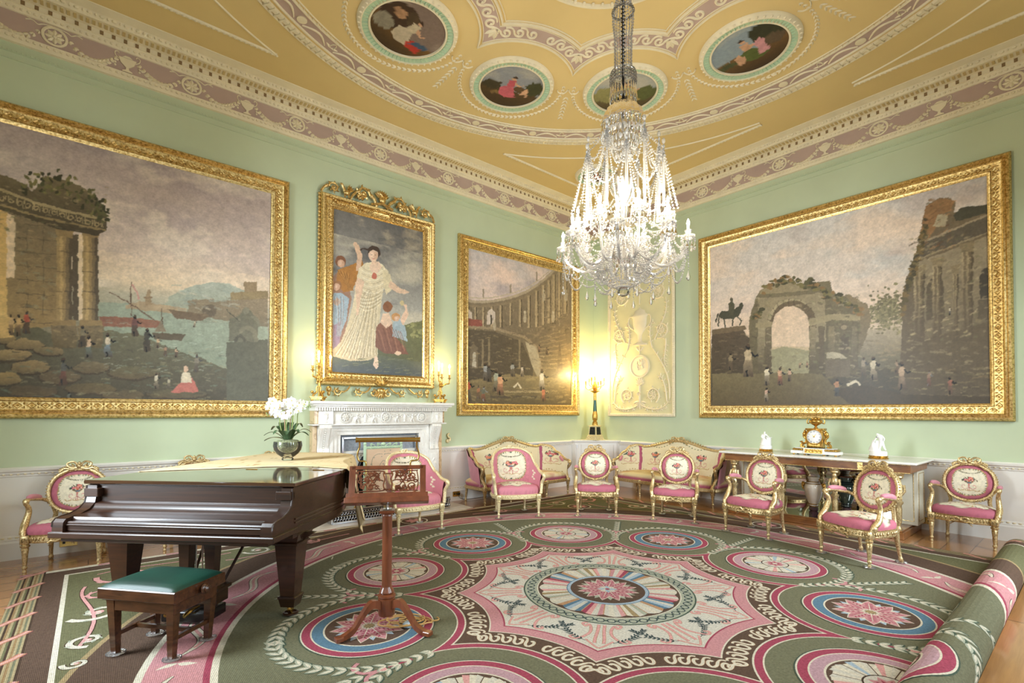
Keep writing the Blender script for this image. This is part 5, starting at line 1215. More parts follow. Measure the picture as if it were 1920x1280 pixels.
# ------------------------------------------------------------------ gilt seat furniture
def bouquet(q, cx_, cy_, s_, seed):
    r = random.Random(seed)
    for i in range(26):
        a = r.uniform(.1, pi - .1); d = r.uniform(.3, 1) * s_; q.ell(cx_ + d * cos(a), cy_ + d * .7 * sin(a), .011 * s_ / .07, .005 * s_ / .07, r.choice(['#4f5a48', '#66583f', '#3d4a52']), rot=r.uniform(0, 3))
    for i in range(11):
        a = r.uniform(0, pi); d = r.uniform(0, .75) * s_; q.ell(cx_ + d * cos(a), cy_ + .01 + d * .65 * sin(a), .012 * s_ / .07, .011 * s_ / .07, r.choice(['#c9606c', '#b5434f', '#d98b80', '#cf7a58'])); q.ell(cx_ + d * cos(a), cy_ + .01 + d * .65 * sin(a), .005, .005, '#efc2b4')
    q.poly([(cx_ - .6 * s_, cy_ - .02 * s_), (cx_ + .6 * s_, cy_ - .02 * s_), (cx_ + .2 * s_, cy_ - .32 * s_), (cx_ - .2 * s_, cy_ - .32 * s_)], '#8f6d4a'); q.ell(cx_, cy_ - .16 * s_, .3 * s_, .1 * s_, '#60788c')
    for k in (-1, 1):
        q.line([(cx_ + k * a * s_, cy_ + b * s_) for a, b in crom([(.05, -.35), (.1, -.9), (.45, -1.2), (.85, -.95), (.8, -.6), (.55, -.55), (.5, -.75)], 5)], .075 * s_, '#c98a84'); q.line([(cx_, cy_ - .3 * s_), (cx_ + k * .12 * s_, cy_ - 1.5 * s_)], .05 * s_, '#b9746a')
        q.line([(cx_ + k * a * s_, cy_ + b * s_) for a, b in crom([(.0, -1.5), (.5, -1.38), (1.1, -1.5), (1.35, -1.25)], 5)], .08 * s_, '#b28d58')
def back_pic(rx, ry, pink, seed, x_=0):
    q = Pic(-rx, rx, -ry, ry, 420, pink, seed); q.cloud('#a04a62', 60, .5, .3, .25, seed + 3)
    sq = [(rx * .80 * math.copysign(abs(cos(t)) ** .75, cos(t)), ry * .85 * math.copysign(abs(sin(t)) ** .75, sin(t))) for t in np.linspace(0, 2 * pi, 40, endpoint=False)]
    q.poly(sq, '#b99a62', .012); q.poly([(a * .95, b * .955) for a, b in sq], '#e4dac0', .012, vary=.03)
    for t in np.linspace(0, 2 * pi, 44, endpoint=False): q.ell(rx * .74 * math.copysign(abs(cos(t)) ** .75, cos(t)), ry * .79 * math.copysign(abs(sin(t)) ** .75, sin(t)), .009, .0045, '#8d7d52' if int(t * 7) % 2 else '#5f6b58', rot=t)
    for t in np.linspace(.15 * pi, .85 * pi, 15): q.ell(rx * .5 * cos(t), ry * (.78 - .25 * sin(t)) , .006, .006, '#6b6650')
    bouquet(q, 0, ry * .02, rx * .36, seed); return q.grain(.05, 2) or q
def seat_pic(w_, pink, seed, fx=0.5):
    q = Pic(-w_, w_, -w_, w_, 300, pink, seed)
    pts = []
    for t in np.linspace(0, 2 * pi, 60, endpoint=False): r = w_ * (.76 + .07 * cos(8 * t) + .03 * cos(3 * t)); pts.append((r * cos(t) * 1.08, r * sin(t) * .88 + .04 * w_))
    q.poly(pts, '#6d6a52', .01); q.poly([(a * .96, b * .96) for a, b in pts], '#e2d8bd', .01, vary=.04)
    r = random.Random(seed)
    for i in range(60):
        t = r.uniform(0, 2 * pi); d = w_ * r.choice([.62, .58, .5, .3]); q.ell(d * cos(t) * 1.06, d * sin(t) * .85 + .04 * w_, .016, .006, r.choice(['#8d7a52', '#66685a', '#b8925a', '#4f5a5c']), rot=t + r.uniform(-1, 1))
    for k in range(8):
        t = k * pi / 4 + .4; q.line([(w_ * (.25 + .1 * j) * cos(t + .15 * j) * 1.05, w_ * (.25 + .1 * j) * sin(t + .15 * j) * .85 + .03) for j in range(5)], .012, '#c08078')
    bouquet(q, 0, .03, w_ * .2, seed); return q
def dome_oval(name, q, rx, ry, dep, M, parent, rings=34, n=96, shape=1.0, base=0.0):
    vs = [(0, 0, dep + base)]; fs = []
    for j in range(1, rings + 1):
        t = j / rings
        for i in range(n):
            a = 2 * pi * i / n; vs.append((rx * t * math.copysign(abs(cos(a)) ** shape, cos(a)), ry * t * math.copysign(abs(sin(a)) ** shape, sin(a)), base + dep * (1 - t ** 4) ** .5))
    for i in range(n): fs.append((0, 1 + i, 1 + (i + 1) % n))
    for j in range(rings - 1):
        for i in range(n): a = 1 + j * n + i; b = 1 + j * n + (i + 1) % n; fs.append((a, a + n, b + n, b))
    V = np.array(vs); cols = q.sample(V[:, 0], V[:, 1]); return color_mesh(name, [tuple(M @ Vector(v)) for v in vs], fs, cols, MAT['tapestry'], parent)
def seat_cushion(q, parent, outline, z0, z1, side_frac=.5, name='seat', side=None):
    """outline(t)->(x,y) of the seat; pink sides, domed top"""
    n = 84; cx_ = 0; cyy = sum(outline(i / n)[1] for i in range(n)) / n; rings = [(1.0, z0), (1.025, z0 + (z1 - z0) * .3), (1.01, z0 + (z1 - z0) * .6), (.95, z0 + (z1 - z0) * .82)] + [(1 - (j / 22), z1 - (z1 - z0) * .18 * (1 - j / 22) ** 2 + .04 * sin(j / 22 * pi / 2)) for j in range(2, 22)]
    vs = []; fs = []
    for k, (sc, z) in enumerate(rings):
        for i in range(n): x, y = outline(i / n); vs.append((cx_ + (x - cx_) * sc, cyy + (y - cyy) * sc, z))
    vs.append((cx_, cyy, z1 + .04))
    for k in range(len(rings) - 1):
        for i in range(n): a = k * n + i; b = k * n + (i + 1) % n; fs.append((a, b, b + n, a + n))
    k = (len(rings) - 1) * n
    for i in range(n): fs.append((k + i, k + (i + 1) % n, len(vs) - 1))
    V = np.array(vs); cols = q.sample(V[:, 0], V[:, 1] - cyy + .0); sd = np.array(lin(side or '#b86a79')); zz = V[:, 2] < z0 + (z1 - z0) * .5; cols[zz] = sd * (1 + .1 * np.sin(V[zz, 0] * 120))[:, None]
    return color_mesh(name, vs, fs, cols, MAT['tapestry'], parent)
def leg_front(M, h=.27, r=.026):
    m = MB(); m.box(-.032, .032, -.032, .032, h, h + .075, M, .004); rosette(m, 0, 0, .024, .01, 6, M @ basis((0, -.032, h + .038), (1, 0, 0), (0, 0, 1), (0, -1, 0)))
    fl = lambda a, z: 1 + .09 * sin(6 * a + z * 50)
    m.lathe([(.014, 0), (.017, .012), (.013, .02), (.013, .03), (.02, .042), (.022, .052), (.015, .062), (.0155, .07)], 16, M)
    m.lathe([(.0155, .07), (.019, .12), (.024, .18), (.028, h - .045), (.022, h - .04), (.033, h - .028), (.034, h - .015), (.024, h - .008), (.03, h)], 24, M, fl); return m
def leg_back(M, lean, h=.32):
    m = MB(); n = 12; P = [(0, lean * (1 - t) ** 1.6, h * t) for t in (0, .04, .12, .14, .3, .6, .85, 1)]; m.tube(P, [.015, .022, .020, .016, .017, .021, .026, .028], 8, M); return m
def beads(m, pts, r, M=None, sy=1.0):
    for p in pts: m.ell(p, (r, r, r * sy), M, 6, 4)
def ribbon_bow(m, M, w_=.13, h_=.075):
    """carved bow with leaves"""
    for k in (-1, 1):
        m.tube([(k * a * w_, b * h_, .012) for a, b in crom([(0, .35), (.35, .95), (.75, .75), (.6, .3), (.1, .25)], 4)], .011, 6, M); m.tube([(k * a * w_, b * h_, .008) for a, b in crom([(.05, .2), (.5, .05), (.9, .15), (1.2, -.25)], 4)], .010, 6, M)
        for q in range(5): relief_leaf(m, k * (.1 + .2 * q) * w_, .1 * h_ - q * q * .035 * h_, k * (-.2 - q * .12) + (pi if k < 0 else 0), w_ * .35, w_ * .16, .02, .0, M)
        relief_leaf(m, k * w_ * .3, h_ * .2, pi / 2 - k * .5, h_ * .7, w_ * .2, .02, 0, M)
    m.ell((0, h_ * .4, .014), (w_ * .18, h_ * .3, .02), M, 8, 5); m.ell((0, h_ * .75, .012), (w_ * .12, h_ * .25, .016), M, 8, 5)

BP = back_pic(.205, .195, '#b86a79', 70); SP = seat_pic(.33, '#b86a79', 71)
def seat_outline(t):
    """serpentine front, rounded back; t round the seat"""
    a = 2 * pi * t; x = .305 * math.copysign(abs(cos(a)) ** .55, cos(a)); y = .235 * math.copysign(abs(sin(a)) ** .55, sin(a)); f = .5 - y / .47
    x *= .84 + .19 * f; y -= .028 * cos(x / .31 * pi / 2) * (y < -.1); return (x, y)
def make_armchair():
    t = thing('armchair', 'x', 'armchair')
    for s_ in (-1, 1):
        leg_front(TR((s_ * .275, -.215, 0))).build('leg', MAT['gold_chair'], t, smooth=50)
        leg_back(TR((s_ * .205, .215, 0), -s_ * .25), .05).build('leg', MAT['gold_chair'], t, smooth=60)
    m = MB(); N = 60; O = [seat_outline(i / N) for i in range(N)]
    for (k0, z0, k1, z1) in ((1.0, .27, 1.02, .285), (1.02, .285, 1.0, .335), (1.0, .335, 1.03, .348), (1.03, .348, .95, .352)):
        m.add([(x * k0, y * k0, z0) for x, y in O] + [(x * k1, y * k1, z1) for x, y in O], [(i, (i + 1) % N, N + (i + 1) % N, N + i) for i in range(N)])
    m.add([(x, y, .27) for x, y in O], [tuple(range(N - 1, -1, -1))])
    for i in range(N):
        x, y = O[i]; m.ell((x * 1.02, y * 1.02, .31), (.009, .009, .02), None, 6, 4)
    ribbon_bow(m, basis((0, -.268, .285), (1, 0, 0), (0, 0, 1), (0, -1, 0)), .085, .05); m.build('seat_frame', MAT['gold_chair'], t, smooth=50)
    seat_cushion(SP, t, seat_outline, .345, .435)
    tilt = radians(11); BM = basis((0, .225, .69), (1, 0, 0), (0, sin(tilt), cos(tilt)), (0, -cos(tilt), sin(tilt)))
    RX, RY = .228, .215; m = MB(); sh = .93
    def ov(k, a): return (RX * k * math.copysign(abs(cos(a)) ** sh, cos(a)), RY * k * math.copysign(abs(sin(a)) ** sh, sin(a)))
    n = 64; prof = [(.94, -.015), (.94, .018), (.96, .03), (1.01, .034), (1.07, .03), (1.10, .01), (1.09, -.02), (.94, -.02)]
    vs = [(*ov(k, 2 * pi * i / n), h) for k, h in prof for i in range(n)]; m.add(vs, [(j * n + i, j * n + (i + 1) % n, (j + 1) * n + (i + 1) % n, (j + 1) * n + i) for j in range(len(prof) - 1) for i in range(n)], BM)
    beads(m, [(*ov(1.10, 2 * pi * i / 54), .016) for i in range(54)], .0095, BM); beads(m, [(*ov(.965, 2 * pi * i / 60), .03) for i in range(60)], .0055, BM)
    ribbon_bow(m, BM @ TR((0, RY * 1.0, .025)), .13, .085); [m.ell((.155 * cos(a_), RY * 1.02 + .05 * sin(a_) - .012, .03), (.016, .014, .016), BM, 6, 4) for a_ in np.linspace(.15, pi - .15, 14)]
    m.ell((0, -RY * 1.06, .02), (.05, .02, .02), BM, 8, 5)
    for s_ in (-1, 1):                                                # stiles from the oval down to the seat
        m.tube([tuple(BM @ Vector((s_ * .185, -.15, 0))), (s_ * .175, .225, .47), (s_ * .19, .215, .38), (s_ * .195, .205, .30)], [.022, .02, .022, .024], 8)
    m.build('back_frame', MAT['gold_chair'], t, smooth=50)
    dome_oval('backrest', BP, RX * .95, RY * .95, .03, BM @ TR((0, 0, .004)), t, shape=sh)
    mb_ = MB(); mb_.lathe([(RX * .9, 0), (RX * .5, -.03), (.001, -.035)], 40, BM @ Matrix.Diagonal((1, RY / RX, 1, 1)), cap=False); mb_.build('back_cover', MAT['pink_silk'], t)
    for s_ in (-1, 1):
        m = MB(); P = crom([(s_ * .225, .195, .60), (s_ * .262, .13, .635), (s_ * .29, .02, .655), (s_ * .298, -.06, .665), (s_ * .30, -.115, .655)], 5); m.tube(P, [.016] * 6 + [.019] * (len(P) - 6), 8)
        m.tube(crom([(s_ * .30, -.10, .652), (s_ * .303, -.125, .655), (s_ * .302, -.13, .625), (s_ * .293, -.105, .60), (s_ * .292, -.09, .54), (s_ * .305, -.13, .44), (s_ * .30, -.185, .385), (s_ * .29, -.205, .33)], 4), [.018, .022, .024, .026, .026, .024, .021, .018, .017, .017, .018, .019, .020, .021, .022, .023, .024, .025, .027, .028, .03, .03, .03, .028, .028, .026, .025, .025, .025], 8)
        m.lathe([(.001, -.014), (.03, -.012), (.033, 0), (.03, .012), (.001, .014)], 14, basis((s_ * .30, -.122, .645), (0, 1, 0), (0, 0, 1), (1, 0, 0)))
        m.ell((s_ * .302, -.185, .37), (.03, .035, .04), None, 8, 5); m.build('arm', MAT['gold_chair'], t, smooth=50)
        m = MB(); P = crom([(s_ * .268, .12, .655), (s_ * .285, .06, .672), (s_ * .295, -.02, .682), (s_ * .298, -.085, .68)], 4); m.tube(P, [.014, .022, .025, .027, .028, .028, .028, .028, .028, .027, .024, .022, .014][:len(P)], 10); m.build('armrest', MAT['pink_silk'], t, smooth=60)
    return t
LEGS = {}
def cups(desc, loc, rz, feet):
    for nm, x, y in feet:
        wx = loc[0] + x * cos(rz) - y * sin(rz); wy = loc[1] + x * sin(rz) + y * cos(rz); CUPS.append((wx, wy, nm + ' of ' + desc))
CUPS = []
AF = [('front left leg', .275, -.215), ('front right leg', -.275, -.215), ('back left leg', .215, .265), ('back right leg', -.215, .265)]
ZC = .026                                                             # top of the carpet pile: furniture on the carpet stands on it
arm0 = make_armchair()
def rot_for(dx, dy): return atan2(dy, dx) + pi / 2
spots = [(-.14, 6.69, rot_for(-.22, -.97), 'gilt armchair by the socket, left of the grand piano', 0, None),
         (.93, 6.80, rot_for(-.1, -1), 'gilt armchair mostly hidden behind the grand piano, next right of the leftmost', 0, None),
         (1.86, 6.90, rot_for(0, -1), 'armchair whose gilt crest alone peeps over the cloth on the piano', 0, None),
         (5.79, 4.91, rot_for(-.72, -.69), 'oval backed armchair in front of the corner cupboard', 1, 'armchair before the corner cupboard'),
         (6.37, 3.94, rot_for(-.90, -.43), 'oval backed armchair in front of the right hand sofa', 1, 'armchair before the right sofa'),
         (6.40, 2.83, rot_for(-.995, .10), 'oval backed armchair at the left end of the console table', 1, 'armchair at the table left end'),
         (6.12, 1.64, rot_for(-.90, .43), 'oval backed armchair, nearest of those before the console table', 1, 'nearest table armchair'),
         (7.91, 1.06, rot_for(-1, .03), 'gilt armchair against the wall, right of the console table and socket', 0, None)]
for i, (x, y, rz, lab, oncarpet, cd_) in enumerate(spots):
    z = ZC if oncarpet else 0.0
    if i == 0: arm0.location = (x, y, z); arm0.rotation_euler = (0, 0, rz); tag(arm0, lab, 'armchair', 'oval backed gilt armchairs')
    else: copy_tree(arm0, (x, y, z), rz, lab)
    if cd_: cups(cd_, (x, y), rz, AF)

# round-backed tub chair (bergere)
TP = back_pic(.20, .20, '#cf8490', 80); TS = seat_pic(.33, '#cf8490', 81)
def tub_outline(t):
    a = 2 * pi * t; x = .345 * math.copysign(abs(cos(a)) ** .7, cos(a)); y = .27 * math.copysign(abs(sin(a)) ** .7, sin(a)); return (x * (1.02 if y < 0 else .98), y)
def tub_shell(mat_rows, W, D, zb, zt_fn, nu, nv, inward, fn=None): pass
def make_tub():
    t = thing('tub_chair', 'x', 'armchair')
    for s_ in (-1, 1):
        leg_front(TR((s_ * .295, -.24, 0), s=(.95, .95, .95)), .26).build('leg', MAT['gold_pale'], t, smooth=50); leg_back(TR((s_ * .22, .24, 0)), .03, .30).build('leg', MAT['gold_pale'], t, smooth=60)
    m = MB(); N = 60; O = [tub_outline(i / N) for i in range(N)]
    for (k0, z0, k1, z1) in ((.98, .25, 1.03, .26), (1.03, .26, 1.03, .315), (1.03, .315, .97, .325)):
        m.add([(x * k0, y * k0, z0) for x, y in O] + [(x * k1, y * k1, z1) for x, y in O], [(i, (i + 1) % N, N + (i + 1) % N, N + i) for i in range(N)])
    m.add([(x, y, .25) for x, y in O], [tuple(range(N - 1, -1, -1))]); beads(m, [(x * 1.035, y * 1.035, .288) for x, y in O], .009, None, 1.8); m.build('seat_frame', MAT['gold_pale'], t, smooth=50)
    seat_cushion(TS, t, tub_outline, .32, .435, side='#cf8490')
    # continuous curved back; u from left arm round to right arm
    def top(u): a = abs(u - .5) * 2; return .93 - .30 * max(0, (a - .42) / .58) ** 1.25 - .01 * (a < .1) if a > .42 else .93 - .055 * (a / .42) ** 2 + .0
    def topz(u):
        a = abs(u - .5) * 2
        return .95 - .10 * (a / .55) ** 2 if a < .55 else .85 - .245 * sin((a - .55) / .45 * pi / 2)
    def base_xy(u):
        a = pi * (1 - u) ; return (.352 * math.copysign(abs(cos(a)) ** .75, cos(a)), -.20 + .44 * abs(sin(a)) ** .85)
    def shell(u, v, off):
        x, y = base_xy(u); z = .33 + (topz(u) - .33) * v; k = 1 + .07 * v + off; return (x * k, (y + .05) * k - .05 + .05 * v * (y > 0), z)
    nu, nv = 200, 90; vs = [shell(i / nu, j / nv, -.10 + .035 * (2 * abs(j / nv - .5)) ** 3) for j in range(nv + 1) for i in range(nu + 1)]; fs = [(j * (nu + 1) + i, j * (nu + 1) + i + 1, (j + 1) * (nu + 1) + i + 1, (j + 1) * (nu + 1) + i) for j in range(nv) for i in range(nu)]
    arcx = [(i / nu - .5) * .78 for j in range(nv + 1) for i in range(nu + 1)]; Z = [v[2] - .68 for v in vs]
    cols = TP.sample(np.clip(np.array(arcx), -.199, .199), np.clip(np.array(Z) * .80, -.199, .199)); pk = np.array(lin('#cf8490')); far = np.abs(np.array(arcx)) > .198; cols[far] = pk
    for sx in (-.27, .27):                                            # sprig on each wing
        for (dx_, dz_) in ((0, 0), (.012, .03), (-.014, -.035), (.01, -.06), (-.01, .055)): w_ = (np.hypot(np.array(arcx) - sx - dx_, np.array(Z) + .12 - dz_) < .014); cols[w_] = np.array(lin('#e8dcc2'))
    color_mesh('backrest', vs, fs, cols, MAT['tapestry'], t)
    m = MB(); m.grid(lambda u, v: shell(u, v, .0), 60, 12); m.build('back_cover', MAT['pink_silk'], t)
    m = MB(); P = [Vector(shell(i / 80, 1, -.05)) for i in range(81)]; m.tube(P, .02, 8); beads(m, [tuple(p + Vector((0, 0, .014))) for p in P[::1]], .010)
    for s_ in (0, 1):
        a = Vector(shell(s_, 1, -.05)); k = -1 if s_ == 0 else 1; m.tube(crom([tuple(a), (a.x * 1.02, a.y - .05, a.z - .01), (a.x * 1.04, a.y - .06, a.z - .05), (a.x * .98, a.y - .02, a.z - .12), (a.x * .96, a.y - .02, .42), (a.x * .93, -.23, .32)], 4), .023, 8); m.ell((a.x * 1.03, a.y - .045, a.z - .02), (.03, .035, .03), None, 8, 5)
    ribbon_bow(m, basis(tuple(P[40] + Vector((0, -.0, .0))), (1, 0, 0), (0, 0, 1), (0, -1, 0)), .05, .035); m.build('back_frame', MAT['gold_pale'], t, smooth=50); return t
tub = make_tub(); TF = [('front left leg', .295, -.24), ('front right leg', -.295, -.24), ('back left leg', .22, .27), ('back right leg', -.22, .27)]
rz = rot_for(-.44, -.90); tub.location = (4.80, 5.62, ZC); tub.rotation_euler = (0, 0, rz); tag(tub, 'pink round backed tub chair standing before the left hand sofa', 'armchair', 'round backed tub chairs'); cups('tub chair before the left sofa', (4.80, 5.62), rz, TF)
rz = rot_for(-.08, -1); copy_tree(tub, (3.20, 5.78, ZC), rz, 'pink round backed tub chair in front of the fireplace, behind the music stand'); cups('tub chair by the fireplace', (3.20, 5.78), rz, TF)

# sofas with a camel crest and scrolled wings
SOP = Pic(-1.25, 1.25, 0, .75, 240, '#e2d5b2', 90); SOP.cloud('#d4c094', 40, .5, .3, .5, 91)
for x0 in (-.98, -.42, .42, .98): bouquet(SOP, x0, .42, .11, int(x0 * 10) + 99)
for x0 in np.arange(-1.2, 1.2, .05): SOP.ell(x0, .66 - .08 * abs(x0) + .05 * cos(x0 * 9), .014, .008, '#7d8263'); SOP.ell(x0, .14 + .02 * cos(x0 * 20), .014, .008, '#b0915c')
for x0 in (-.78, .78): SOP.poly([(x0 - .05, 0), (x0 - .03, .4), (x0 - .05, .75), (x0 + .03, .75), (x0 + .05, .4), (x0 + .03, 0)], '#ad5c72', .02)
SSP = Pic(-1.1, 1.1, -.5, .5, 120, '#d9c594', 95); SSP.cloud('#b18f58', 20, .5, .15, .7, 96); SSP.cloud('#c98f84', 14, .6, .1, .6, 97); SSP.cloud('#efe3c4', 16, .55, .1, .6, 98)
def make_sofa(gm='gold_chair'):
    t = thing('sofa', 'x', 'sofa'); W = 1.02
    for x in (-W + .05, -.42, .42, W - .05): leg_front(TR((x, -.30, 0)), .23).build('leg', MAT[gm], t, smooth=50)
    for x in (-W + .1, -.35, .35, W - .1): leg_back(TR((x, .28, 0)), .04, .26).build('leg', MAT[gm], t, smooth=60)
    def so(t_):
        a = 2 * pi * t_; x = W * math.copysign(abs(cos(a)) ** .3, cos(a)); y = .32 * math.copysign(abs(sin(a)) ** .35, sin(a)); y -= .03 * (cos(x / W * pi * 1.5) * .5 + .5) * (y < 0); return (x, y)
    m = MB(); N = 120; O = [so(i / N) for i in range(N)]
    for (k0, z0, k1, z1) in ((.99, .235, 1.01, .245), (1.01, .245, 1.01, .285), (1.01, .285, .98, .295)):
        m.add([(x * k0, y * k0, z0) for x, y in O] + [(x * k1, y * k1, z1) for x, y in O], [(i, (i + 1) % N, N + (i + 1) % N, N + i) for i in range(N)])
    m.add([(x, y, .235) for x, y in O], [tuple(range(N - 1, -1, -1))]); ribbon_bow(m, basis((0, -.355, .245), (1, 0, 0), (0, 0, 1), (0, -1, 0)), .12, .05); m.build('seat_frame', MAT[gm], t, smooth=50)
    seat_cushion(SSP, t, lambda q: (so(q)[0] * .97, so(q)[1] * .97), .29, .42, side='#b0606f')
    S = 2.62                                                          # developed length of the back: wing, back, wing
    def base(u):
        s = (u - .5) * S; k = -1 if s < 0 else 1; a = abs(s)
        if a < .80: return (s, .27)
        b = (a - .80) / .51
        return (k * (.80 + .20 * sin(b * pi / 2)), .27 - .50 * (1 - cos(b * pi / 2)) ** .9)
    def topz(u):
        a = abs(u - .5) * S
        if a < .72: return .86 + .14 * (cos(a / .72 * pi) * .5 + .5)
        if a < 1.05: return .86 + .025 * sin((a - .72) / .33 * pi)
        return .86 - .24 * sin((a - 1.05) / .26 * pi / 2) ** 1.4
    def sh(u, v, off):
        x, y = base(u); z = .30 + (topz(u) - .30) * v; k = 1 + .055 * v; return (x * k * (1 + off * (abs(x) > .75)), y + .07 * v * (y > 0) + off * .9, z)
    nu, nv = 440, 96; vs = [sh(i / nu, j / nv, -.075 + .03 * (2 * abs(j / nv - .5)) ** 3) for j in range(nv + 1) for i in range(nu + 1)]; fs = [(j * (nu + 1) + i, j * (nu + 1) + i + 1, (j + 1) * (nu + 1) + i + 1, (j + 1) * (nu + 1) + i) for j in range(nv) for i in range(nu)]
    U = np.array([(i / nu - .5) * 2.45 for j in range(nv + 1) for i in range(nu + 1)]); Zv = np.array([v[2] - .28 for v in vs]); cols = SOP.sample(U, Zv); color_mesh('backrest', vs, fs, cols, MAT['tapestry'], t)
    m = MB(); m.grid(lambda u, v: sh(u, v, .0), 100, 10); m.build('back_cover', MAT['pink_silk'], t)
    m = MB(); P = [Vector(sh(i / 120, 1, -.035)) for i in range(121)]; m.tube(P, .026, 8); beads(m, [tuple(p + Vector((0, -.01, .018))) for p in P[::2]], .013)
    for k in (0, 1):
        a = P[0] if k == 0 else P[-1]; m.tube(crom([tuple(a), (a.x, a.y - .05, a.z - .02), (a.x, a.y - .04, a.z - .08), (a.x * .98, a.y + .02, a.z - .16), (a.x * .96, a.y, .38), (a.x * .94, a.y - .05, .28)], 4), .027, 8); m.ell((a.x, a.y - .04, a.z - .03), (.035, .04, .035), None, 8, 5)
    ribbon_bow(m, basis(tuple(P[60] + Vector((0, -.02, .0))), (1, 0, 0), (0, 0, 1), (0, -1, 0)), .17, .075)
    for i in range(24): q = P[36 + i * 2]; relief_leaf(m, q.x, q.z + .02, (pi / 2 - (i - 12) * .1), .035, .025, .02, -q.y + .01, basis((0, 0, 0), (1, 0, 0), (0, 0, 1), (0, -1, 0)))
    m.build('back_frame', MAT[gm], t, smooth=50)
    for s_ in (-1, 1):
        m = MB(); P = crom([(s_ * .93, -.20, .62), (s_ * .98, -.10, .665), (s_ * 1.02, .0, .71)], 4); m.tube(P, [.02, .028, .03, .03, .03, .028, .026, .02, .015][:len(P)], 9); m.build('armrest', MAT['pink_silk'], t)
    return t
sofa = make_sofa(); sofa.location = (5.86, 6.77, 0); tag(sofa, 'pink and cream tapestry sofa left of the corner, behind a tub chair', 'sofa', 'pair of camel backed sofas')
copy_tree(sofa, (7.93, 5.02, 0), -pi / 2, 'pink and cream tapestry sofa against the right wall, below the plaster panel')
cupm = MB(); cupm.lathe([(.046, 0), (.052, .003), (.052, .008), (.047, .010), (.040, .007), (.001, .007)], 26)
c0 = None
# ------------------------------------------------------------------ grand piano and what stands round it
pn = thing('grand_piano', 'dark rosewood grand piano, closed, with a cloth over its tail', 'grand piano', (.56, 4.25, .0), -pi / 4)
WOOD, LIDW = MAT['piano_wood'], MAT['piano_lid']
OUT = [(-.78, 0), (.78, 0), (.78, .62)] + bez((.78, .62), (.78, 1.15), (.50, 1.25), (.42, 1.65), 10)[1:] + bez((.42, 1.65), (.36, 2.0), (.32, 2.30), (.02, 2.42), 8)[1:] + bez((.02, 2.42), (-.3, 2.5), (-.72, 2.5), (-.78, 2.15), 8)[1:]
def outline_scaled(k, f=0): return [(x * k, y if y > 0.01 else y - f) for x, y in OUT]
m = MB(); m.prism(OUT, .70, .985); m.prism(outline_scaled(1.012), .655, .70); m.prism(outline_scaled(.985), .62, .655)
for z in (.735, .76): m.tube([(x * 1.004, y, z) for x, y in OUT[1:]], .006, 5)
m.build('case', WOOD, pn, smooth=30)
SEAM = .72
lid_b = [(-.80, SEAM + .004), (.80, SEAM + .004)] + [(x * 1.03, y + .01 * (y > 2)) for x, y in OUT[2:] if y > SEAM] + [(-.80, 2.1)]
m = MB(); m.prism(lid_b, .99, 1.018); m.build('lid', LIDW, pn, smooth=20)
m = MB(); m.box(-.80, .80, -.045, SEAM - .004, .99, 1.018, None, .006); m.build('front_lid', LIDW, pn, smooth=20)
for x in (-.6, .6, 0): MB().tube([(x - .05, SEAM, 1.0185), (x + .05, SEAM, 1.0185)], .005, 6).build('hinge', MAT['brass'], pn)
# cheeks: S-shaped arms at both ends of the keyboard
ck = [(.0, .985), (-.035, .98), (-.04, .90), (-.05, .86), (-.09, .825), (-.16, .80), (-.22, .795), (-.262, .785), (-.282, .765), (-.285, .735), (-.285, .70), (.0, .70)]
for s_ in (-1, 1):
    x0, x1 = (.70, .78) if s_ > 0 else (-.78, -.70); vs = [(x0, a, b) for a, b in ck] + [(x1, a, b) for a, b in ck]; n = len(ck)
    m = MB(); m.add(vs, [tuple(range(n)), tuple(range(2 * n - 1, n - 1, -1))] + [(i, (i + 1) % n, n + (i + 1) % n, n + i) for i in range(n)]); m.box(x0 - .03 * (s_ > 0), x1 + .03 * (s_ < 0), -.06, 0, .90, .96, None, .004)
    m.tube([((x1 if s_ > 0 else x0), a, b) for a, b in ck[1:10]], .006, 5); m.build('cheek', WOOD, pn, smooth=30)
m = MB(); m.box(-.70, .70, -.012, .01, .855, .985); m.tube([(-.7, -.014, .858), (.7, -.014, .858)], .008, 6); m.build('name_board', WOOD, pn)
m = MB(); m.lathe([(.001, -.016), (.012, -.016), (.012, -.010)], 14, basis((-.08, -.0, .95), (1, 0, 0), (0, 0, 1), (0, -1, 0)), cap=False); m.build('lock', MAT['brass'], pn)
fb = [(.0, .862), (-.02, .862), (-.05, .852), (-.065, .83), (-.085, .812), (-.13, .802), (-.19, .797), (-.215, .79), (-.222, .775), (-.222, .765), (0, .765)]
n = len(fb); m = MB(); m.add([(-.70, a, b) for a, b in fb] + [(.70, a, b) for a, b in fb], [tuple(range(n)), tuple(range(2 * n - 1, n - 1, -1))] + [(i, (i + 1) % n, n + (i + 1) % n, n + i) for i in range(n)]); m.build('fallboard', WOOD, pn, smooth=40)
m = MB(); m.box(-.70, .70, -.262, -.222, .70, .768, None, .008); m.tube([(-.7, -.264, .745), (.7, -.264, .745)], .006, 6); m.box(-.70, .70, -.222, 0, .70, .765); m.build('key_slip', WOOD, pn, smooth=30)
m = MB(); m.box(-.80, .80, -.30, .02, .66, .70, None, .006); m.box(-.74, .74, -.26, .05, .63, .66, None, .004); m.build('key_bed', WOOD, pn, smooth=30)
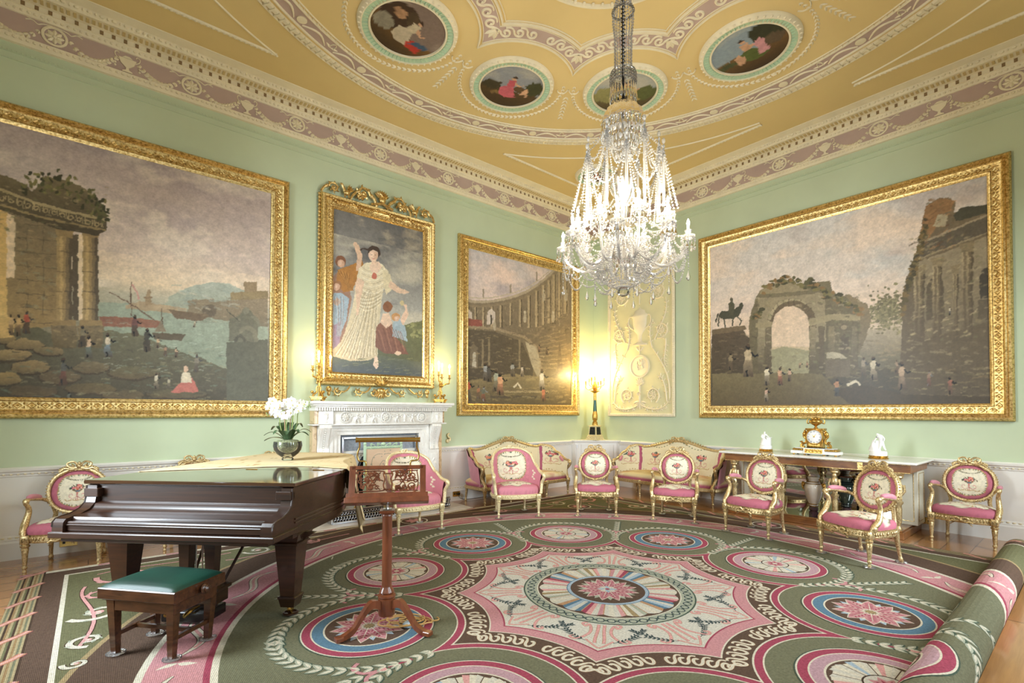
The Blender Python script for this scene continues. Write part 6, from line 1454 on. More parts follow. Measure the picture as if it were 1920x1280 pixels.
for nm, x, y in (('l', -.66, .18), ('r', .66, .18), ('t', -.25, 1.95)):
    m = MB(); m.taper(x, y, .56, .63, .085, .085, .115, .115); m.box(x - .098, x + .098, y - .098, y + .098, .545, .562, None, .004)
    m.taper(x, y, .16, .545, .052, .052, .082, .082); m.box(x - .068, x + .068, y - .068, y + .068, .145, .162, None, .004); m.taper(x, y, .085, .145, .05, .05, .062, .062)
    for q in (-1, 1): m.add([(x + q * .10, y - .02, .63), (x + q * .19, y - .02, .63), (x + q * .10, y - .02, .57), (x + q * .10, y + .02, .63), (x + q * .19, y + .02, .63), (x + q * .10, y + .02, .57)], [(0, 1, 2), (5, 4, 3), (1, 4, 5, 2), (0, 3, 4, 1)])
    lg = m.build('leg', MAT['piano_wood'], pn, smooth=30)
    m = MB(); m.lathe([(.03, .085), (.034, .075), (.02, .068), (.02, .06)], 14, TR((x, y, 0))); m.lathe([(.001, -.014), (.026, -.012), (.028, 0), (.026, .012), (.001, .014)], 16, basis((x, y, .058), (0, 1, 0), (0, 0, 1), (1, 0, 0))); m.build('caster', MAT['brass'], lg)
    m = MB(); m.lathe([(.05, .0235), (.056, .027), (.055, .035), (.046, .038), (.038, .034), (.001, .033)], 24, TR((x, y, -.002)))
    o = m.build('castor_cup', MAT['piano_wood'] if nm == 'r' else MAT['black']); o.location = (.56, 4.25, 0); o.rotation_euler = (0, 0, -pi / 4)
    tag(o, {'l': 'dark wooden castor cup under the piano leg behind the stool', 'r': 'dark wooden castor cup under the nearest right piano leg', 't': 'dark castor cup under the tail leg of the piano'}[nm], 'castor cup')
# pedal lyre
for x in (-.10, .10):
    m = MB(); m.taper(x, .10, .24, .63, .030, .03, .045, .04); m.box(x - .045, x + .045, .05, .15, .235, .30, None, .004); m.build('lyre_post', WOOD, pn, smooth=30)
m = MB(); m.box(-.20, .20, .02, .18, .215, .24, None, .004); m.box(-.18, .18, .03, .17, .12, .215, None, .006); m.build('lyre_box', WOOD, pn, smooth=30)
m = MB(); m.box(-.17, .17, -.06, .16, .025, .10, None, .006); m.build('pedal_block', MAT['black'], pn)
for x in (-.08, .06): m = MB(); m.tube([(x, .02, .115), (x, -.04, .118), (x, -.09, .112), (x, -.13, .10)], [.008, .012, .017, .012], 8); m.build('pedal', MAT['brass'], pn)
for x in (-.03, .02): MB().tube([(x, .10, .24), (x, .10, .63)], .006, 6).build('pedal_rod', MAT['steel'], pn)
for x in (-.12, .12): MB().tube([(x, .16, .20), (x * 1.6, .50, .63)], .011, 8).build('lyre_brace', WOOD, pn)
# embroidered cloth over the tail
def cl_pts():
    P = [(.775, .84), (.79, .7)]; R_ = [(x * 1.035, y) for x, y in OUT if y > .62 and x > -.77] ; P = [(.805, .83)] + [q for q in R_ if q[1] > .86]
    return P + [(-.80, 2.1), (-.80, 1.5), (-.80, 1.0), (-.80, .45)]
EDGE = crom(cl_pts(), 5); nE = len(EDGE)
cq = Pic(-1.2, 1.2, 0, 3.0, 110, '#dcc79c', 120); cq.cloud('#cdb385', 30, .5, .2, .6, 121); r_ = random.Random(5)
for i in range(170):
    x, y = r_.uniform(-1.1, 1.1), r_.uniform(0, 3); cq.line(crom([(x, y), (x + .04, y + .02), (x + .08, y - .01), (x + .10, y + .03)], 3), .008, r_.choice(['#a88450', '#b98a5a', '#8d7a58', '#b07a60']), .01)
def drop(t):
    """how far the cloth hangs, t from the front right corner round the tail to the front left"""
    base_ = .20 + .12 * sin(t * 9) ** 2
    if t < .20: return .24 + .36 * max(0, 1 - abs(t - .045) / .10)
    return base_ if t < .8 else .14
front_edge = [(-.80, .45)] + bez((-.80, .45), (-.3, .72), (.1, .98), (.3, .98), 6)[1:] + bez((.3, .98), (.5, .96), (.7, .88), (.805, .83), 4)[1:]
# top sheet as strips fanned from a middle line
nv = 26; nu = 60
def top_pt(u, v):
    e = EDGE[min(nE - 1, int(round((nE - 1) * u)))]; k = u * (len(front_edge) - 1); i = min(len(front_edge) - 2, int(k)); f = k - i; q = (front_edge[::-1][i][0] * (1 - f) + front_edge[::-1][i + 1][0] * f, front_edge[::-1][i][1] * (1 - f) + front_edge[::-1][i + 1][1] * f)
    x, y = q[0] + (e[0] - q[0]) * v, q[1] + (e[1] - q[1]) * v; return (x, y, 1.0205 + .0015 * (1 + mnoise.noise(Vector((x * 6, y * 6, 0)))))
nu = nE - 1; vs = [top_pt(i / nu, j / nv) for j in range(nv + 1) for i in range(nu + 1)]; nd = 22
for j in range(1, nd + 1):
    for i in range(nu + 1):
        x, y = EDGE[i]; a, b = EDGE[max(0, i - 1)], EDGE[min(nE - 1, i + 1)]; dx, dy = b[0] - a[0], b[1] - a[1]; L = hypot(dx, dy) or 1; nx_, ny_ = dy / L, -dx / L
        sg = -1 if nx_ * (x + .1) + ny_ * (y - 1.3) < 0 else 1; t = j / nd; d = drop(i / nu) * t; fold = .018 * sin(i * 1.35) * min(1, t * 2); o_ = .012 + .02 * min(1, t * 3) + fold + (.11 * t * max(0, 1 - i / nu / .3))
        vs.append((x + sg * nx_ * o_, y + sg * ny_ * o_, 1.022 - d))
tot = nv + nd + 1; fs = [(j * (nu + 1) + i, j * (nu + 1) + i + 1, (j + 1) * (nu + 1) + i + 1, (j + 1) * (nu + 1) + i) for j in range(tot - 1) for i in range(nu)]
V = np.array(vs); cc = cq.sample(np.clip(V[:, 0], -1.19, 1.19), np.clip(V[:, 1] + (1.02 - V[:, 2]), 0, 2.99))
o = color_mesh('tablecloth', vs, fs, cc, MAT['tapestry'], None); o.location = (.56, 4.25, 0); o.rotation_euler = (0, 0, -pi / 4)
sol = o.modifiers.new('thick', 'SOLIDIFY'); sol.thickness = .003; sol.offset = 0
tag(o, 'pale gold embroidered cloth draped over the tail of the grand piano', 'tablecloth')
# orchid bowl
vz = thing('orchid_bowl', 'white orchids in a mossy glass bowl standing on the piano', 'potted orchid', (1.535, 5.36, 1.030))
m = MB(); m.lathe([(.055, .0), (.058, .012), (.045, .02), (.06, .03), (.10, .06), (.128, .10), (.138, .145), (.132, .185), (.128, .183), (.134, .145), (.124, .102), (.096, .064), (.05, .036), (.001, .034)], 40); m.build('bowl', MAT['glass_bowl'], vz, smooth=60)
m = MB(); m.lathe([(.001, .038), (.05, .040), (.094, .068), (.121, .104), (.13, .145), (.126, .178), (.09, .20), (.001, .205)], 40, None, lambda a, z: 1 + .02 * sin(a * 9 + z * 80)); m.build('moss', MAT['moss'], vz, smooth=60)
r_ = random.Random(11)
def fwd(du, dv, z): return (0, 0, 0)
AX = Vector((.76, -.65, 0))                                            # sideways as the room is seen
def P3(a, b, z): return (AX.x * a - AX.y * b * 1.0, AX.y * a + AX.x * b, z)
stems = [(-.10, .02, -.155, .50), (-.06, .05, -.10, .53), (-.01, -.02, -.04, .44), (.03, .03, .02, .55), (.06, -.02, .07, .46), (.09, .02, .17, .49)]
for (a, b, a2, z2) in stems:
    z2 += .06; m = MB(); P = crom([P3(a * .4, b * .4, .19), P3(a * .9, b, .35), P3(a, b, z2 - .08), P3((a + a2) / 2, b - .02, z2), P3(a2 * 1.15, b - .05, z2 - .02)], 5); m.tube(P, .0045, 6); st = m.build('stem', MAT['stem'], vz)
for k in range(3): a = (-.05, .02, .05)[k]; MB().tube([P3(a * .6, .01, .19), P3(a, .02, .52)], .004, 5).build('cane', MAT['cane'], vz)
def flower(c, face, r, roll):
    m = MB(); z = Vector(face).normalized(); x = z.cross(Vector((0, 0, 1))).normalized(); y = x.cross(z) * -1 if x.cross(z).z < 0 else x.cross(z); M = basis(c, x, y, z) @ Matrix.Rotation(roll, 4, 'Z')
    for a, l_, w_ in ((90, 1.0, .62), (215, 1.0, .62), (325, 1.0, .62), (10, 1.05, 1.0), (170, 1.05, 1.0)):
        L = leaf(0, 0, radians(a), r * l_, r * w_, 6); n = len(L); m.add([(p[0], p[1], .15 * r * (hypot(*p) / r) ** 2) for p in L], [tuple(range(n))], M)
    m.build('flower', MAT['petal'], vz, smooth=0); h = MB(); h.ell((0, -.1 * r, .14 * r), (.16 * r, .2 * r, .14 * r), M, 7, 5); h.build('flower_heart', MAT['petal_heart'], vz)
fl = [(-.185, .50), (-.165, .54), (-.14, .57), (-.15, .46), (-.12, .50), (-.10, .455), (-.175, .44), (-.07, .53), (-.055, .48), (-.03, .51), (-.045, .44), (-.015, .405), (.01, .41), (.0, .56), (.04, .50), (.06, .53), (.055, .575), (.09, .50), (.10, .55), (.12, .47), (.115, .52), (.15, .50), (.165, .54), (-.08, .42), (.03, .45)]
for i, (a, z) in enumerate(fl): flower(P3(a, r_.uniform(-.06, .03), z + .03), (-.27 + r_.uniform(-.35, .35), -.95 + r_.uniform(-.3, .3), r_.uniform(-.2, .3)), r_.uniform(.038, .048), r_.uniform(-.4, .4))
for i in range(14):
    s_ = 1 if i % 2 else -1; a = s_ * r_.uniform(.19, .23); bd = MB(); bd.ell(P3(a, r_.uniform(-.04, .02), r_.uniform(.45, .60)), (.008, .008, .010), None, 6, 4); bd.build('bud', MAT['stem'], vz)
for i, (an, ln, up) in enumerate(((200, .19, .10), (165, .17, .16), (140, .15, .20), (100, .12, .2), (60, .14, .19), (20, .19, .13), (0, .18, .10), (-30, .14, .13), (-70, .12, .12), (-120, .13, .12), (185, .2, .04))):
    a = radians(an); m = MB(); vs = []; fs = []
    for k in range(9):
        t = k / 8; w_ = .034 * sin(pi * (t * .9 + .06)) ** .6; d = .03 + ln * t; h = .20 + up * sin(t * 2.0) - .05 * t * t
        for q in (-1, -.4, .4, 1): lx, ly = d, q * w_; p = P3(lx * cos(a) - ly * sin(a), (lx * sin(a) + ly * cos(a)), h + abs(q) * .010); vs.append(p)
        if k: fs += [((k - 1) * 4 + c, (k - 1) * 4 + c + 1, k * 4 + c + 1, k * 4 + c) for c in range(3)]
    m.add(vs, fs); m.build('leaf', MAT['leaf'], vz, smooth=60)

# stool
ST = thing('piano_stool', 'mahogany piano stool with a green leather seat', 'piano stool', (.375, 3.90, .026), radians(-50))
m = MB(); m.box(-.275, .275, -.205, .205, .345, .415, None, .006); m.box(-.255, .255, -.185, .185, .335, .345); m.build('seat_frame', MAT['stool_wood'], ST)
m = MB(); m.box(-.24, .24, -.17, .17, .27, .335, None, .003); m.build('apron', MAT['stool_wood'], ST)
m = MB()
def padf(u, v): x, y = (u - .5) * .535, (v - .5) * .395; e = max(0, 1 - (abs(u - .5) * 2) ** 6) ** .5 * max(0, 1 - (abs(v - .5) * 2) ** 6) ** .5; return (x, y, .412 + .032 * e + .006 * e * (1 - (abs(u - .5) * 2) ** 2))
m.grid(padf, 36, 28); m.build('seat', MAT['leather'], ST, smooth=80)
SL = []
for x, y in ((-1, -1), (1, -1), (1, 1), (-1, 1)):
    m = MB(); m.taper(x * .20, y * .14, 0, .34, .017, .017, .027, .027, dx=x * .012, dy=y * .008); m.build('leg', MAT['stool_wood'], ST, smooth=0); SL.append((x * .20, y * .14))
for x in (-1, 1): m = MB(); m.box(x * .203 - .01, x * .203 + .01, -.14, .14, .10, .125); m.build('stretcher', MAT['stool_wood'], ST)
m = MB(); m.box(-.20, .20, -.01, .01, .10, .125); m.build('stretcher', MAT['stool_wood'], ST)
for s_ in (-1, 1): m = MB(); m.lathe([(.010, 0), (.012, .012), (.030, .018), (.034, .026), (.028, .034), (.022, .036), (.024, .046), (.016, .054), (.001, .056)], 20, basis((s_ * .275, .0, .375), (0, 1, 0), (0, 0, 1), (s_, 0, 0))); m.build('height_knob', MAT['stool_wood'], ST, smooth=50)
m = MB(); m.ell((0, 0, 0), .01); cups('piano stool', (.375, 3.90), radians(-50), [(n_, x, y) for n_, (x, y) in zip(('near left leg', 'nearest leg', 'right leg', 'far leg'), SL)])

# music stand with brass lamp
MSx, MSy = 1.60, 3.25; face = atan2(-MSy, -MSx) + radians(-3)           # the desk faces the camera side
ms = thing('music_stand', 'mahogany music stand with a pierced lyre desk and tripod foot', 'music stand', (MSx, MSy, .020), face + pi / 2)
SW = MAT['stand_wood']; m = MB(); m.lathe([(.055, .085), (.058, .10), (.058, .20), (.05, .205), (.062, .215), (.06, .228), (.045, .235), (.052, .245), (.046, .262), (.036, .275), (.034, .29), (.034, .77), (.040, .775), (.036, .785), (.045, .795)], 28); m.box(-.052, .052, -.052, .052, .795, .815, None, .003); m.build('column', SW, ms, smooth=40)
for k, a in enumerate((radians(212), radians(325), radians(90))):
    P = crom([(.045, .165), (.12, .185), (.19, .12), (.24, .055), (.29, .028), (.33, .018)], 5); m = MB(); n = len(P); d = (cos(a), sin(a)); s_ = (-sin(a), cos(a)); vs = []
    for i, (r, z) in enumerate(P):
        h = .035 - .018 * i / n
        for w_, dz in ((-1, -h), (1, -h), (1, h * .7), (-1, h * .7)): vs.append((r * d[0] + w_ * .019 * s_[0], r * d[1] + w_ * .019 * s_[1], max(.002, z + dz)))
    m.add(vs, [(i * 4 + q, i * 4 + (q + 1) % 4, (i + 1) * 4 + (q + 1) % 4, (i + 1) * 4 + q) for i in range(n - 1) for q in range(4)] + [(0, 1, 2, 3), tuple(4 * (n - 1) + q for q in (3, 2, 1, 0))]); e = .34; m.box(-.025, .028, -.026, .026, 0, .03, TR((e * d[0], e * d[1], 0), a), .004); m.build('foot', SW, ms, smooth=30)
m = MB(); m.tube([(0, 0, .80), (0, 0, .90)], .010, 8); m.box(-.03, .03, -.03, .03, .815, .822); m.build('rod', MAT['steel'], ms)
tl = radians(22); DM = basis((0, -.01, .895), (1, 0, 0), (0, sin(tl), cos(tl)), (0, -cos(tl), sin(tl)))
W2, H2 = .25, .235; m = MB()
for x0, x1, y0, y1 in ((-W2 - .03, W2 + .03, 0, .04), (-W2, W2, H2 - .027, H2), (-W2 - .015, -W2 + .028, .035, H2), (W2 - .028, W2 + .015, .035, H2)): m.box(x0, x1, y0, y1, -.008, .008, DM, .002)
m.box(-W2 - .035, W2 + .035, -.04, .0, -.03, .055, DM, .004); m.box(-.04, .04, -.04, .03, -.05, -.008, DM); m.build('desk', SW, ms, smooth=30)
m = MB(); r_ = random.Random(2)
def cut(pts, w_=.0065): m.ribbon(pts, w_ * 1.35, -.004, .008, DM)
for s_ in (-1, 1):
    for (cx_, cy_, R, a0, a1) in ((.17, .165, .030, 180, 560), (.17, .085, .030, 180, -200), (.115, .170, .024, 0, 400), (.115, .082, .024, 0, -400), (.195, .125, .02, 90, 480), (.075, .175, .018, 200, 560), (.075, .078, .018, 160, -200), (.145, .126, .016, 0, 380), (.10, .126, .015, 180, 520)):
        cut([(s_ * x, y) for x, y in spiral(cx_, cy_, R, R * .25, a0, a1, 16)])
    for p in (((.03, .125), (.08, .15), (.12, .11), (.20, .13)), ((.02, .19), (.07, .21), (.14, .19), (.21, .20)), ((.02, .06), (.07, .045), (.14, .06), (.21, .05)), ((.05, .06), (.09, .10), (.12, .14), (.14, .20)), ((.05, .19), (.09, .15), (.12, .11), (.14, .05)), ((.20, .05), (.215, .1), (.215, .15), (.20, .2))): cut([(s_ * x, y) for x, y in bez(*p, 10)], .006)
    for i in range(26): x = r_.uniform(.05, .20); y = r_.uniform(.055, .195); m.prism(leaf(s_ * x, y, r_.uniform(0, 6), .04, .016, 4), -.003, .005, DM)
    cut([(s_ * x, y) for x, y in crom([(.004, .055), (.022, .07), (.03, .10), (.022, .14), (.032, .175), (.022, .19)], 4)], .008)
for x in (-.014, -.007, 0, .007, .014): cut([(x, .065), (x, .185)], .0025)
cut([(-.03, .178), (.03, .178)], .006); cut([(-.03, .065), (.03, .065)], .006); m.build('pierced_panel', SW, ms, smooth=0)
m = MB(); m.tube([(-.215, .06, 1.30), (.215, .06, 1.30)], .016, 16)
for s_ in (-1, 1): m.tube([(s_ * .213, .06, 1.30), (s_ * .224, .06, 1.30)], .0185, 14)
m.build('lamp_bar', MAT['brass'], ms, smooth=50)
for s_ in (-1, 1): m = MB(); m.tube(crom([(s_ * .20, .06, 1.29), (s_ * .20, .08, 1.25), (s_ * .215, .09, 1.20), (s_ * .205, .09, 1.15), (s_ * .16, .08, 1.145), (s_ * .155, .08, 1.10), (s_ * .155, .07, 1.05)], 4), .006, 7); m.build('lamp_arm', MAT['brass'], ms, smooth=60)
# flex and foot switch on the carpet
m = MB(); P = []; r_ = random.Random(4)
for i in range(150):
    t = i / 149; a = t * 2 * pi * 4.2; R = .075 + .035 * sin(i * .21) + .03 * sin(i * .07); P.append((R * 1.5 * cos(a), R * .8 * sin(a) + .02 * sin(i * .13), .008 + .006 * (i % 17) / 17 + .002 * (i % 5)))
P += [(x, y, .007) for x, y in bez((.15, .02), (.22, -.02), (.26, .02), (.22, .06), 8)]
m.tube(P, .0055, 6); o = m.build('power_cord', MAT['cord']); o.location = (MSx + .13, MSy - .03, .020); o.rotation_euler = (0, 0, -.6); tag(o, 'coiled gold lamp flex lying under the music stand', 'power cord')
m = MB(); m.lathe([(.001, 0), (.045, 0), (.05, .008), (.047, .018), (.03, .026), (.001, .028)], 28, TR(s=(1.25, .85, 1))); m.lathe([(.012, .024), (.013, .032), (.001, .033)], 14); o = m.build('foot_switch', MAT['blue_plastic'], smooth=50); o.location = (1.735, 3.17, .020); o.rotation_euler = (0, 0, .5); tag(o, 'pale blue oval foot switch on the carpet beside the flex', 'foot switch')
# ------------------------------------------------------------------ chimneypiece (north wall, centred under the portrait)
FX = 3.40
fp = thing('fireplace', 'carved white marble chimneypiece with consoles and tan marble edging', 'fireplace', (FX, RY1, 0))
WM, JA = MAT['white_marble'], MAT['jasper']
def fbox(m, x0, x1, d0, d1, z0, z1, ch=.003): m.box(x0, x1, -d1, -d0, z0, z1, None, ch)
m = MB(); fbox(m, -1.14, 1.14, 0, .36, 1.625, 1.665, .006); fbox(m, -1.11, 1.11, 0, .33, 1.60, 1.625); fbox(m, -1.07, 1.07, 0, .29, 1.575, 1.60)
for i in range(62): x = -1.04 + i * 2.08 / 61; fbox(m, x - .009, x + .009, .25, .275, 1.535, 1.575, 0)
fbox(m, -1.06, 1.06, 0, .255, 1.53, 1.575); m.build('mantelshelf', WM, fp, smooth=30)
m = MB(); fbox(m, -.80, .80, 0, .20, 1.345, 1.53); fbox(m, -1.06, 1.06, 0, .21, 1.325, 1.345)
Mf = basis((0, -.20, 1.44), (1, 0, 0), (0, 0, 1), (0, -1, 0))
for x in (-.62, 0, .62): rosette(m, x, 0, .078, .03, 10, Mf); m.lathe([(.085, 0), (.085, .015), (.078, .016)], 24, Mf @ TR((x, 0, 0)), cap=False)
for s_ in (-1, 1):                                                      # garland-bearing boys and urns, in relief
    for c in (.19, .45):
        k = 1 if c < .3 else -1
        m.ell((s_ * c, .035, .012), (.018, .02, .018), Mf, 8, 5); m.ell((s_ * c, -.005, .012), (.02, .032, .02), Mf, 8, 5); m.tube([(s_ * c - .012, -.03, .01), (s_ * c - .03, -.055, .012), (s_ * c - .022, -.085, .01)], [.014, .012, .008], 6, Mf); m.tube([(s_ * c + .012, -.03, .01), (s_ * c + .02, -.06, .012), (s_ * c + .035, -.085, .01)], [.014, .012, .008], 6, Mf)
        m.tube([(s_ * c + .015, .015, .012), (s_ * (c + k * s_ * 0) + .05, .03, .012), (s_ * c + .07, .05, .012)], .008, 6, Mf); m.tube([(s_ * c - .015, .015, .012), (s_ * c - .05, .02, .012), (s_ * c - .07, .045, .012)], .008, 6, Mf)
    m.lathe([(.001, -.075), (.02, -.07), (.008, -.05), (.026, -.02), (.03, .02), (.022, .04), (.028, .05), (.001, .055)], 14, Mf @ basis((s_ * .32, 0, .005), (1, 0, 0), (0, 0, -.4), (0, 1, 0)))
    for (a, b) in ((.08, .14), (.50, .57), (.235, .29), (.35, .41)):
        for i in range(8): t = i / 7; m.ell((s_ * (a + (b - a) * t), .04 - .035 * sin(pi * t), .008), (.009, .01, .01), Mf, 6, 4)
m.build('frieze', WM, fp, smooth=50)
for s_ in (-1, 1):
    m = MB(); a, b = sorted((s_ * .80, s_ * 1.0)); fbox(m, a, b, 0, .225, 1.345, 1.53); rel_M = basis((s_ * .90, -.225, 1.435), (1, 0, 0), (0, 0, 1), (0, -1, 0))
    m.lathe([(.001, -.07), (.025, -.065), (.008, -.045), (.035, 0), (.03, .03), (.001, .05)], 12, rel_M @ basis((0, 0, 0), (1, 0, 0), (0, 0, -.4), (0, 1, 0)))
    for q in range(5): relief_leaf(m, 0, .03, pi / 2 + (q - 2) * .5, .05, .02, .012, 0, rel_M)
    # scrolled console: side profile swept in x
    cp_ = [(0, 1.325), (.205, 1.325), (.215, 1.29), (.19, 1.22), (.145, 1.12), (.115, 1.02), (.12, .95), (.135, .925), (.12, .905), (0, .905)]; x0, x1 = s_ * .90 - .085, s_ * .90 + .085; n = len(cp_)
    for (u0, u1, k) in ((x0, x1, 0), (x0 + .02, x0 + .07, .008), (x1 - .07, x1 - .02, .008)):
        m.add([(u0, -d - k * (d > 0), z) for d, z in cp_] + [(u1, -d - k * (d > 0), z) for d, z in cp_], [tuple(range(n)), tuple(range(2 * n - 1, n - 1, -1))] + [(i, (i + 1) % n, n + (i + 1) % n, n + i) for i in range(n)])
    for i in range(12): z = 1.29 - i * .031; d = float(np.interp(z, [.925, 1.02, 1.12, 1.22, 1.29], [.135, .115, .145, .19, .215])); m.ell((s_ * .90, -d - .004, z), (.012, .008, .011), None, 6, 4)
    a, b = sorted((s_ * .81, s_ * .99)); fbox(m, a, b, 0, .13, .0, .905); m.box(a + .04, b - .04, -.138, -.13, .14, .84)
    for q in range(9): relief_leaf(m, s_ * .90, .78 - q * .07, -pi / 2 + (.5 if q % 2 else -.5), .07, .035, .012, .138, basis((0, 0, 0), (1, 0, 0), (0, 0, 1), (0, -1, 0)))
    fbox(m, a - .01, b + .01, 0, .145, 0, .12); m.build('jamb', WM, fp, smooth=35)
    m = MB(); a, b = sorted((s_ * .99, s_ * 1.05)); fbox(m, a, b, 0, .12, .0, 1.325); fbox(m, a, b, 0, .19, 1.345, 1.53); m.build('marble_edging', JA, fp)
    m = MB(); a, b = sorted((s_ * .995, s_ * 1.08)); fbox(m, a, b, 0, .215, 1.325, 1.345); m.build('edging_cap', WM, fp)
m = MB()
for k, (xo, zo, d) in enumerate(((.81, 1.325, .12), (.76, 1.28, .105), (.70, 1.235, .09))):
    xi, zi = ((.76, 1.28), (.70, 1.235), (.64, 1.18))[k]
    for s_ in (-1, 1): a, b = sorted((s_ * xi, s_ * xo)); fbox(m, a, b, 0, d, 0, zi)
    fbox(m, -xo, xo, 0, d, zi, zo)
m.build('architrave', WM, fp, smooth=0)
m = MB(); fbox(m, -.64, .64, 0, .004, .0, 1.18, 0); m.build('slate_back', MAT['grey_stone'], fp)
m = MB(); fbox(m, -.60, .60, .03, .075, 1.12, 1.15); [fbox(m, s_ * .6 - .015, s_ * .6 + .015, .03, .075, 0, 1.15) for s_ in (-1, 1)]; m.build('grate_frame', MAT['steel'], fp)
m = MB(); A_ = arc(0, .62, .36, 0, 180, 24); m.prism(A_ + [(-.36, 0), (.36, 0)], .006, .03, basis((0, 0, 0), (1, 0, 0), (0, 0, 1), (0, -1, 0)))
for R_ in (.34, .25, .16): m.tube([(p[0], -.035, p[1]) for p in arc(0, .62, R_, 0, 180, 24)], .012, 6)
for a in range(15, 180, 25): rosette(m, .295 * cos(radians(a)), .62 + .295 * sin(radians(a)), .032, .012, 6, basis((0, -.03, 0), (1, 0, 0), (0, 0, 1), (0, -1, 0)))
scrollwork(m, basis((0, -.03, 0), (1, 0, 0), (0, 0, 1), (0, -1, 0)), 0, .2, .45, .2, 1, 1); scrollwork(m, basis((0, -.03, 0), (1, 0, 0), (0, 0, 1), (0, -1, 0)), 0, -.2, .45, .2, 1, 1); m.build('fireback', MAT['iron'], fp, smooth=40)
hs = MB().box(FX - 1.25, FX + 1.25, RY1 - .74, RY1 - .002, .0, .012, None, .003).build('hearth_slab', MAT['hearth']); tag(hs, 'pale stone hearth slab in front of the chimneypiece', 'hearth')
fd = thing('fender', 'pierced polished steel fender round the hearth', 'fender', (FX, RY1 - .56, .012))
m = MB(); m.box(-.92, .92, -.02, .02, 0, .03, None, .003); m.box(-.92, .92, -.014, .014, .165, .185, None, .003); m.build('rail', MAT['steel'], fd)
m = MB(); Mb = basis((0, 0, 0), (1, 0, 0), (0, 0, 1), (0, -1, 0))
for i in range(46):
    x = -.90 + i * .04; m.tube([(p[0], 0, p[1]) for p in circ(x, .075, .024, 12)], .004, 5, closed=True); m.tube([(x, 0, .03), (x + .04, 0, .165)], .003, 4); m.tube([(x + .04, 0, .03), (x, 0, .165)], .003, 4); m.tube([(p[0], 0, p[1]) for p in circ(x + .02, .135, .018, 10)], .004, 5, closed=True)
m.build('pierced_band', MAT['steel'], fd); m = MB(); m.box(-.90, .90, .012, .016, .03, .165); m.build('backing', MAT['iron'], fd)
for s_ in (-1, 1): m = MB(); m.box(s_ * .92 - .012, s_ * .92 + .012, -.0, .42, 0, .185, None, .003); m.build('return', MAT['steel'], fd)
for s_, lab in ((-1, 'gilt firedog at the left of the hearth, by the piano cloth'), (1, 'gilt firedog at the right of the hearth, behind the tub chair')):
    m = MB(); x = 2.88 if s_ < 0 else 3.92; m.lathe([(.001, 0), (.05, .0), (.05, .03), (.02, .05), (.04, .09), (.055, .14), (.03, .18), (.02, .2), (.03, .22), (.001, .25)], 16); m.box(-.14, .14, -.03, .03, .02, .06, None, .01); m.ell((-.10, 0, .10), (.05, .03, .05)); m.ell((.10, 0, .09), (.04, .03, .04)); o = m.build('firedog', MAT['ormolu'], smooth=50); o.location = (x, RY1 - .40, .012); tag(o, lab, 'firedog', 'pair of gilt firedogs')
sc_ = thing('fire_screen', 'painted fire screen with a tapestry panel, standing in the hearth opening', 'fire screen', (3.345, 6.94, .012))
m = MB()
for s_ in (-1, 1): m.box(s_ * .29 - .018, s_ * .29 + .018, -.016, .016, .0, 1.02, None, .004); m.box(s_ * .29 - .02, s_ * .29 + .02, -.14, .14, 0, .04, None, .008); m.ell((s_ * .29, 0, 1.04), .025)
for z0, z1 in ((.96, 1.0), (.20, .24)): m.box(-.29, .29, -.014, .014, z0, z1, None, .003)
for i in range(24): m.ell((-.27 + i * .0235, -.018, .98), (.009, .008, .014), None, 6, 4)
scrollwork(m, basis((0, 0, 0), (1, 0, 0), (0, 0, 1), (0, -1, 0)), .03, .24, 1.0, .05, 1, 2, .006); scrollwork(m, basis((0, 0, 0), (1, 0, 0), (0, 0, 1), (0, -1, 0)), -.03, -.24, 1.0, .05, 1, 2, .006); m.ell((0, -.0, 1.03), (.04, .015, .025)); m.build('frame', MAT['pale_green'], sc_, smooth=40)
q = Pic(-.28, .28, .2, 1.0, 150, '#dcbfa0', 140); q.cloud('#cfae90', 20, .5, .2, .5, 141); r_ = random.Random(9)
for k in (-1, 1):
    for p in (((.02, .9), (.2, .95), (.25, .7), (.1, .62)), ((.02, .35), (.2, .3), (.25, .5), (.1, .6)), ((.0, .8), (.1, .75), (.1, .5), (.0, .45))): q.line([(k * a, b) for a, b in bez(*p, 10)], .008, '#8d8a78')
for i in range(50): q.ell(r_.gauss(0, .12), r_.gauss(.65, .18), .012, .008, r_.choice(['#a8a08c', '#b9786a', '#8d8f7c', '#d9c7ae']), rot=r_.uniform(0, 3))
nu, nv = q.w, q.h; X, Z = np.meshgrid(np.linspace(-.275, .275, nu), np.linspace(.23, .97, nv)); fast_grid('tapestry_panel', np.stack([X, X * 0 - .008, Z], -1).reshape(-1, 3), nu, nv, q.linear().reshape(-1, 3), MAT['tapestry'], sc_)
# gilt swan-neck bell pull and the sockets
m = MB(); Mw = basis((4.63, RY1 - .004, 1.03), (1, 0, 0), (0, 0, 1), (0, -1, 0)); m.lathe([(.001, .03), (.03, .028), (.036, .015), (.034, 0)], 18, Mw @ TR((0, 0, 0)), cap=False); m.tube([(p[0], p[1], .03) for p in crom([(.03, .0), (.035, .04), (.0, .07), (-.01, .10), (.01, .125), (.02, .11)], 5)], [.018] * 10 + [.012] * 16, 8, Mw)
tag(m.build('bell_pull', MAT['gold_pale'], smooth=60), 'gilt swan neck bell pull on the green wall right of the fireplace', 'bell pull')
def socket(M, lab, brass=False):
    t = thing('wall_socket', lab, 'wall socket', M.translation); M0 = M.copy(); M0.translation = (0, 0, 0)
    m = MB(); m.box(-.073, .073, -.043, .043, 0, .007, M0, .003); m.build('plate', MAT['brass'] if brass else MAT['white_plastic'], t)
    for s_ in (-1, 1): m = MB(); m.box(s_ * .036 - .012, s_ * .036 + .012, -.012, .016, .007, .010, M0); m.build('outlet', MAT['black'], t)
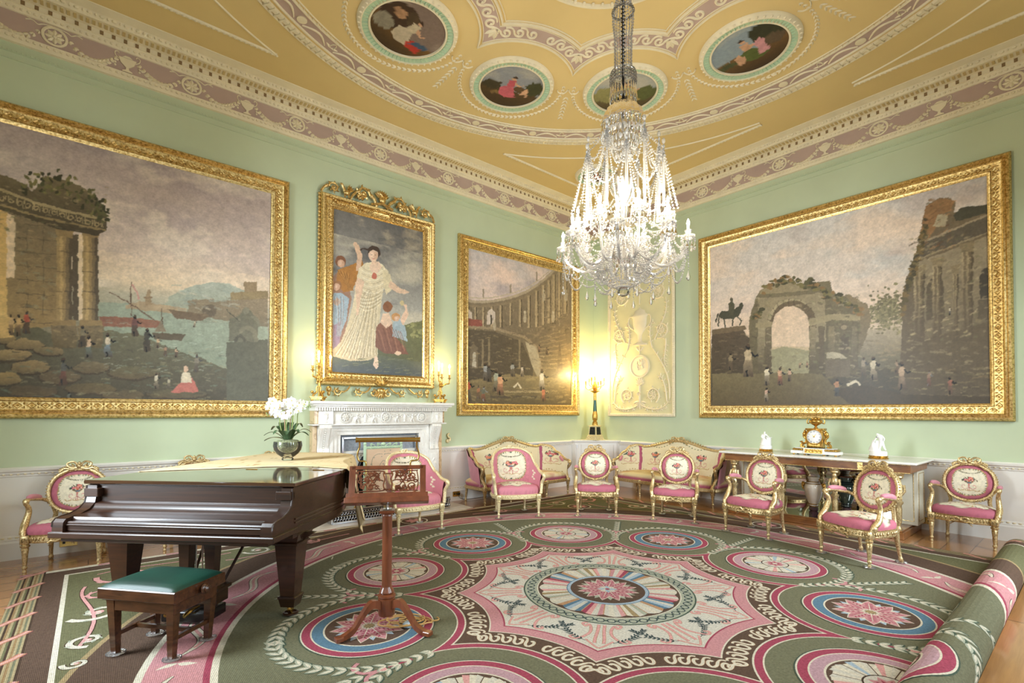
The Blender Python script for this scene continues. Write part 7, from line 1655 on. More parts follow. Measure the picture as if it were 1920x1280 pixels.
socket(basis((-.165, RY1 - .032, .115), (1, 0, 0), (0, 0, 1), (0, -1, 0)), 'wall socket low on the skirting, behind the piano cheek', True)
socket(basis((RX1 - .032, 1.52, .12), (0, -1, 0), (0, 0, 1), (-1, 0, 0)), 'brass wall socket between the console table and the last armchair', True)
socket(basis((4.80, RY1 - .032, .12), (1, 0, 0), (0, 0, 1), (0, -1, 0)), 'wall socket with a black plug, between tub chair and sofa', True)
m = MB(); m.box(-.02, .02, -.022, .022, .010, .045, None, .006); m.tube(crom([(0, -.02, .03), (.01, -.06, .03), (.08, -.095, .03), (.2, -.10, .08), (.6, -.10, .06)], 5), .004, 6); o = m.build('plug', MAT['black']); o.matrix_world = basis((4.835, RY1 - .032, .12), (1, 0, 0), (0, 0, 1), (0, -1, 0)); tag(o, 'black plug with trailing flex in the wall by the left sofa', 'plug')

# ------------------------------------------------------------------ mantel candelabra: three branches each
def candle(m, x, y, z, parent, h=.10, bulb='bulb_warm', power=4.5, par_loc=(0, 0, 0)):
    c = MB(); c.lathe([(.0105, z), (.0105, z + h), (.001, z + h)], 12, TR((x, y, 0))); c.build('candle_tube', MAT['biscuit'], parent)
    b = MB(); b.lathe([(.008, z + h), (.015, z + h + .015), (.0155, z + h + .03), (.009, z + h + .05), (.001, z + h + .062)], 12, TR((x, y, 0))); b.build('bulb', MAT[bulb], parent, smooth=60)
    L = point_light((par_loc[0] + x, par_loc[1] + y, par_loc[2] + z + h + .03), power, (1, .72, .30) if bulb == 'bulb_warm' else (1, .84, .6), .02)
def drip(m, x, y, z, r=.03): m.lathe([(.006, z - .03), (.012, z - .02), (.006, z - .01), (r, z), (r * 1.05, z + .004), (.010, z + .006), (.016, z + .03), (.014, z + .05), (r * .75, z + .055), (r * .75, z + .059), (.001, z + .06)], 18, TR((x, y, 0)))
def mantel_candelabrum(loc, lab, arms):
    t = thing('candelabrum', lab, 'candelabrum', loc, 0, 'pair of gilt candelabra on the mantelshelf'); m = MB()
    for k in range(3):
        a = 2 * pi * k / 3 - pi / 2 + .3; P = lambda r, z: (r * cos(a), r * sin(a), z)
        m.tube(crom([P(.085, .07), P(.06, .10), P(.03, .13), P(.035, .17), P(.02, .21)], 4), [.014] * 8 + [.011] * 9, 7); m.ell(P(.09, .125), (.022, .022, .02)); m.tube([P(.075, .10), P(.088, .12), P(.10, .118)], .010, 6); m.tube([P(.08, .06), P(.08, .085)], .010, 6); m.ell(P(.09, .012), (.02, .02, .014)); relief_leaf(m, .03, 0, 0, .07, .04, .02, .05, TR((0, 0, 0), a))
    m.prism([(.125 * cos(2 * pi * k / 3 - pi / 2 + .3 + d), .125 * sin(2 * pi * k / 3 - pi / 2 + .3 + d)) for k in range(3) for d in (-.3, 0, .3)], .045, .062); m.prism([(.105 * cos(2 * pi * k / 3 - pi / 2 + .3 + d), .105 * sin(2 * pi * k / 3 - pi / 2 + .3 + d)) for k in range(3) for d in (-.3, 0, .3)], .02, .045)
    m.build('base', MAT['ormolu'], t, smooth=50); m = MB(); m.lathe([(.012, .06), (.018, .10), (.016, .2), (.02, .24), (.014, .26), (.022, .29), (.012, .32), (.02, .34), (.012, .36)], 16); m.build('stem', MAT['ormolu'], t, smooth=50)
    for i, (x, y, z) in enumerate(arms):
        m = MB()
        if x or y: m.tube(crom([(0, 0, .24), (x * .5, y * .5, z - .10), (x * .95, y * .95, z - .085), (x, y, z - .03)], 6), .010, 7); m.ell((x * .55, y * .55, z - .10), (.018, .018, .014)); m.ell((x * .2, y * .2, .29), (.02, .02, .035))
        drip(m, x, y, z); m.build('branch', MAT['ormolu'], t, smooth=50); candle(m, x, y, z + .06, t, .11, par_loc=loc)
    return t
mantel_candelabrum((2.405, 6.99, 1.665), 'gilt three light candelabrum at the left end of the mantelshelf', [(-.10, -.03, .425), (0.0, .02, .475), (.13, -.06, .415)])
mantel_candelabrum((4.36, 6.99, 1.665), 'gilt three light candelabrum at the right end of the mantelshelf', [(-.02, -.08, .41), (.0, .05, .46), (.17, -.01, .41)])

# ------------------------------------------------------------------ corner cupboard with the tall candelabrum
cc_ = thing('corner_cupboard', 'low white panelled corner cupboard under the tall candelabrum', 'cupboard', (RX1, RY1, 0))
A0, B0 = (-.70, -.012), (-.012, -.70); n_ = Vector((-1, -1)).normalized()
m = MB(); m.prism([(-.012, -.012), (-.70, -.012), (-.70, -.10), (-.10, -.70), (-.012, -.70)], 0, .905); m.build('body', MAT['dado'], cc_, smooth=0)
m = MB(); m.prism([(-.012, -.012), (-.74, -.012), (-.74, -.12), (-.12, -.74), (-.012, -.74)], .905, .945); m.prism([(-.012, -.012), (-.76, -.012), (-.76, -.13), (-.13, -.76), (-.012, -.76)], .925, .938); m.build('top', MAT['dado'], cc_, smooth=0)
Mc = basis((-.40, -.40, 0), (.7071, -.7071, 0), (0, 0, 1), (-.7071, -.7071, 0)); m = MB(); m.box(-.30, .36, .14, .86, 0, .018, Mc, .004); m.box(-.22, .28, .22, .78, .018, .024, Mc, .003); dr = m.build('door', MAT['dado'], cc_); m = MB(); m.ell((-.25, .5, .03), .014, Mc); m.build('knob', MAT['iron'], dr)
m = MB(); m.box(-.012, .012, -.03, .03, 0, .03, Mc @ TR((-.385, .82, 0))); m.tube([tuple(Mc @ Vector((-.385, .79, .02))), tuple(Mc @ Vector((-.40, .5, .025))), tuple(Mc @ Vector((-.42, .1, .02)))], .004, 5); o = m.build('cord_switch', MAT['white_plastic']); o.location = (RX1, RY1, 0); tag(o, 'small white switch and cord hanging on the corner cupboard', 'switch')
LC = (8.06, 6.86, .945); cl = thing('candelabrum', 'tall seven light gilt and green candelabrum on the corner cupboard', 'candelabrum', LC, pi / 4 * 0 + radians(5))
m = MB(); m.box(-.14, .14, -.14, .14, 0, .022, None, .003); m.taper(0, 0, .022, .085, .135, .135, .115, .115); 
for s_ in range(4):
    for i in range(5): m.ell(tuple(Matrix.Rotation(s_ * pi / 2, 3, 'Z') @ Vector((-.09 + .045 * i, -.127, .052))), (.02, .01, .022), None, 7, 4)
m.taper(0, 0, .085, .10, .12, .12, .105, .105); m.taper(0, 0, .10, .285, .10, .10, .082, .082); m.box(-.10, .10, -.10, .10, .285, .30, None, .004); m.taper(0, 0, .30, .315, .09, .09, .05, .05); m.build('base', MAT['gold_pale'], cl, smooth=30)
for s_ in range(4): m = MB(); M_s = Matrix.Rotation(s_ * pi / 2, 4, 'Z'); m.add([(-.075, -.0995, .115), (.075, -.0995, .115), (.062, -.0855, .272), (-.062, -.0855, .272)], [(0, 1, 2, 3)], M_s); m.ell((0, -.094, .20), (.02, .008, .03), M_s, 7, 5); m.build('stone_panel', MAT['grey_dark'] if 'grey_dark' in MAT else MAT['iron'], cl)
m = MB(); m.lathe([(.06, .315), (.055, .36), (.035, .40), (.05, .42), (.055, .45), (.055, .52), (.045, .56), (.04, .60)], 24, None, lambda a, z: 1 + .05 * sin(8 * a)); m.build('lower_stem', MAT['ormolu'], cl, smooth=50)
m = MB(); m.lathe([(.040, .60), (.036, .70), (.030, .83)], 24); m.build('green_shaft', MAT['green_bronze'], cl, smooth=50)
m = MB(); m.lathe([(.030, .83), (.032, .93), (.028, .98), (.05, .99), (.055, 1.0), (.10, 1.02), (.105, 1.028), (.03, 1.03), (.05, 1.07), (.055, 1.12), (.03, 1.18), (.02, 1.24)], 24, None, lambda a, z: 1 + .04 * sin(8 * a)); m.build('upper_stem', MAT['ormolu'], cl, smooth=50)
for k in range(6):
    a = 2 * pi * k / 6 + .25; r = .19; x, y = r * cos(a), r * sin(a); m = MB(); z = 1.15 if k % 2 == 0 else 1.22; m.tube(crom([(.03 * cos(a), .03 * sin(a), 1.10), (x * .6, y * .6, z - .10), (x, y, z - .06), (x, y, z)], 6), .008, 7); drip(m, x, y, z + .02, .024); m.build('branch', MAT['ormolu'], cl, smooth=50); candle(m, x, y, z + .08, cl, .08, par_loc=LC, power=11.0)
m = MB(); drip(m, 0, 0, 1.27, .024); m.build('branch', MAT['ormolu'], cl, smooth=50); candle(m, 0, 0, 1.33, cl, .08, par_loc=LC, power=11.0)

# ------------------------------------------------------------------ plaster arabesque panel on the east wall
PZ0, PZ1, PY0, PY1 = 1.445, 4.55, 5.18, 6.77
pp = thing('plaster_panel', 'cream plaster arabesque wall panel, half hidden behind the chandelier', 'wall panel', (RX1 - .018, (PY0 + PY1) / 2, PZ0))
HW = (PY1 - PY0) / 2; HH = PZ1 - PZ0; Mp = basis((0, 0, 0), (0, -1, 0), (0, 0, 1), (-1, 0, 0))
m = MB(); m.box(-HW, HW, 0, HH, -.014, .004, Mp); m.build('ground', MAT['plaster_panel'], pp)
m = MB()
for x0, x1, y0, y1 in ((-HW, HW, 0, .06), (-HW, HW, HH - .06, HH), (-HW, -HW + .06, .06, HH - .06), (HW - .06, HW, .06, HH - .06)): m.box(x0, x1, y0, y1, -.014, .028, Mp, .006)
for i in range(int(2 * HW / .035)): [m.ell((-HW + .03 + i * .035, y, .028), (.013, .016, .01), Mp, 6, 4) for y in (.03, HH - .03)]
for i in range(int(HH / .035)): [m.ell((x, .03 + i * .035, .028), (.016, .013, .01), Mp, 6, 4) for x in (-HW + .03, HW - .03)]
m.build('border', MAT['plaster'], pp, smooth=40)
m = MB(); Rr = lambda P, r, k=1: m.tube([(p[0], p[1], .012) for p in P], [r * (1.15 - .6 * i / len(P)) for i in range(len(P))], 6, Mp)
def vine(P, r, lv=3, sz=.07):
    Rr(P, r)
    for i in range(2, len(P) - 1, lv):
        a = atan2(P[i + 1][1] - P[i - 1][1], P[i + 1][0] - P[i - 1][0])
        for s_ in (-1, 1): relief_leaf(m, P[i][0], P[i][1], a + s_ * .8, sz, sz * .42, .018, .003, Mp, .2 * s_)
for s_ in (-1, 1):
    X = lambda P: [(s_ * a, b) for a, b in P]
    for (cx_, cy_, R, a0, a1) in ((.30, .42, .17, -60, 470), (.50, 1.68, .17, -120, 430), (.44, 2.45, .17, -160, 380), (.42, 2.95, .10, 90, 500)): vine(X(spiral(cx_, cy_, R, R * .25, a0, a1, 30)), .016); [relief_leaf(m, s_ * cx_, cy_, k * 1.256, .07, .045, .022, .004, Mp) for k in range(5)]
    for P in (((.05, .22), (.3, .08), (.6, .12), (.68, .35)), ((.68, .35), (.70, .8), (.55, 1.0), (.30, 1.35)), ((.30, 1.35), (.2, 1.6), (.25, 1.9), (.33, 1.85)), ((.35, 1.5), (.55, 1.9), (.66, 2.0), (.60, 2.3)), ((.62, .3), (.6, .7), (.45, .85), (.45, .75)), ((.6, 1.5), (.62, 1.2), (.5, 1.1), (.62, .95))): vine(X(bez(*P, 14)), .014, 2)
    for i in range(9): relief_leaf(m, s_ * (.12 + i * .055), .12 + .02 * sin(i), .7 * s_ + (pi if s_ < 0 else 0), .08, .04, .02, .003, Mp)
for q in range(9): relief_leaf(m, 0, .62, pi / 2 + (q - 4) * .3, .20 - abs(q - 4) * .02, .05, .022, .004, Mp)
for q in range(7): relief_leaf(m, 0, .30, -pi / 2 + (q - 3) * .45, .16, .06, .022, .004, Mp)
m.lathe([(.03, 0), (.025, .03), (.04, .05)], 10, Mp @ TR((0, .45, 0)), cap=False); m.tube([(0, .28, .012), (0, .62, .012)], .025, 8, Mp)
m.lathe([(.235, .002), (.23, .022), (.205, .026), (.20, .008), (.001, .008)], 44, Mp @ TR((0, 1.0, 0)), cap=False); m.lathe([(.195, .006), (.19, .014), (.18, .006)], 44, Mp @ TR((0, 1.0, 0)), cap=False)
for (x, y, h) in ((-.06, .93, .16), (.05, .96, .18), (.0, 1.02, .10)): m.ell((x, y + h * .95, .014), (.018, .022, .014), Mp); m.ell((x, y + h * .6, .014), (.03, .05, .018), Mp); m.tube([(x, y + h * .4, .012), (x + .03, y, .012)], .016, 6, Mp); m.tube([(x, y + h * .7, .012), (x + .05, y + h * .5, .014)], .01, 6, Mp)
m.lathe([(.001, 1.42), (.17, 1.42), (.17, 1.45), (.10, 1.47), (.05, 1.50), (.05, 1.62), (.07, 1.66), (.13, 1.72), (.16, 1.85), (.165, 1.98), (.19, 2.0), (.19, 2.03), (.14, 2.06), (.12, 2.12), (.04, 2.15), (.001, 2.2)], 24, Mp @ basis((0, 0, .003), (1, 0, 0), (0, 0, -.22), (0, 1, 0)), a0=pi, a1=2 * pi)
for s_ in (-1, 1): Rr([(s_ * a, b) for a, b in crom([(.14, 1.75), (.26, 1.85), (.25, 2.0), (.17, 2.02)], 5)], .014)
for y, r in ((2.45, .12), (2.75, .08), (2.95, .05)): m.lathe([(.001, y), (r, y + .05), (r * 1.1, y + .06), (.001, y + .07)], 16, Mp @ basis((0, 0, .003), (1, 0, 0), (0, 0, -.3), (0, 1, 0)), a0=pi, a1=2 * pi); m.tube([(0, y - .2, .01), (0, y, .01)], .014, 6, Mp)
m.tube([(0, 1.24, .01), (0, 1.42, .01)], .012, 6, Mp); [relief_leaf(m, 0, 1.3, pi / 2 + s_ * .8, .14, .05, .02, .003, Mp) for s_ in (-1, 1)]
m.build('arabesque', MAT['plaster'], pp, smooth=60)

# ------------------------------------------------------------------ console table with a mirrored back
TY0, TY1, TX0 = 1.46, 3.80, 7.46
ct = thing('console_table', 'long satinwood console table with marble top, gilt legs and mirrored back', 'console table', (RX1, 2.63, 0))
def L(x, y): return (x - RX1, y - 2.63)
def tb(m, x0, x1, y0, y1, z0, z1, ch=.004): a, b = L(x0, y0), L(x1, y1); m.box(a[0], b[0], a[1], b[1], z0, z1, None, ch)
m = MB(); tb(m, TX0 - .04, RX1 - .056, TY0 - .04, TY1 + .04, .905, .935, .008); m.build('marble_top', WM, ct)
m = MB(); tb(m, TX0 + .02, RX1 - .056, TY0 + .03, TY1 - .03, .80, .905); m.build('frieze', MAT['table_wood'], ct)
m = MB()
for z in (.802, .90): tb(m, TX0 + .012, TX0 + .022, TY0 + .03, TY1 - .03, z - .005, z + .005, .002)
for y in (2.0, 3.26): tb(m, TX0 + .008, TX0 + .022, y - .03, y + .03, .80, .905, .002)
m.build('gilt_banding', MAT['gold'], ct)
m = MB(); tb(m, TX0 - .0, RX1 - .035, TY0 + .10, TY1 - .08, 0, .085, .006); tb(m, TX0 + .02, RX1 - .035, TY0 + .12, TY1 - .10, .085, .10, .004); m.build('plinth', MAT['table_wood'], ct)
m = MB(); tb(m, TX0 + .06, RX1 - .10, TY0 + .22, TY1 - .2, .10, .104, .001); m.build('mirror_floor', MAT['mirror'], ct)
m = MB(); tb(m, RX1 - .10, RX1 - .075, TY0 + .28, TY1 - .26, .104, .80, 0); m.build('mirror', MAT['mirror'], ct)
for y0, y1 in ((TY0 + .06, TY0 + .30), (TY1 - .28, TY1 - .04)):
    m = MB(); tb(m, RX1 - .42, RX1 - .056, y0, y1, .10, .80, .006); pr_ = m.build('pier', MAT['pier_white'], ct)
    m = MB()
    for (a, b) in ((y0 + .04, y0 + .046), (y1 - .046, y1 - .04)): tb(m, RX1 - .425, RX1 - .42, a, b, .15, .76, 0)
    for z in (.15, .754): tb(m, RX1 - .425, RX1 - .42, y0 + .04, y1 - .04, z, z + .006, 0)
    for yy in (y0 - .004, y1):
        for xa in (RX1 - .38, RX1 - .11): tb(m, xa, xa + .006, yy, yy + .004, .15, .76, 0)
        for z in (.15, .754): tb(m, RX1 - .38, RX1 - .104, yy, yy + .004, z, z + .006, 0)
    m.build('gilt_line', MAT['gold'], pr_)
for y in (TY0 + .16, 2.30, 2.96, TY1 - .16):
    m = MB(); a = L(TX0 + .07, y); Mq = TR((a[0], a[1], 0)); m.lathe([(.03, .10), (.035, .115), (.02, .14), (.018, .16), (.03, .20), (.034, .36), (.028, .40), (.045, .43), (.045, .45), (.03, .46), (.03, .50)], 18, Mq, lambda a, z: 1 + .05 * sin(8 * a))
    m.ell((0, 0, .54), (.045, .04, .05), Mq); m.ell((-.01, 0, .62), (.052, .048, .07), Mq); m.ell((-.012, 0, .70), (.032, .03, .04), Mq)
    for s_ in (-1, 1): m.tube([(0, s_ * .05, .65), (-.02, s_ * .065, .58), (-.03, s_ * .03, .52)], [.018, .014, .012], 6, Mq); [relief_leaf(m, 0, 0, -pi / 2 + k * .5, .10, .035, .02, .03, Mq @ basis((-.02, 0, .56), (0, s_, 0), (0, 0, 1), (-1, 0, 0))) for k in (-1, 0, 1)]
    m.lathe([(.03, .72), (.055, .745), (.05, .76), (.06, .775), (.06, .80)], 16, Mq); m.build('leg', MAT['gold_chair'], ct, smooth=50)
def vase(loc, mat, lab, s_=1.0):
    t = thing('vase', lab, 'vase', loc); m = MB(); m.lathe([(.001, .12), (.04, .12), (.055, .14), (.05, .16), (.075, .20), (.105, .30), (.115, .38), (.10, .44), (.07, .465), (.06, .47), (.06, .50), (.072, .52), (.074, .535), (.05, .535), (.001, .53)], 32, TR(s=s_)); m.build('body', mat, t, smooth=50)
    m = MB()
    for z, r in ((.135, .06), (.165, .058), (.445, .098), (.47, .068)): m.lathe([(r, z - .006), (r + .008, z), (r, z + .006)], 28, TR(s=s_), cap=False)
    for s2 in (-1, 1): m.tube([(p[0] * s_, s2 * p[1] * s_, p[2] * s_) for p in crom([(0, .10, .43), (0, .135, .45), (0, .14, .40), (0, .125, .36), (0, .11, .35)], 5)], .012 * s_, 7); m.ell((0, s2 * .125 * s_, .42 * s_), (.022 * s_, .018 * s_, .026 * s_))
    m.build('mounts', MAT['ormolu'] if mat is not MAT['porphyry'] else MAT['iron'], t, smooth=50); m = MB(); m.lathe([(.06, 0), (.06, .05), (.045, .06), (.06, .09), (.055, .12), (.001, .12)], 8, TR(s=s_)); m.build('foot', MAT['purple_stone'], t, smooth=30)
vase((7.66, 2.60, .104), MAT['celadon'], 'cream glazed vase with gilt masks under the console table'); vase((7.98, 2.30, .104), MAT['porphyry'], 'dark green vase with dark handles under the console table')
# clock
ck_ = thing('mantel_clock', 'gilt and white marble clock with a round white dial on the console', 'clock', (7.74, 2.59, .935), -pi / 2)
m = MB(); [m.lathe([(.014, 0), (.018, .008), (.014, .018)], 10, TR((x, y, 0))) for x in (-.26, -.12, .12, .26) for y in (-.07, .07)]
m.build('foot', MAT['ormolu'], ck_); m = MB(); m.box(-.30, .30, -.09, .09, .018, .06, None, .004); m.box(-.24, .24, -.08, .08, .09, .10, None, .002); m.box(-.13, .13, -.10, .10, .018, .10, None, .003); m.build('base', WM, ck_)
m = MB(); m.box(-.28, .28, -.085, .085, .06, .09, None, .012); m.box(-.11, .11, -.104, -.10, .03, .088)
for i in range(9): m.ell((-.095 + i * .0235, -.104, .06 + .012 * (i % 2)), (.012, .006, .016), None, 6, 4)
for s_ in (-1, 1): [m.ell((s_ * (.15 + i * .02), -.086, .075), (.008, .008, .010), None, 6, 4) for i in range(6)]
m.box(-.10, .10, -.06, .06, .10, .36, None, .006); m.box(-.115, .115, -.07, .07, .35, .372, None, .004); m.box(-.07, .07, -.066, -.058, .13, .17)
for s_ in (-1, 1):
    m.tube([(p[0] * s_, -.01, p[1]) for p in crom([(.10, .32), (.14, .30), (.15, .26), (.12, .22), (.125, .17), (.17, .15), (.185, .12), (.16, .105), (.145, .125)], 5)], .016, 7); m.ell((s_ * .135, -.02, .29), (.03, .03, .04)); m.ell((s_ * .13, -.03, .33), (.015, .018, .02)); [relief_leaf(m, s_ * .15, .13 + .02 * k, pi / 2 - s_ * .6 * k, .05, .02, .015, .04, basis((0, 0, 0), (1, 0, 0), (0, 0, 1), (0, -1, 0))) for k in range(4)]
m.lathe([(.108, -.002), (.112, .012), (.098, .018), (.094, .006)], 40, basis((0, -.06, .255), (1, 0, 0), (0, 0, 1), (0, -1, 0)), cap=False); m.build('case', MAT['ormolu'], ck_, smooth=45)
Md = basis((0, -.062, .255), (1, 0, 0), (0, 0, 1), (0, -1, 0)); m = MB(); m.lathe([(.097, 0), (.08, .006), (.001, .009)], 40, Md, cap=False); dial = m.build('dial', MAT['biscuit'], ck_, smooth=60)
MAT['ink_blue'] = simple('enamel_ink', '#2b3350', rough=.4)
for k in range(12):                                                     # the hours in small roman strokes
    a = pi / 2 - k * pi / 6; num = [12, 1, 2, 3, 4, 5, 6, 7, 8, 9, 10, 11][k]; s_ = {1: 'I', 2: 'II', 3: 'III', 4: 'IIII', 5: 'V', 6: 'VI', 7: 'VII', 8: 'VIII', 9: 'IX', 10: 'X', 11: 'XI', 12: 'XII'}[num]
    cu = bpy.data.curves.new('hour', 'FONT'); cu.body = s_; cu.size = .022; cu.align_x = 'CENTER'; cu.align_y = 'CENTER'; cu.extrude = .0003; cu.materials.append(MAT['ink_blue']); o = bpy.data.objects.new('hour_numeral', cu); COL.objects.link(o); me_ = bpy.data.meshes.new_from_object(o); bpy.data.objects.remove(o); o = bpy.data.objects.new('hour_numeral', me_); COL.objects.link(o); note(o, dial); o.matrix_local = Md @ TR((.074 * cos(a), .074 * sin(a), .0085), a - pi / 2)
for nm, a, l_ in (('hour_hand', radians(122), .045), ('minute_hand', radians(60), .065)): m = MB(); m.add([(-.006 * sin(a), .006 * cos(a), .011), (l_ * cos(a), l_ * sin(a), .011), (.006 * sin(a), -.006 * cos(a), .011), (-.012 * cos(a), -.012 * sin(a), .011)], [(0, 1, 2, 3)], Md); m.build(nm, MAT['ormolu'], dial)
m = MB(); m.lathe([(.001, .372), (.03, .375), (.012, .395), (.02, .41), (.07, .44), (.085, .47), (.08, .485), (.05, .50), (.03, .52), (.001, .535)], 20); [m.tube([(s_ * p[0], 0, p[1]) for p in crom([(.075, .45), (.105, .44), (.11, .48), (.095, .50)], 4)], .008, 6) for s_ in (-1, 1)]; [m.ell((.04 * cos(k), .03 * sin(k), .51), (.018, .018, .016), None, 6, 4) for k in range(6)]; m.build('urn', MAT['ormolu'], ck_, smooth=50)
# two white biscuit figures on gilt drums
def skinned(name, pts, edges, radii, parent, mat):
    me = bpy.data.meshes.new(name); me.from_pydata(pts, edges, []); o = bpy.data.objects.new(name, me); COL.objects.link(o); note(o, parent); md = o.modifiers.new('skin', 'SKIN'); md.use_smooth_shade = True
    for v, r in zip(me.skin_vertices[0].data, radii): v.radius = (r, r); v.use_root = False
    me.skin_vertices[0].data[0].use_root = True; sb = o.modifiers.new('sub', 'SUBSURF'); sb.levels = 2; sb.render_levels = 2; me.materials.append(mat); return o
def figure_base(t, r):
    m = MB(); m.lathe([(r, 0), (r + .006, .008), (r, .018), (r - .008, .022), (r, .034), (r - .004, .042)], 36); m.build('gilt_base', MAT['ormolu'], t, smooth=50); m = MB(); m.lathe([(r - .01, .042), (r - .01, .085), (r - .02, .10), (.001, .102)], 36, None, lambda a, z: 1 + (.03 * sin(5 * a) if z > .09 else 0)); m.build('plinth', MAT['biscuit'], t, smooth=50)
f1 = thing('figurine', 'white porcelain seated figure leaning on a pedestal, left of the clock', 'figurine', (7.84, 3.31, .935), -pi / 2, 'white porcelain figures on the console table'); figure_base(f1, .095)
m = MB(); m.box(.02, .07, -.03, .03, .10, .215, None, .004); m.box(.012, .078, -.036, .036, .212, .222, None, .002); m.box(-.06, .0, -.03, .04, .10, .17, None, .01); m.build('pedestal', MAT['biscuit'], f1)
skinned('body', [(-.03, 0, .175), (-.028, 0, .21), (-.022, -.002, .25), (-.018, -.002, .272), (-.016, -.004, .288), (-.012, -.006, .305), (-.05, .0, .255), (-.055, -.02, .225), (-.035, -.03, .20), (.005, -.005, .26), (.028, -.01, .235), (.05, -.005, .228), (-.012, -.035, .172), (-.008, -.045, .13), (-.01, -.06, .106), (.012, -.03, .168), (.018, -.04, .13), (.012, -.055, .106)], [(0, 1), (1, 2), (2, 3), (3, 4), (4, 5), (2, 6), (6, 7), (7, 8), (2, 9), (9, 10), (10, 11), (0, 12), (12, 13), (13, 14), (0, 15), (15, 16), (16, 17)], [.028, .024, .026, .012, .015, .013, .012, .010, .007, .012, .008, .006, .020, .013, .010, .020, .013, .010], f1, MAT['biscuit'])
m = MB(); m.lathe([(.055, .102), (.05, .13), (.042, .16), (.034, .19), (.026, .20)], 20, TR((-.018, -.015, 0)), lambda a, z: 1 + .10 * sin(7 * a + z * 30)); m.build('drapery', MAT['biscuit'], f1, smooth=60)
f2 = thing('figurine', 'white porcelain figure bending down over rocks, right of the clock', 'figurine', (7.78, 1.88, .935), -pi / 2, 'white porcelain figures on the console table'); figure_base(f2, .105)
m = MB(); m.lathe([(.05, .10), (.045, .14), (.03, .18), (.012, .23), (.001, .245)], 14, TR((-.05, 0, 0)), lambda a, z: 1 + .18 * sin(3 * a + z * 40)); m.taper(-.005, 0, .10, .235, .03, .02, .018, .014); m.build('rock', MAT['biscuit'], f2, smooth=40)
skinned('body', [(.035, 0, .23), (.032, -.004, .27), (.018, -.008, .30), (.006, -.01, .312), (-.006, -.012, .318), (-.016, -.014, .312), (.045, -.006, .295), (.07, -.01, .26), (.062, -.014, .225), (-.005, -.012, .285), (-.03, -.014, .245), (-.048, -.016, .20), (.03, -.015, .18), (.02, -.018, .14), (.012, -.03, .108), (.05, .01, .18), (.062, .012, .145), (.082, .0, .112)], [(0, 1), (1, 2), (2, 3), (3, 4), (4, 5), (2, 6), (6, 7), (7, 8), (2, 9), (9, 10), (10, 11), (0, 12), (12, 13), (13, 14), (0, 15), (15, 16), (16, 17)], [.026, .022, .024, .011, .015, .012, .011, .008, .006, .011, .008, .006, .018, .012, .009, .018, .012, .008], f2, MAT['biscuit'])
# ------------------------------------------------------------------ the crystal chandelier
CHX, CHY = 3.50, 2.66
ch = thing('chandelier', 'huge cut crystal chandelier hung with bead chains over the carpet', 'chandelier', (CHX, CHY, 0))
CR_, CD_ = MAT['crystal'], MAT['crystal_dark']; rc_ = random.Random(17)
def bead_chain(m, p, q, sag, step=.027, r=.0105, h=.0125, grow=0):
    p, q = Vector(p), Vector(q); L = (q - p).length * (1 + 2.2 * (sag / max(.01, (q - p).length)) ** 2); n = max(3, int(L / step))
    for i in range(n + 1):
        t = i / n; c = p.lerp(q, t); c.z -= sag * 4 * t * (1 - t); k = 1 + grow * sin(pi * t); m.octa(tuple(c), r * k, h * k * (.8 if i % 2 else 1))
def drop_(m, x, y, z, l=.05, r=.012):
    m.octa((x, y, z), .006, .006); m.lathe([(.001, z - .01), (r * .5, z - .012 - l * .35), (r, z - .012 - l * .7), (r * .6, z - .012 - l * .92), (.001, z - .012 - l)], 6, TR((x, y, 0)))
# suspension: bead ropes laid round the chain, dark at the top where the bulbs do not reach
m = MB(); m.tube([(0, 0, 4.0), (0, 0, CEIL)], .012, 6); n = 40
for i in range(n): z = 4.2 + (CEIL - 4.25) * i / n; m.tube([(.016 * cos(a), .016 * sin(a), z + .02 * sin(a)) for a in np.linspace(0, 2 * pi, 8, endpoint=False)], .005, 5, closed=True)
m.build('chain', MAT['iron'], ch)
m = MB()
for k in range(18):
    a = 2 * pi * k / 18
    prof = [(.115, CEIL - .02), (.05, 5.30), (.055, 5.15), (.085, 5.02), (.09, 4.93), (.075, 4.8), (.073, 4.62), (.073, 4.45)]
    for (r0, z0), (r1, z1) in zip(prof, prof[1:]):
        nn = max(1, int(hypot(r1 - r0, z1 - z0) / .026))
        for i in range(nn): t = i / nn; r = r0 + (r1 - r0) * t; m.octa((r * cos(a), r * sin(a), z0 + (z1 - z0) * t), .0095, .013)
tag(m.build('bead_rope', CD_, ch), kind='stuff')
m = MB()
for z, r, nn in ((5.02, .09, 22), (4.45, .108, 26), (4.42, .108, 26), (4.39, .108, 26)):
    for i in range(nn): a = 2 * pi * i / nn; m.ell((r * cos(a), r * sin(a), z), (.012, .012, .014), None, 6, 4)
m.lathe([(.108, 4.47), (.110, 4.48), (.104, 4.47)], 24, cap=False)
for i in range(24): a = 2 * pi * i / 24; drop_(m, .108 * cos(a), .108 * sin(a), 4.37, .15, .014)
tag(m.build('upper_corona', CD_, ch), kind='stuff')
m = MB(); m.lathe([(.05, 4.20), (.055, 4.22), (.03, 4.24)], 16, cap=False); [m.tube(crom([(.03 * cos(a), .03 * sin(a), 4.18), (.07 * cos(a), .07 * sin(a), 4.23), (.05 * cos(a), .05 * sin(a), 4.16)], 3), .006, 5) for a in np.linspace(0, 6.28, 6, endpoint=False)]; m.build('bronze_collar', MAT['iron'], ch)
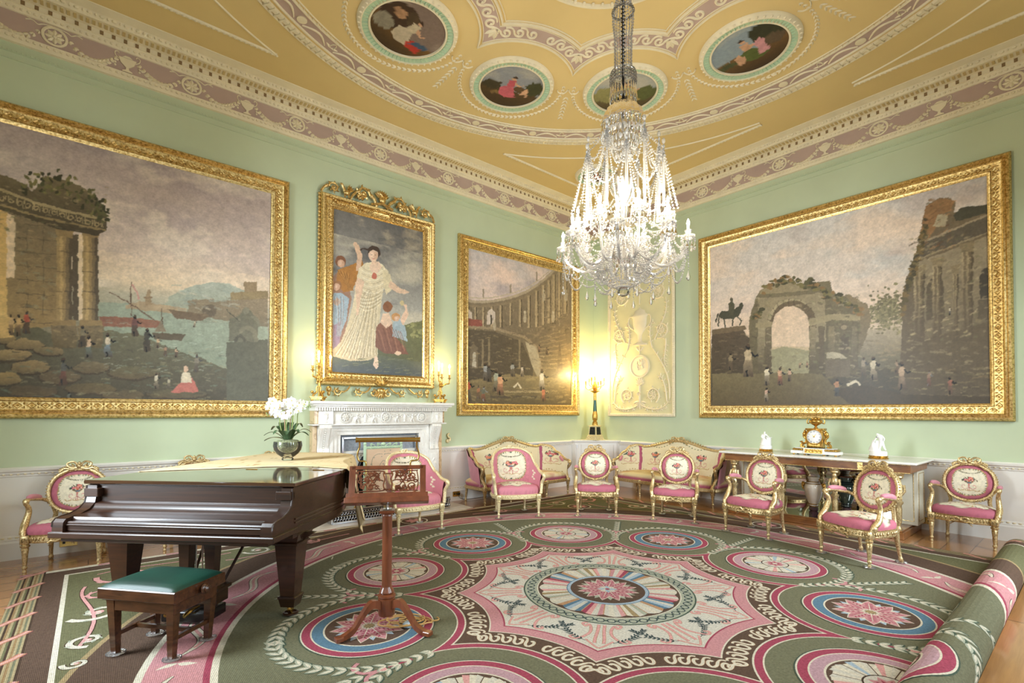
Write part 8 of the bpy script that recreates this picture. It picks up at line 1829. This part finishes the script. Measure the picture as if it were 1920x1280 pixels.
# glass canopies
m = MB(); fl_ = lambda a, z: 1 + .05 * sin(14 * a)
m.lathe([(.02, 4.215), (.07, 4.21), (.085, 4.20), (.10, 4.19), (.15, 4.14), (.18, 4.06), (.185, 4.03), (.10, 4.06), (.03, 4.07)], 56, None, fl_, cap=False)
m.lathe([(.025, 4.07), (.05, 4.02), (.03, 3.97), (.045, 3.9), (.03, 3.84), (.05, 3.78), (.035, 3.70), (.06, 3.64), (.10, 3.57), (.105, 3.48), (.075, 3.38), (.035, 3.32), (.045, 3.26), (.03, 3.20), (.06, 3.14), (.08, 3.08), (.05, 3.0), (.10, 2.96), (.14, 2.90), (.10, 2.84), (.04, 2.80)], 40, None, fl_, cap=False)
m.build('stem', CR_, ch, smooth=40)
m = MB()
for nn, r, z, l in ((30, .185, 4.04, .14), (20, .14, 4.12, .12), (22, .10, 3.90, .10), (16, .07, 3.80, .08), (20, .12, 3.98, .13), (18, .11, 3.08, .09)):
    for i in range(nn): a = 2 * pi * (i + .5 * (l > .11)) / nn; drop_(m, r * cos(a), r * sin(a), z, l, .015)
tag(m.build('canopy_drops', CR_, ch), kind='stuff')
# two rings of spires with bead festoons
SP6 = [(.27, 3.90, 0.3), (.33, 3.80, 0.3 + pi / 6)]
m = MB(); tips = []
for k in range(12):
    R, ztop = ((.30, 3.92), (.36, 3.76))[k % 2]; a = 2 * pi * k / 12 + .2; x, y = R * cos(a), R * sin(a); zb = 3.22
    m.lathe([(.016, zb), (.009, zb + .05), (.013, zb + .10), (.010, ztop - .12), (.006, ztop - .06), (.012, ztop - .045), (.004, ztop - .03)], 6, TR((x, y, 0))); m.ell((x, y, ztop), (.014, .014, .026), None, 6, 5); tips.append((x, y, ztop - .05, a, zb))
m.build('spires', CR_, ch, smooth=0)
ms_ = MB()
for k in range(12):
    x, y, z, a, zb = tips[k]; x2, y2, z2 = tips[(k + 1) % 12][:3]; bead_chain(ms_, (x, y, z), (x2, y2, z2), .14); bead_chain(ms_, (x, y, z), (x2, y2, z2), .24); bead_chain(ms_, (x, y, z), (.15 * cos(a + .2), .15 * sin(a + .2), 4.0), .03); x3, y3, z3 = tips[(k + 2) % 12][:3]; bead_chain(ms_, (x, y, z), (x3, y3, z3), .30)
    for j in (-1, 1): b = a + j * .16; bead_chain(ms_, (x, y, z - .02), (.45 * cos(b), .45 * sin(b), 3.24), .0)
    bead_chain(ms_, (x, y, z - .02), (.28 * cos(a + .3), .28 * sin(a + .3), 3.15), .02, .02)
tag(ms_.build('bead_festoons', CR_, ch, smooth=0), kind='stuff')
# arms, drip pans, candle lights
arms = MB(); pend = MB(); BUL = []
for tier, (nn, R, z0, zt, off) in enumerate(((8, .40, 2.98, 3.17, .17), (8, .53, 2.88, 3.02, .17 + pi / 8))):
    for k in range(nn):
        a = 2 * pi * k / nn + off; c, s_ = cos(a), sin(a); arm = MB()
        P = crom([(.08, 2.98), (.18, 2.92 - .05 * tier), (R * .62, 2.76 + .02 * (1 - tier)), (R * .9, 2.84), (R, zt - .06)], 6); arm.tube([(r * c, r * s_, z) for r, z in P], [.013] * len(P), 6)
        arm.lathe([(.012, zt - .06), (.05, zt - .045), (.058, zt - .025), (.02, zt - .03), (.022, zt), (.03, zt + .02), (.022, zt + .025)], 14, TR((R * c, R * s_, 0)), lambda a_, z: 1 + .08 * sin(7 * a_)); arm.build('arm', CR_, ch, smooth=50)
        pn_ = MB()
        for j in range(9): b = 2 * pi * j / 9; x, y = R * c + .055 * cos(b), R * s_ + .055 * sin(b); pn_.octa((x, y, zt - .045), .009, .010); pn_.octa((x, y, zt - .066), .011, .012); drop_(pn_, x, y, zt - .08, .055, .014)
        if tier == 1:
            for j in range(6 + k % 3): pn_.octa((R * c, R * s_, 2.86 - j * .024), .008, .012)
            drop_(pn_, R * c, R * s_, 2.86 - (6 + k % 3) * .024, .085, .019)
        tag(pn_.build('pan_drops', CR_, ch, smooth=0), kind='stuff')
        lit = (tier == 1 and k % 2 == 0) or (tier == 0)
        x, y = R * c, R * s_; b_ = MB(); b_.lathe([(.010, zt + .02), (.010, zt + .06), (.001, zt + .06)], 10, TR((x, y, 0))); b_.build('candle_tube', MAT['biscuit'], ch)
        b_ = MB(); b_.lathe([(.007, zt + .06), (.0125, zt + .075), (.0125, zt + .088), (.006, zt + .108), (.001, zt + .118)], 10, TR((x, y, 0))); b_.build('bulb', MAT['bulb_white'], ch, smooth=60); BUL.append((x, y, zt + .085))
    for k in range(nn):
        a, b = 2 * pi * k / nn + off, 2 * pi * (k + 1) / nn + off
        for sg, zz in ((.10, zt - .05), (.17, zt - .06), (.22, zt - .10)): bead_chain(pend, (R * cos(a), R * sin(a), zz), (R * cos(b), R * sin(b), zz), sg * (1 + .2 * tier))
        bead_chain(pend, (R * cos(a), R * sin(a), zt - .04), (.20 * cos(a + .2), .20 * sin(a + .2), 2.72), .10); bead_chain(pend, (R * cos(a), R * sin(a), zt - .02), (.34 * cos(b), .34 * sin(b), 3.23), .05, .02)
tag(pend.build('bead_swags', CR_, ch, smooth=0), kind='stuff')
for x, y, z in BUL: point_light((CHX + x, CHY + y, z + .0), 6.6, (1, .88, .68), .03)
# basket at the bottom
m = MB()
for k in range(34):
    a = 2 * pi * k / 34
    for (r0, z0, r1, z1, bulge) in ((.07, 3.02, .21, 2.80, .06), (.21, 2.80, .06, 2.60, .08)):
        for i in range(13): t = i / 12; r = r0 + (r1 - r0) * t + bulge * sin(pi * t); m.octa((r * cos(a), r * sin(a), z0 + (z1 - z0) * t), .0105, .0125)
for i in range(30): a = 2 * pi * i / 30; drop_(m, .21 * cos(a), .21 * sin(a), 2.77, .055, .012)
for i in range(18): a = 2 * pi * i / 18; drop_(m, .13 * cos(a), .13 * sin(a), 2.68, .05, .012)
tag(m.build('basket_beads', CR_, ch, smooth=0), kind='stuff')
m = MB(); m.ell((0, 0, 2.565), (.052, .052, .045), None, 14, 9); m.build('ball', MAT['glass_bowl'], ch, smooth=0)
for k in range(8):
    a = 2 * pi * k / 8 + .3; m = MB(); x, y = .26 * cos(a), .26 * sin(a)
    for j in range(5): m.octa((x, y, 2.66 - j * .022), .0075, .011)
    drop_(m, x, y, 2.55, .075, .017); m.build('pendant', CR_, ch, smooth=0)
m = MB()
for k in range(8): a, b = 2 * pi * k / 8 + .3, 2 * pi * (k + 1) / 8 + .3; bead_chain(m, (.26 * cos(a), .26 * sin(a), 2.66), (.26 * cos(b), .26 * sin(b), 2.66), .07, .02); bead_chain(m, (.26 * cos(a), .26 * sin(a), 2.66), (.50 * cos(a + .1), .50 * sin(a + .1), 2.90), .10, .02)
tag(m.build('lower_swags', CR_, ch, smooth=0), kind='stuff')
# clear plastic castor cups under the furniture that stands on the carpet
c0 = cupm.build('castor_cup', MAT['clear'], None, smooth=40)
for i, (x, y, d) in enumerate(CUPS):
    o = c0 if i == 0 else c0.copy()
    if i: COL.objects.link(o)
    o.location = (x, y, .0195); tag(o, 'clear castor cup, ' + d, 'castor cup', 'clear castor cups under furniture legs')
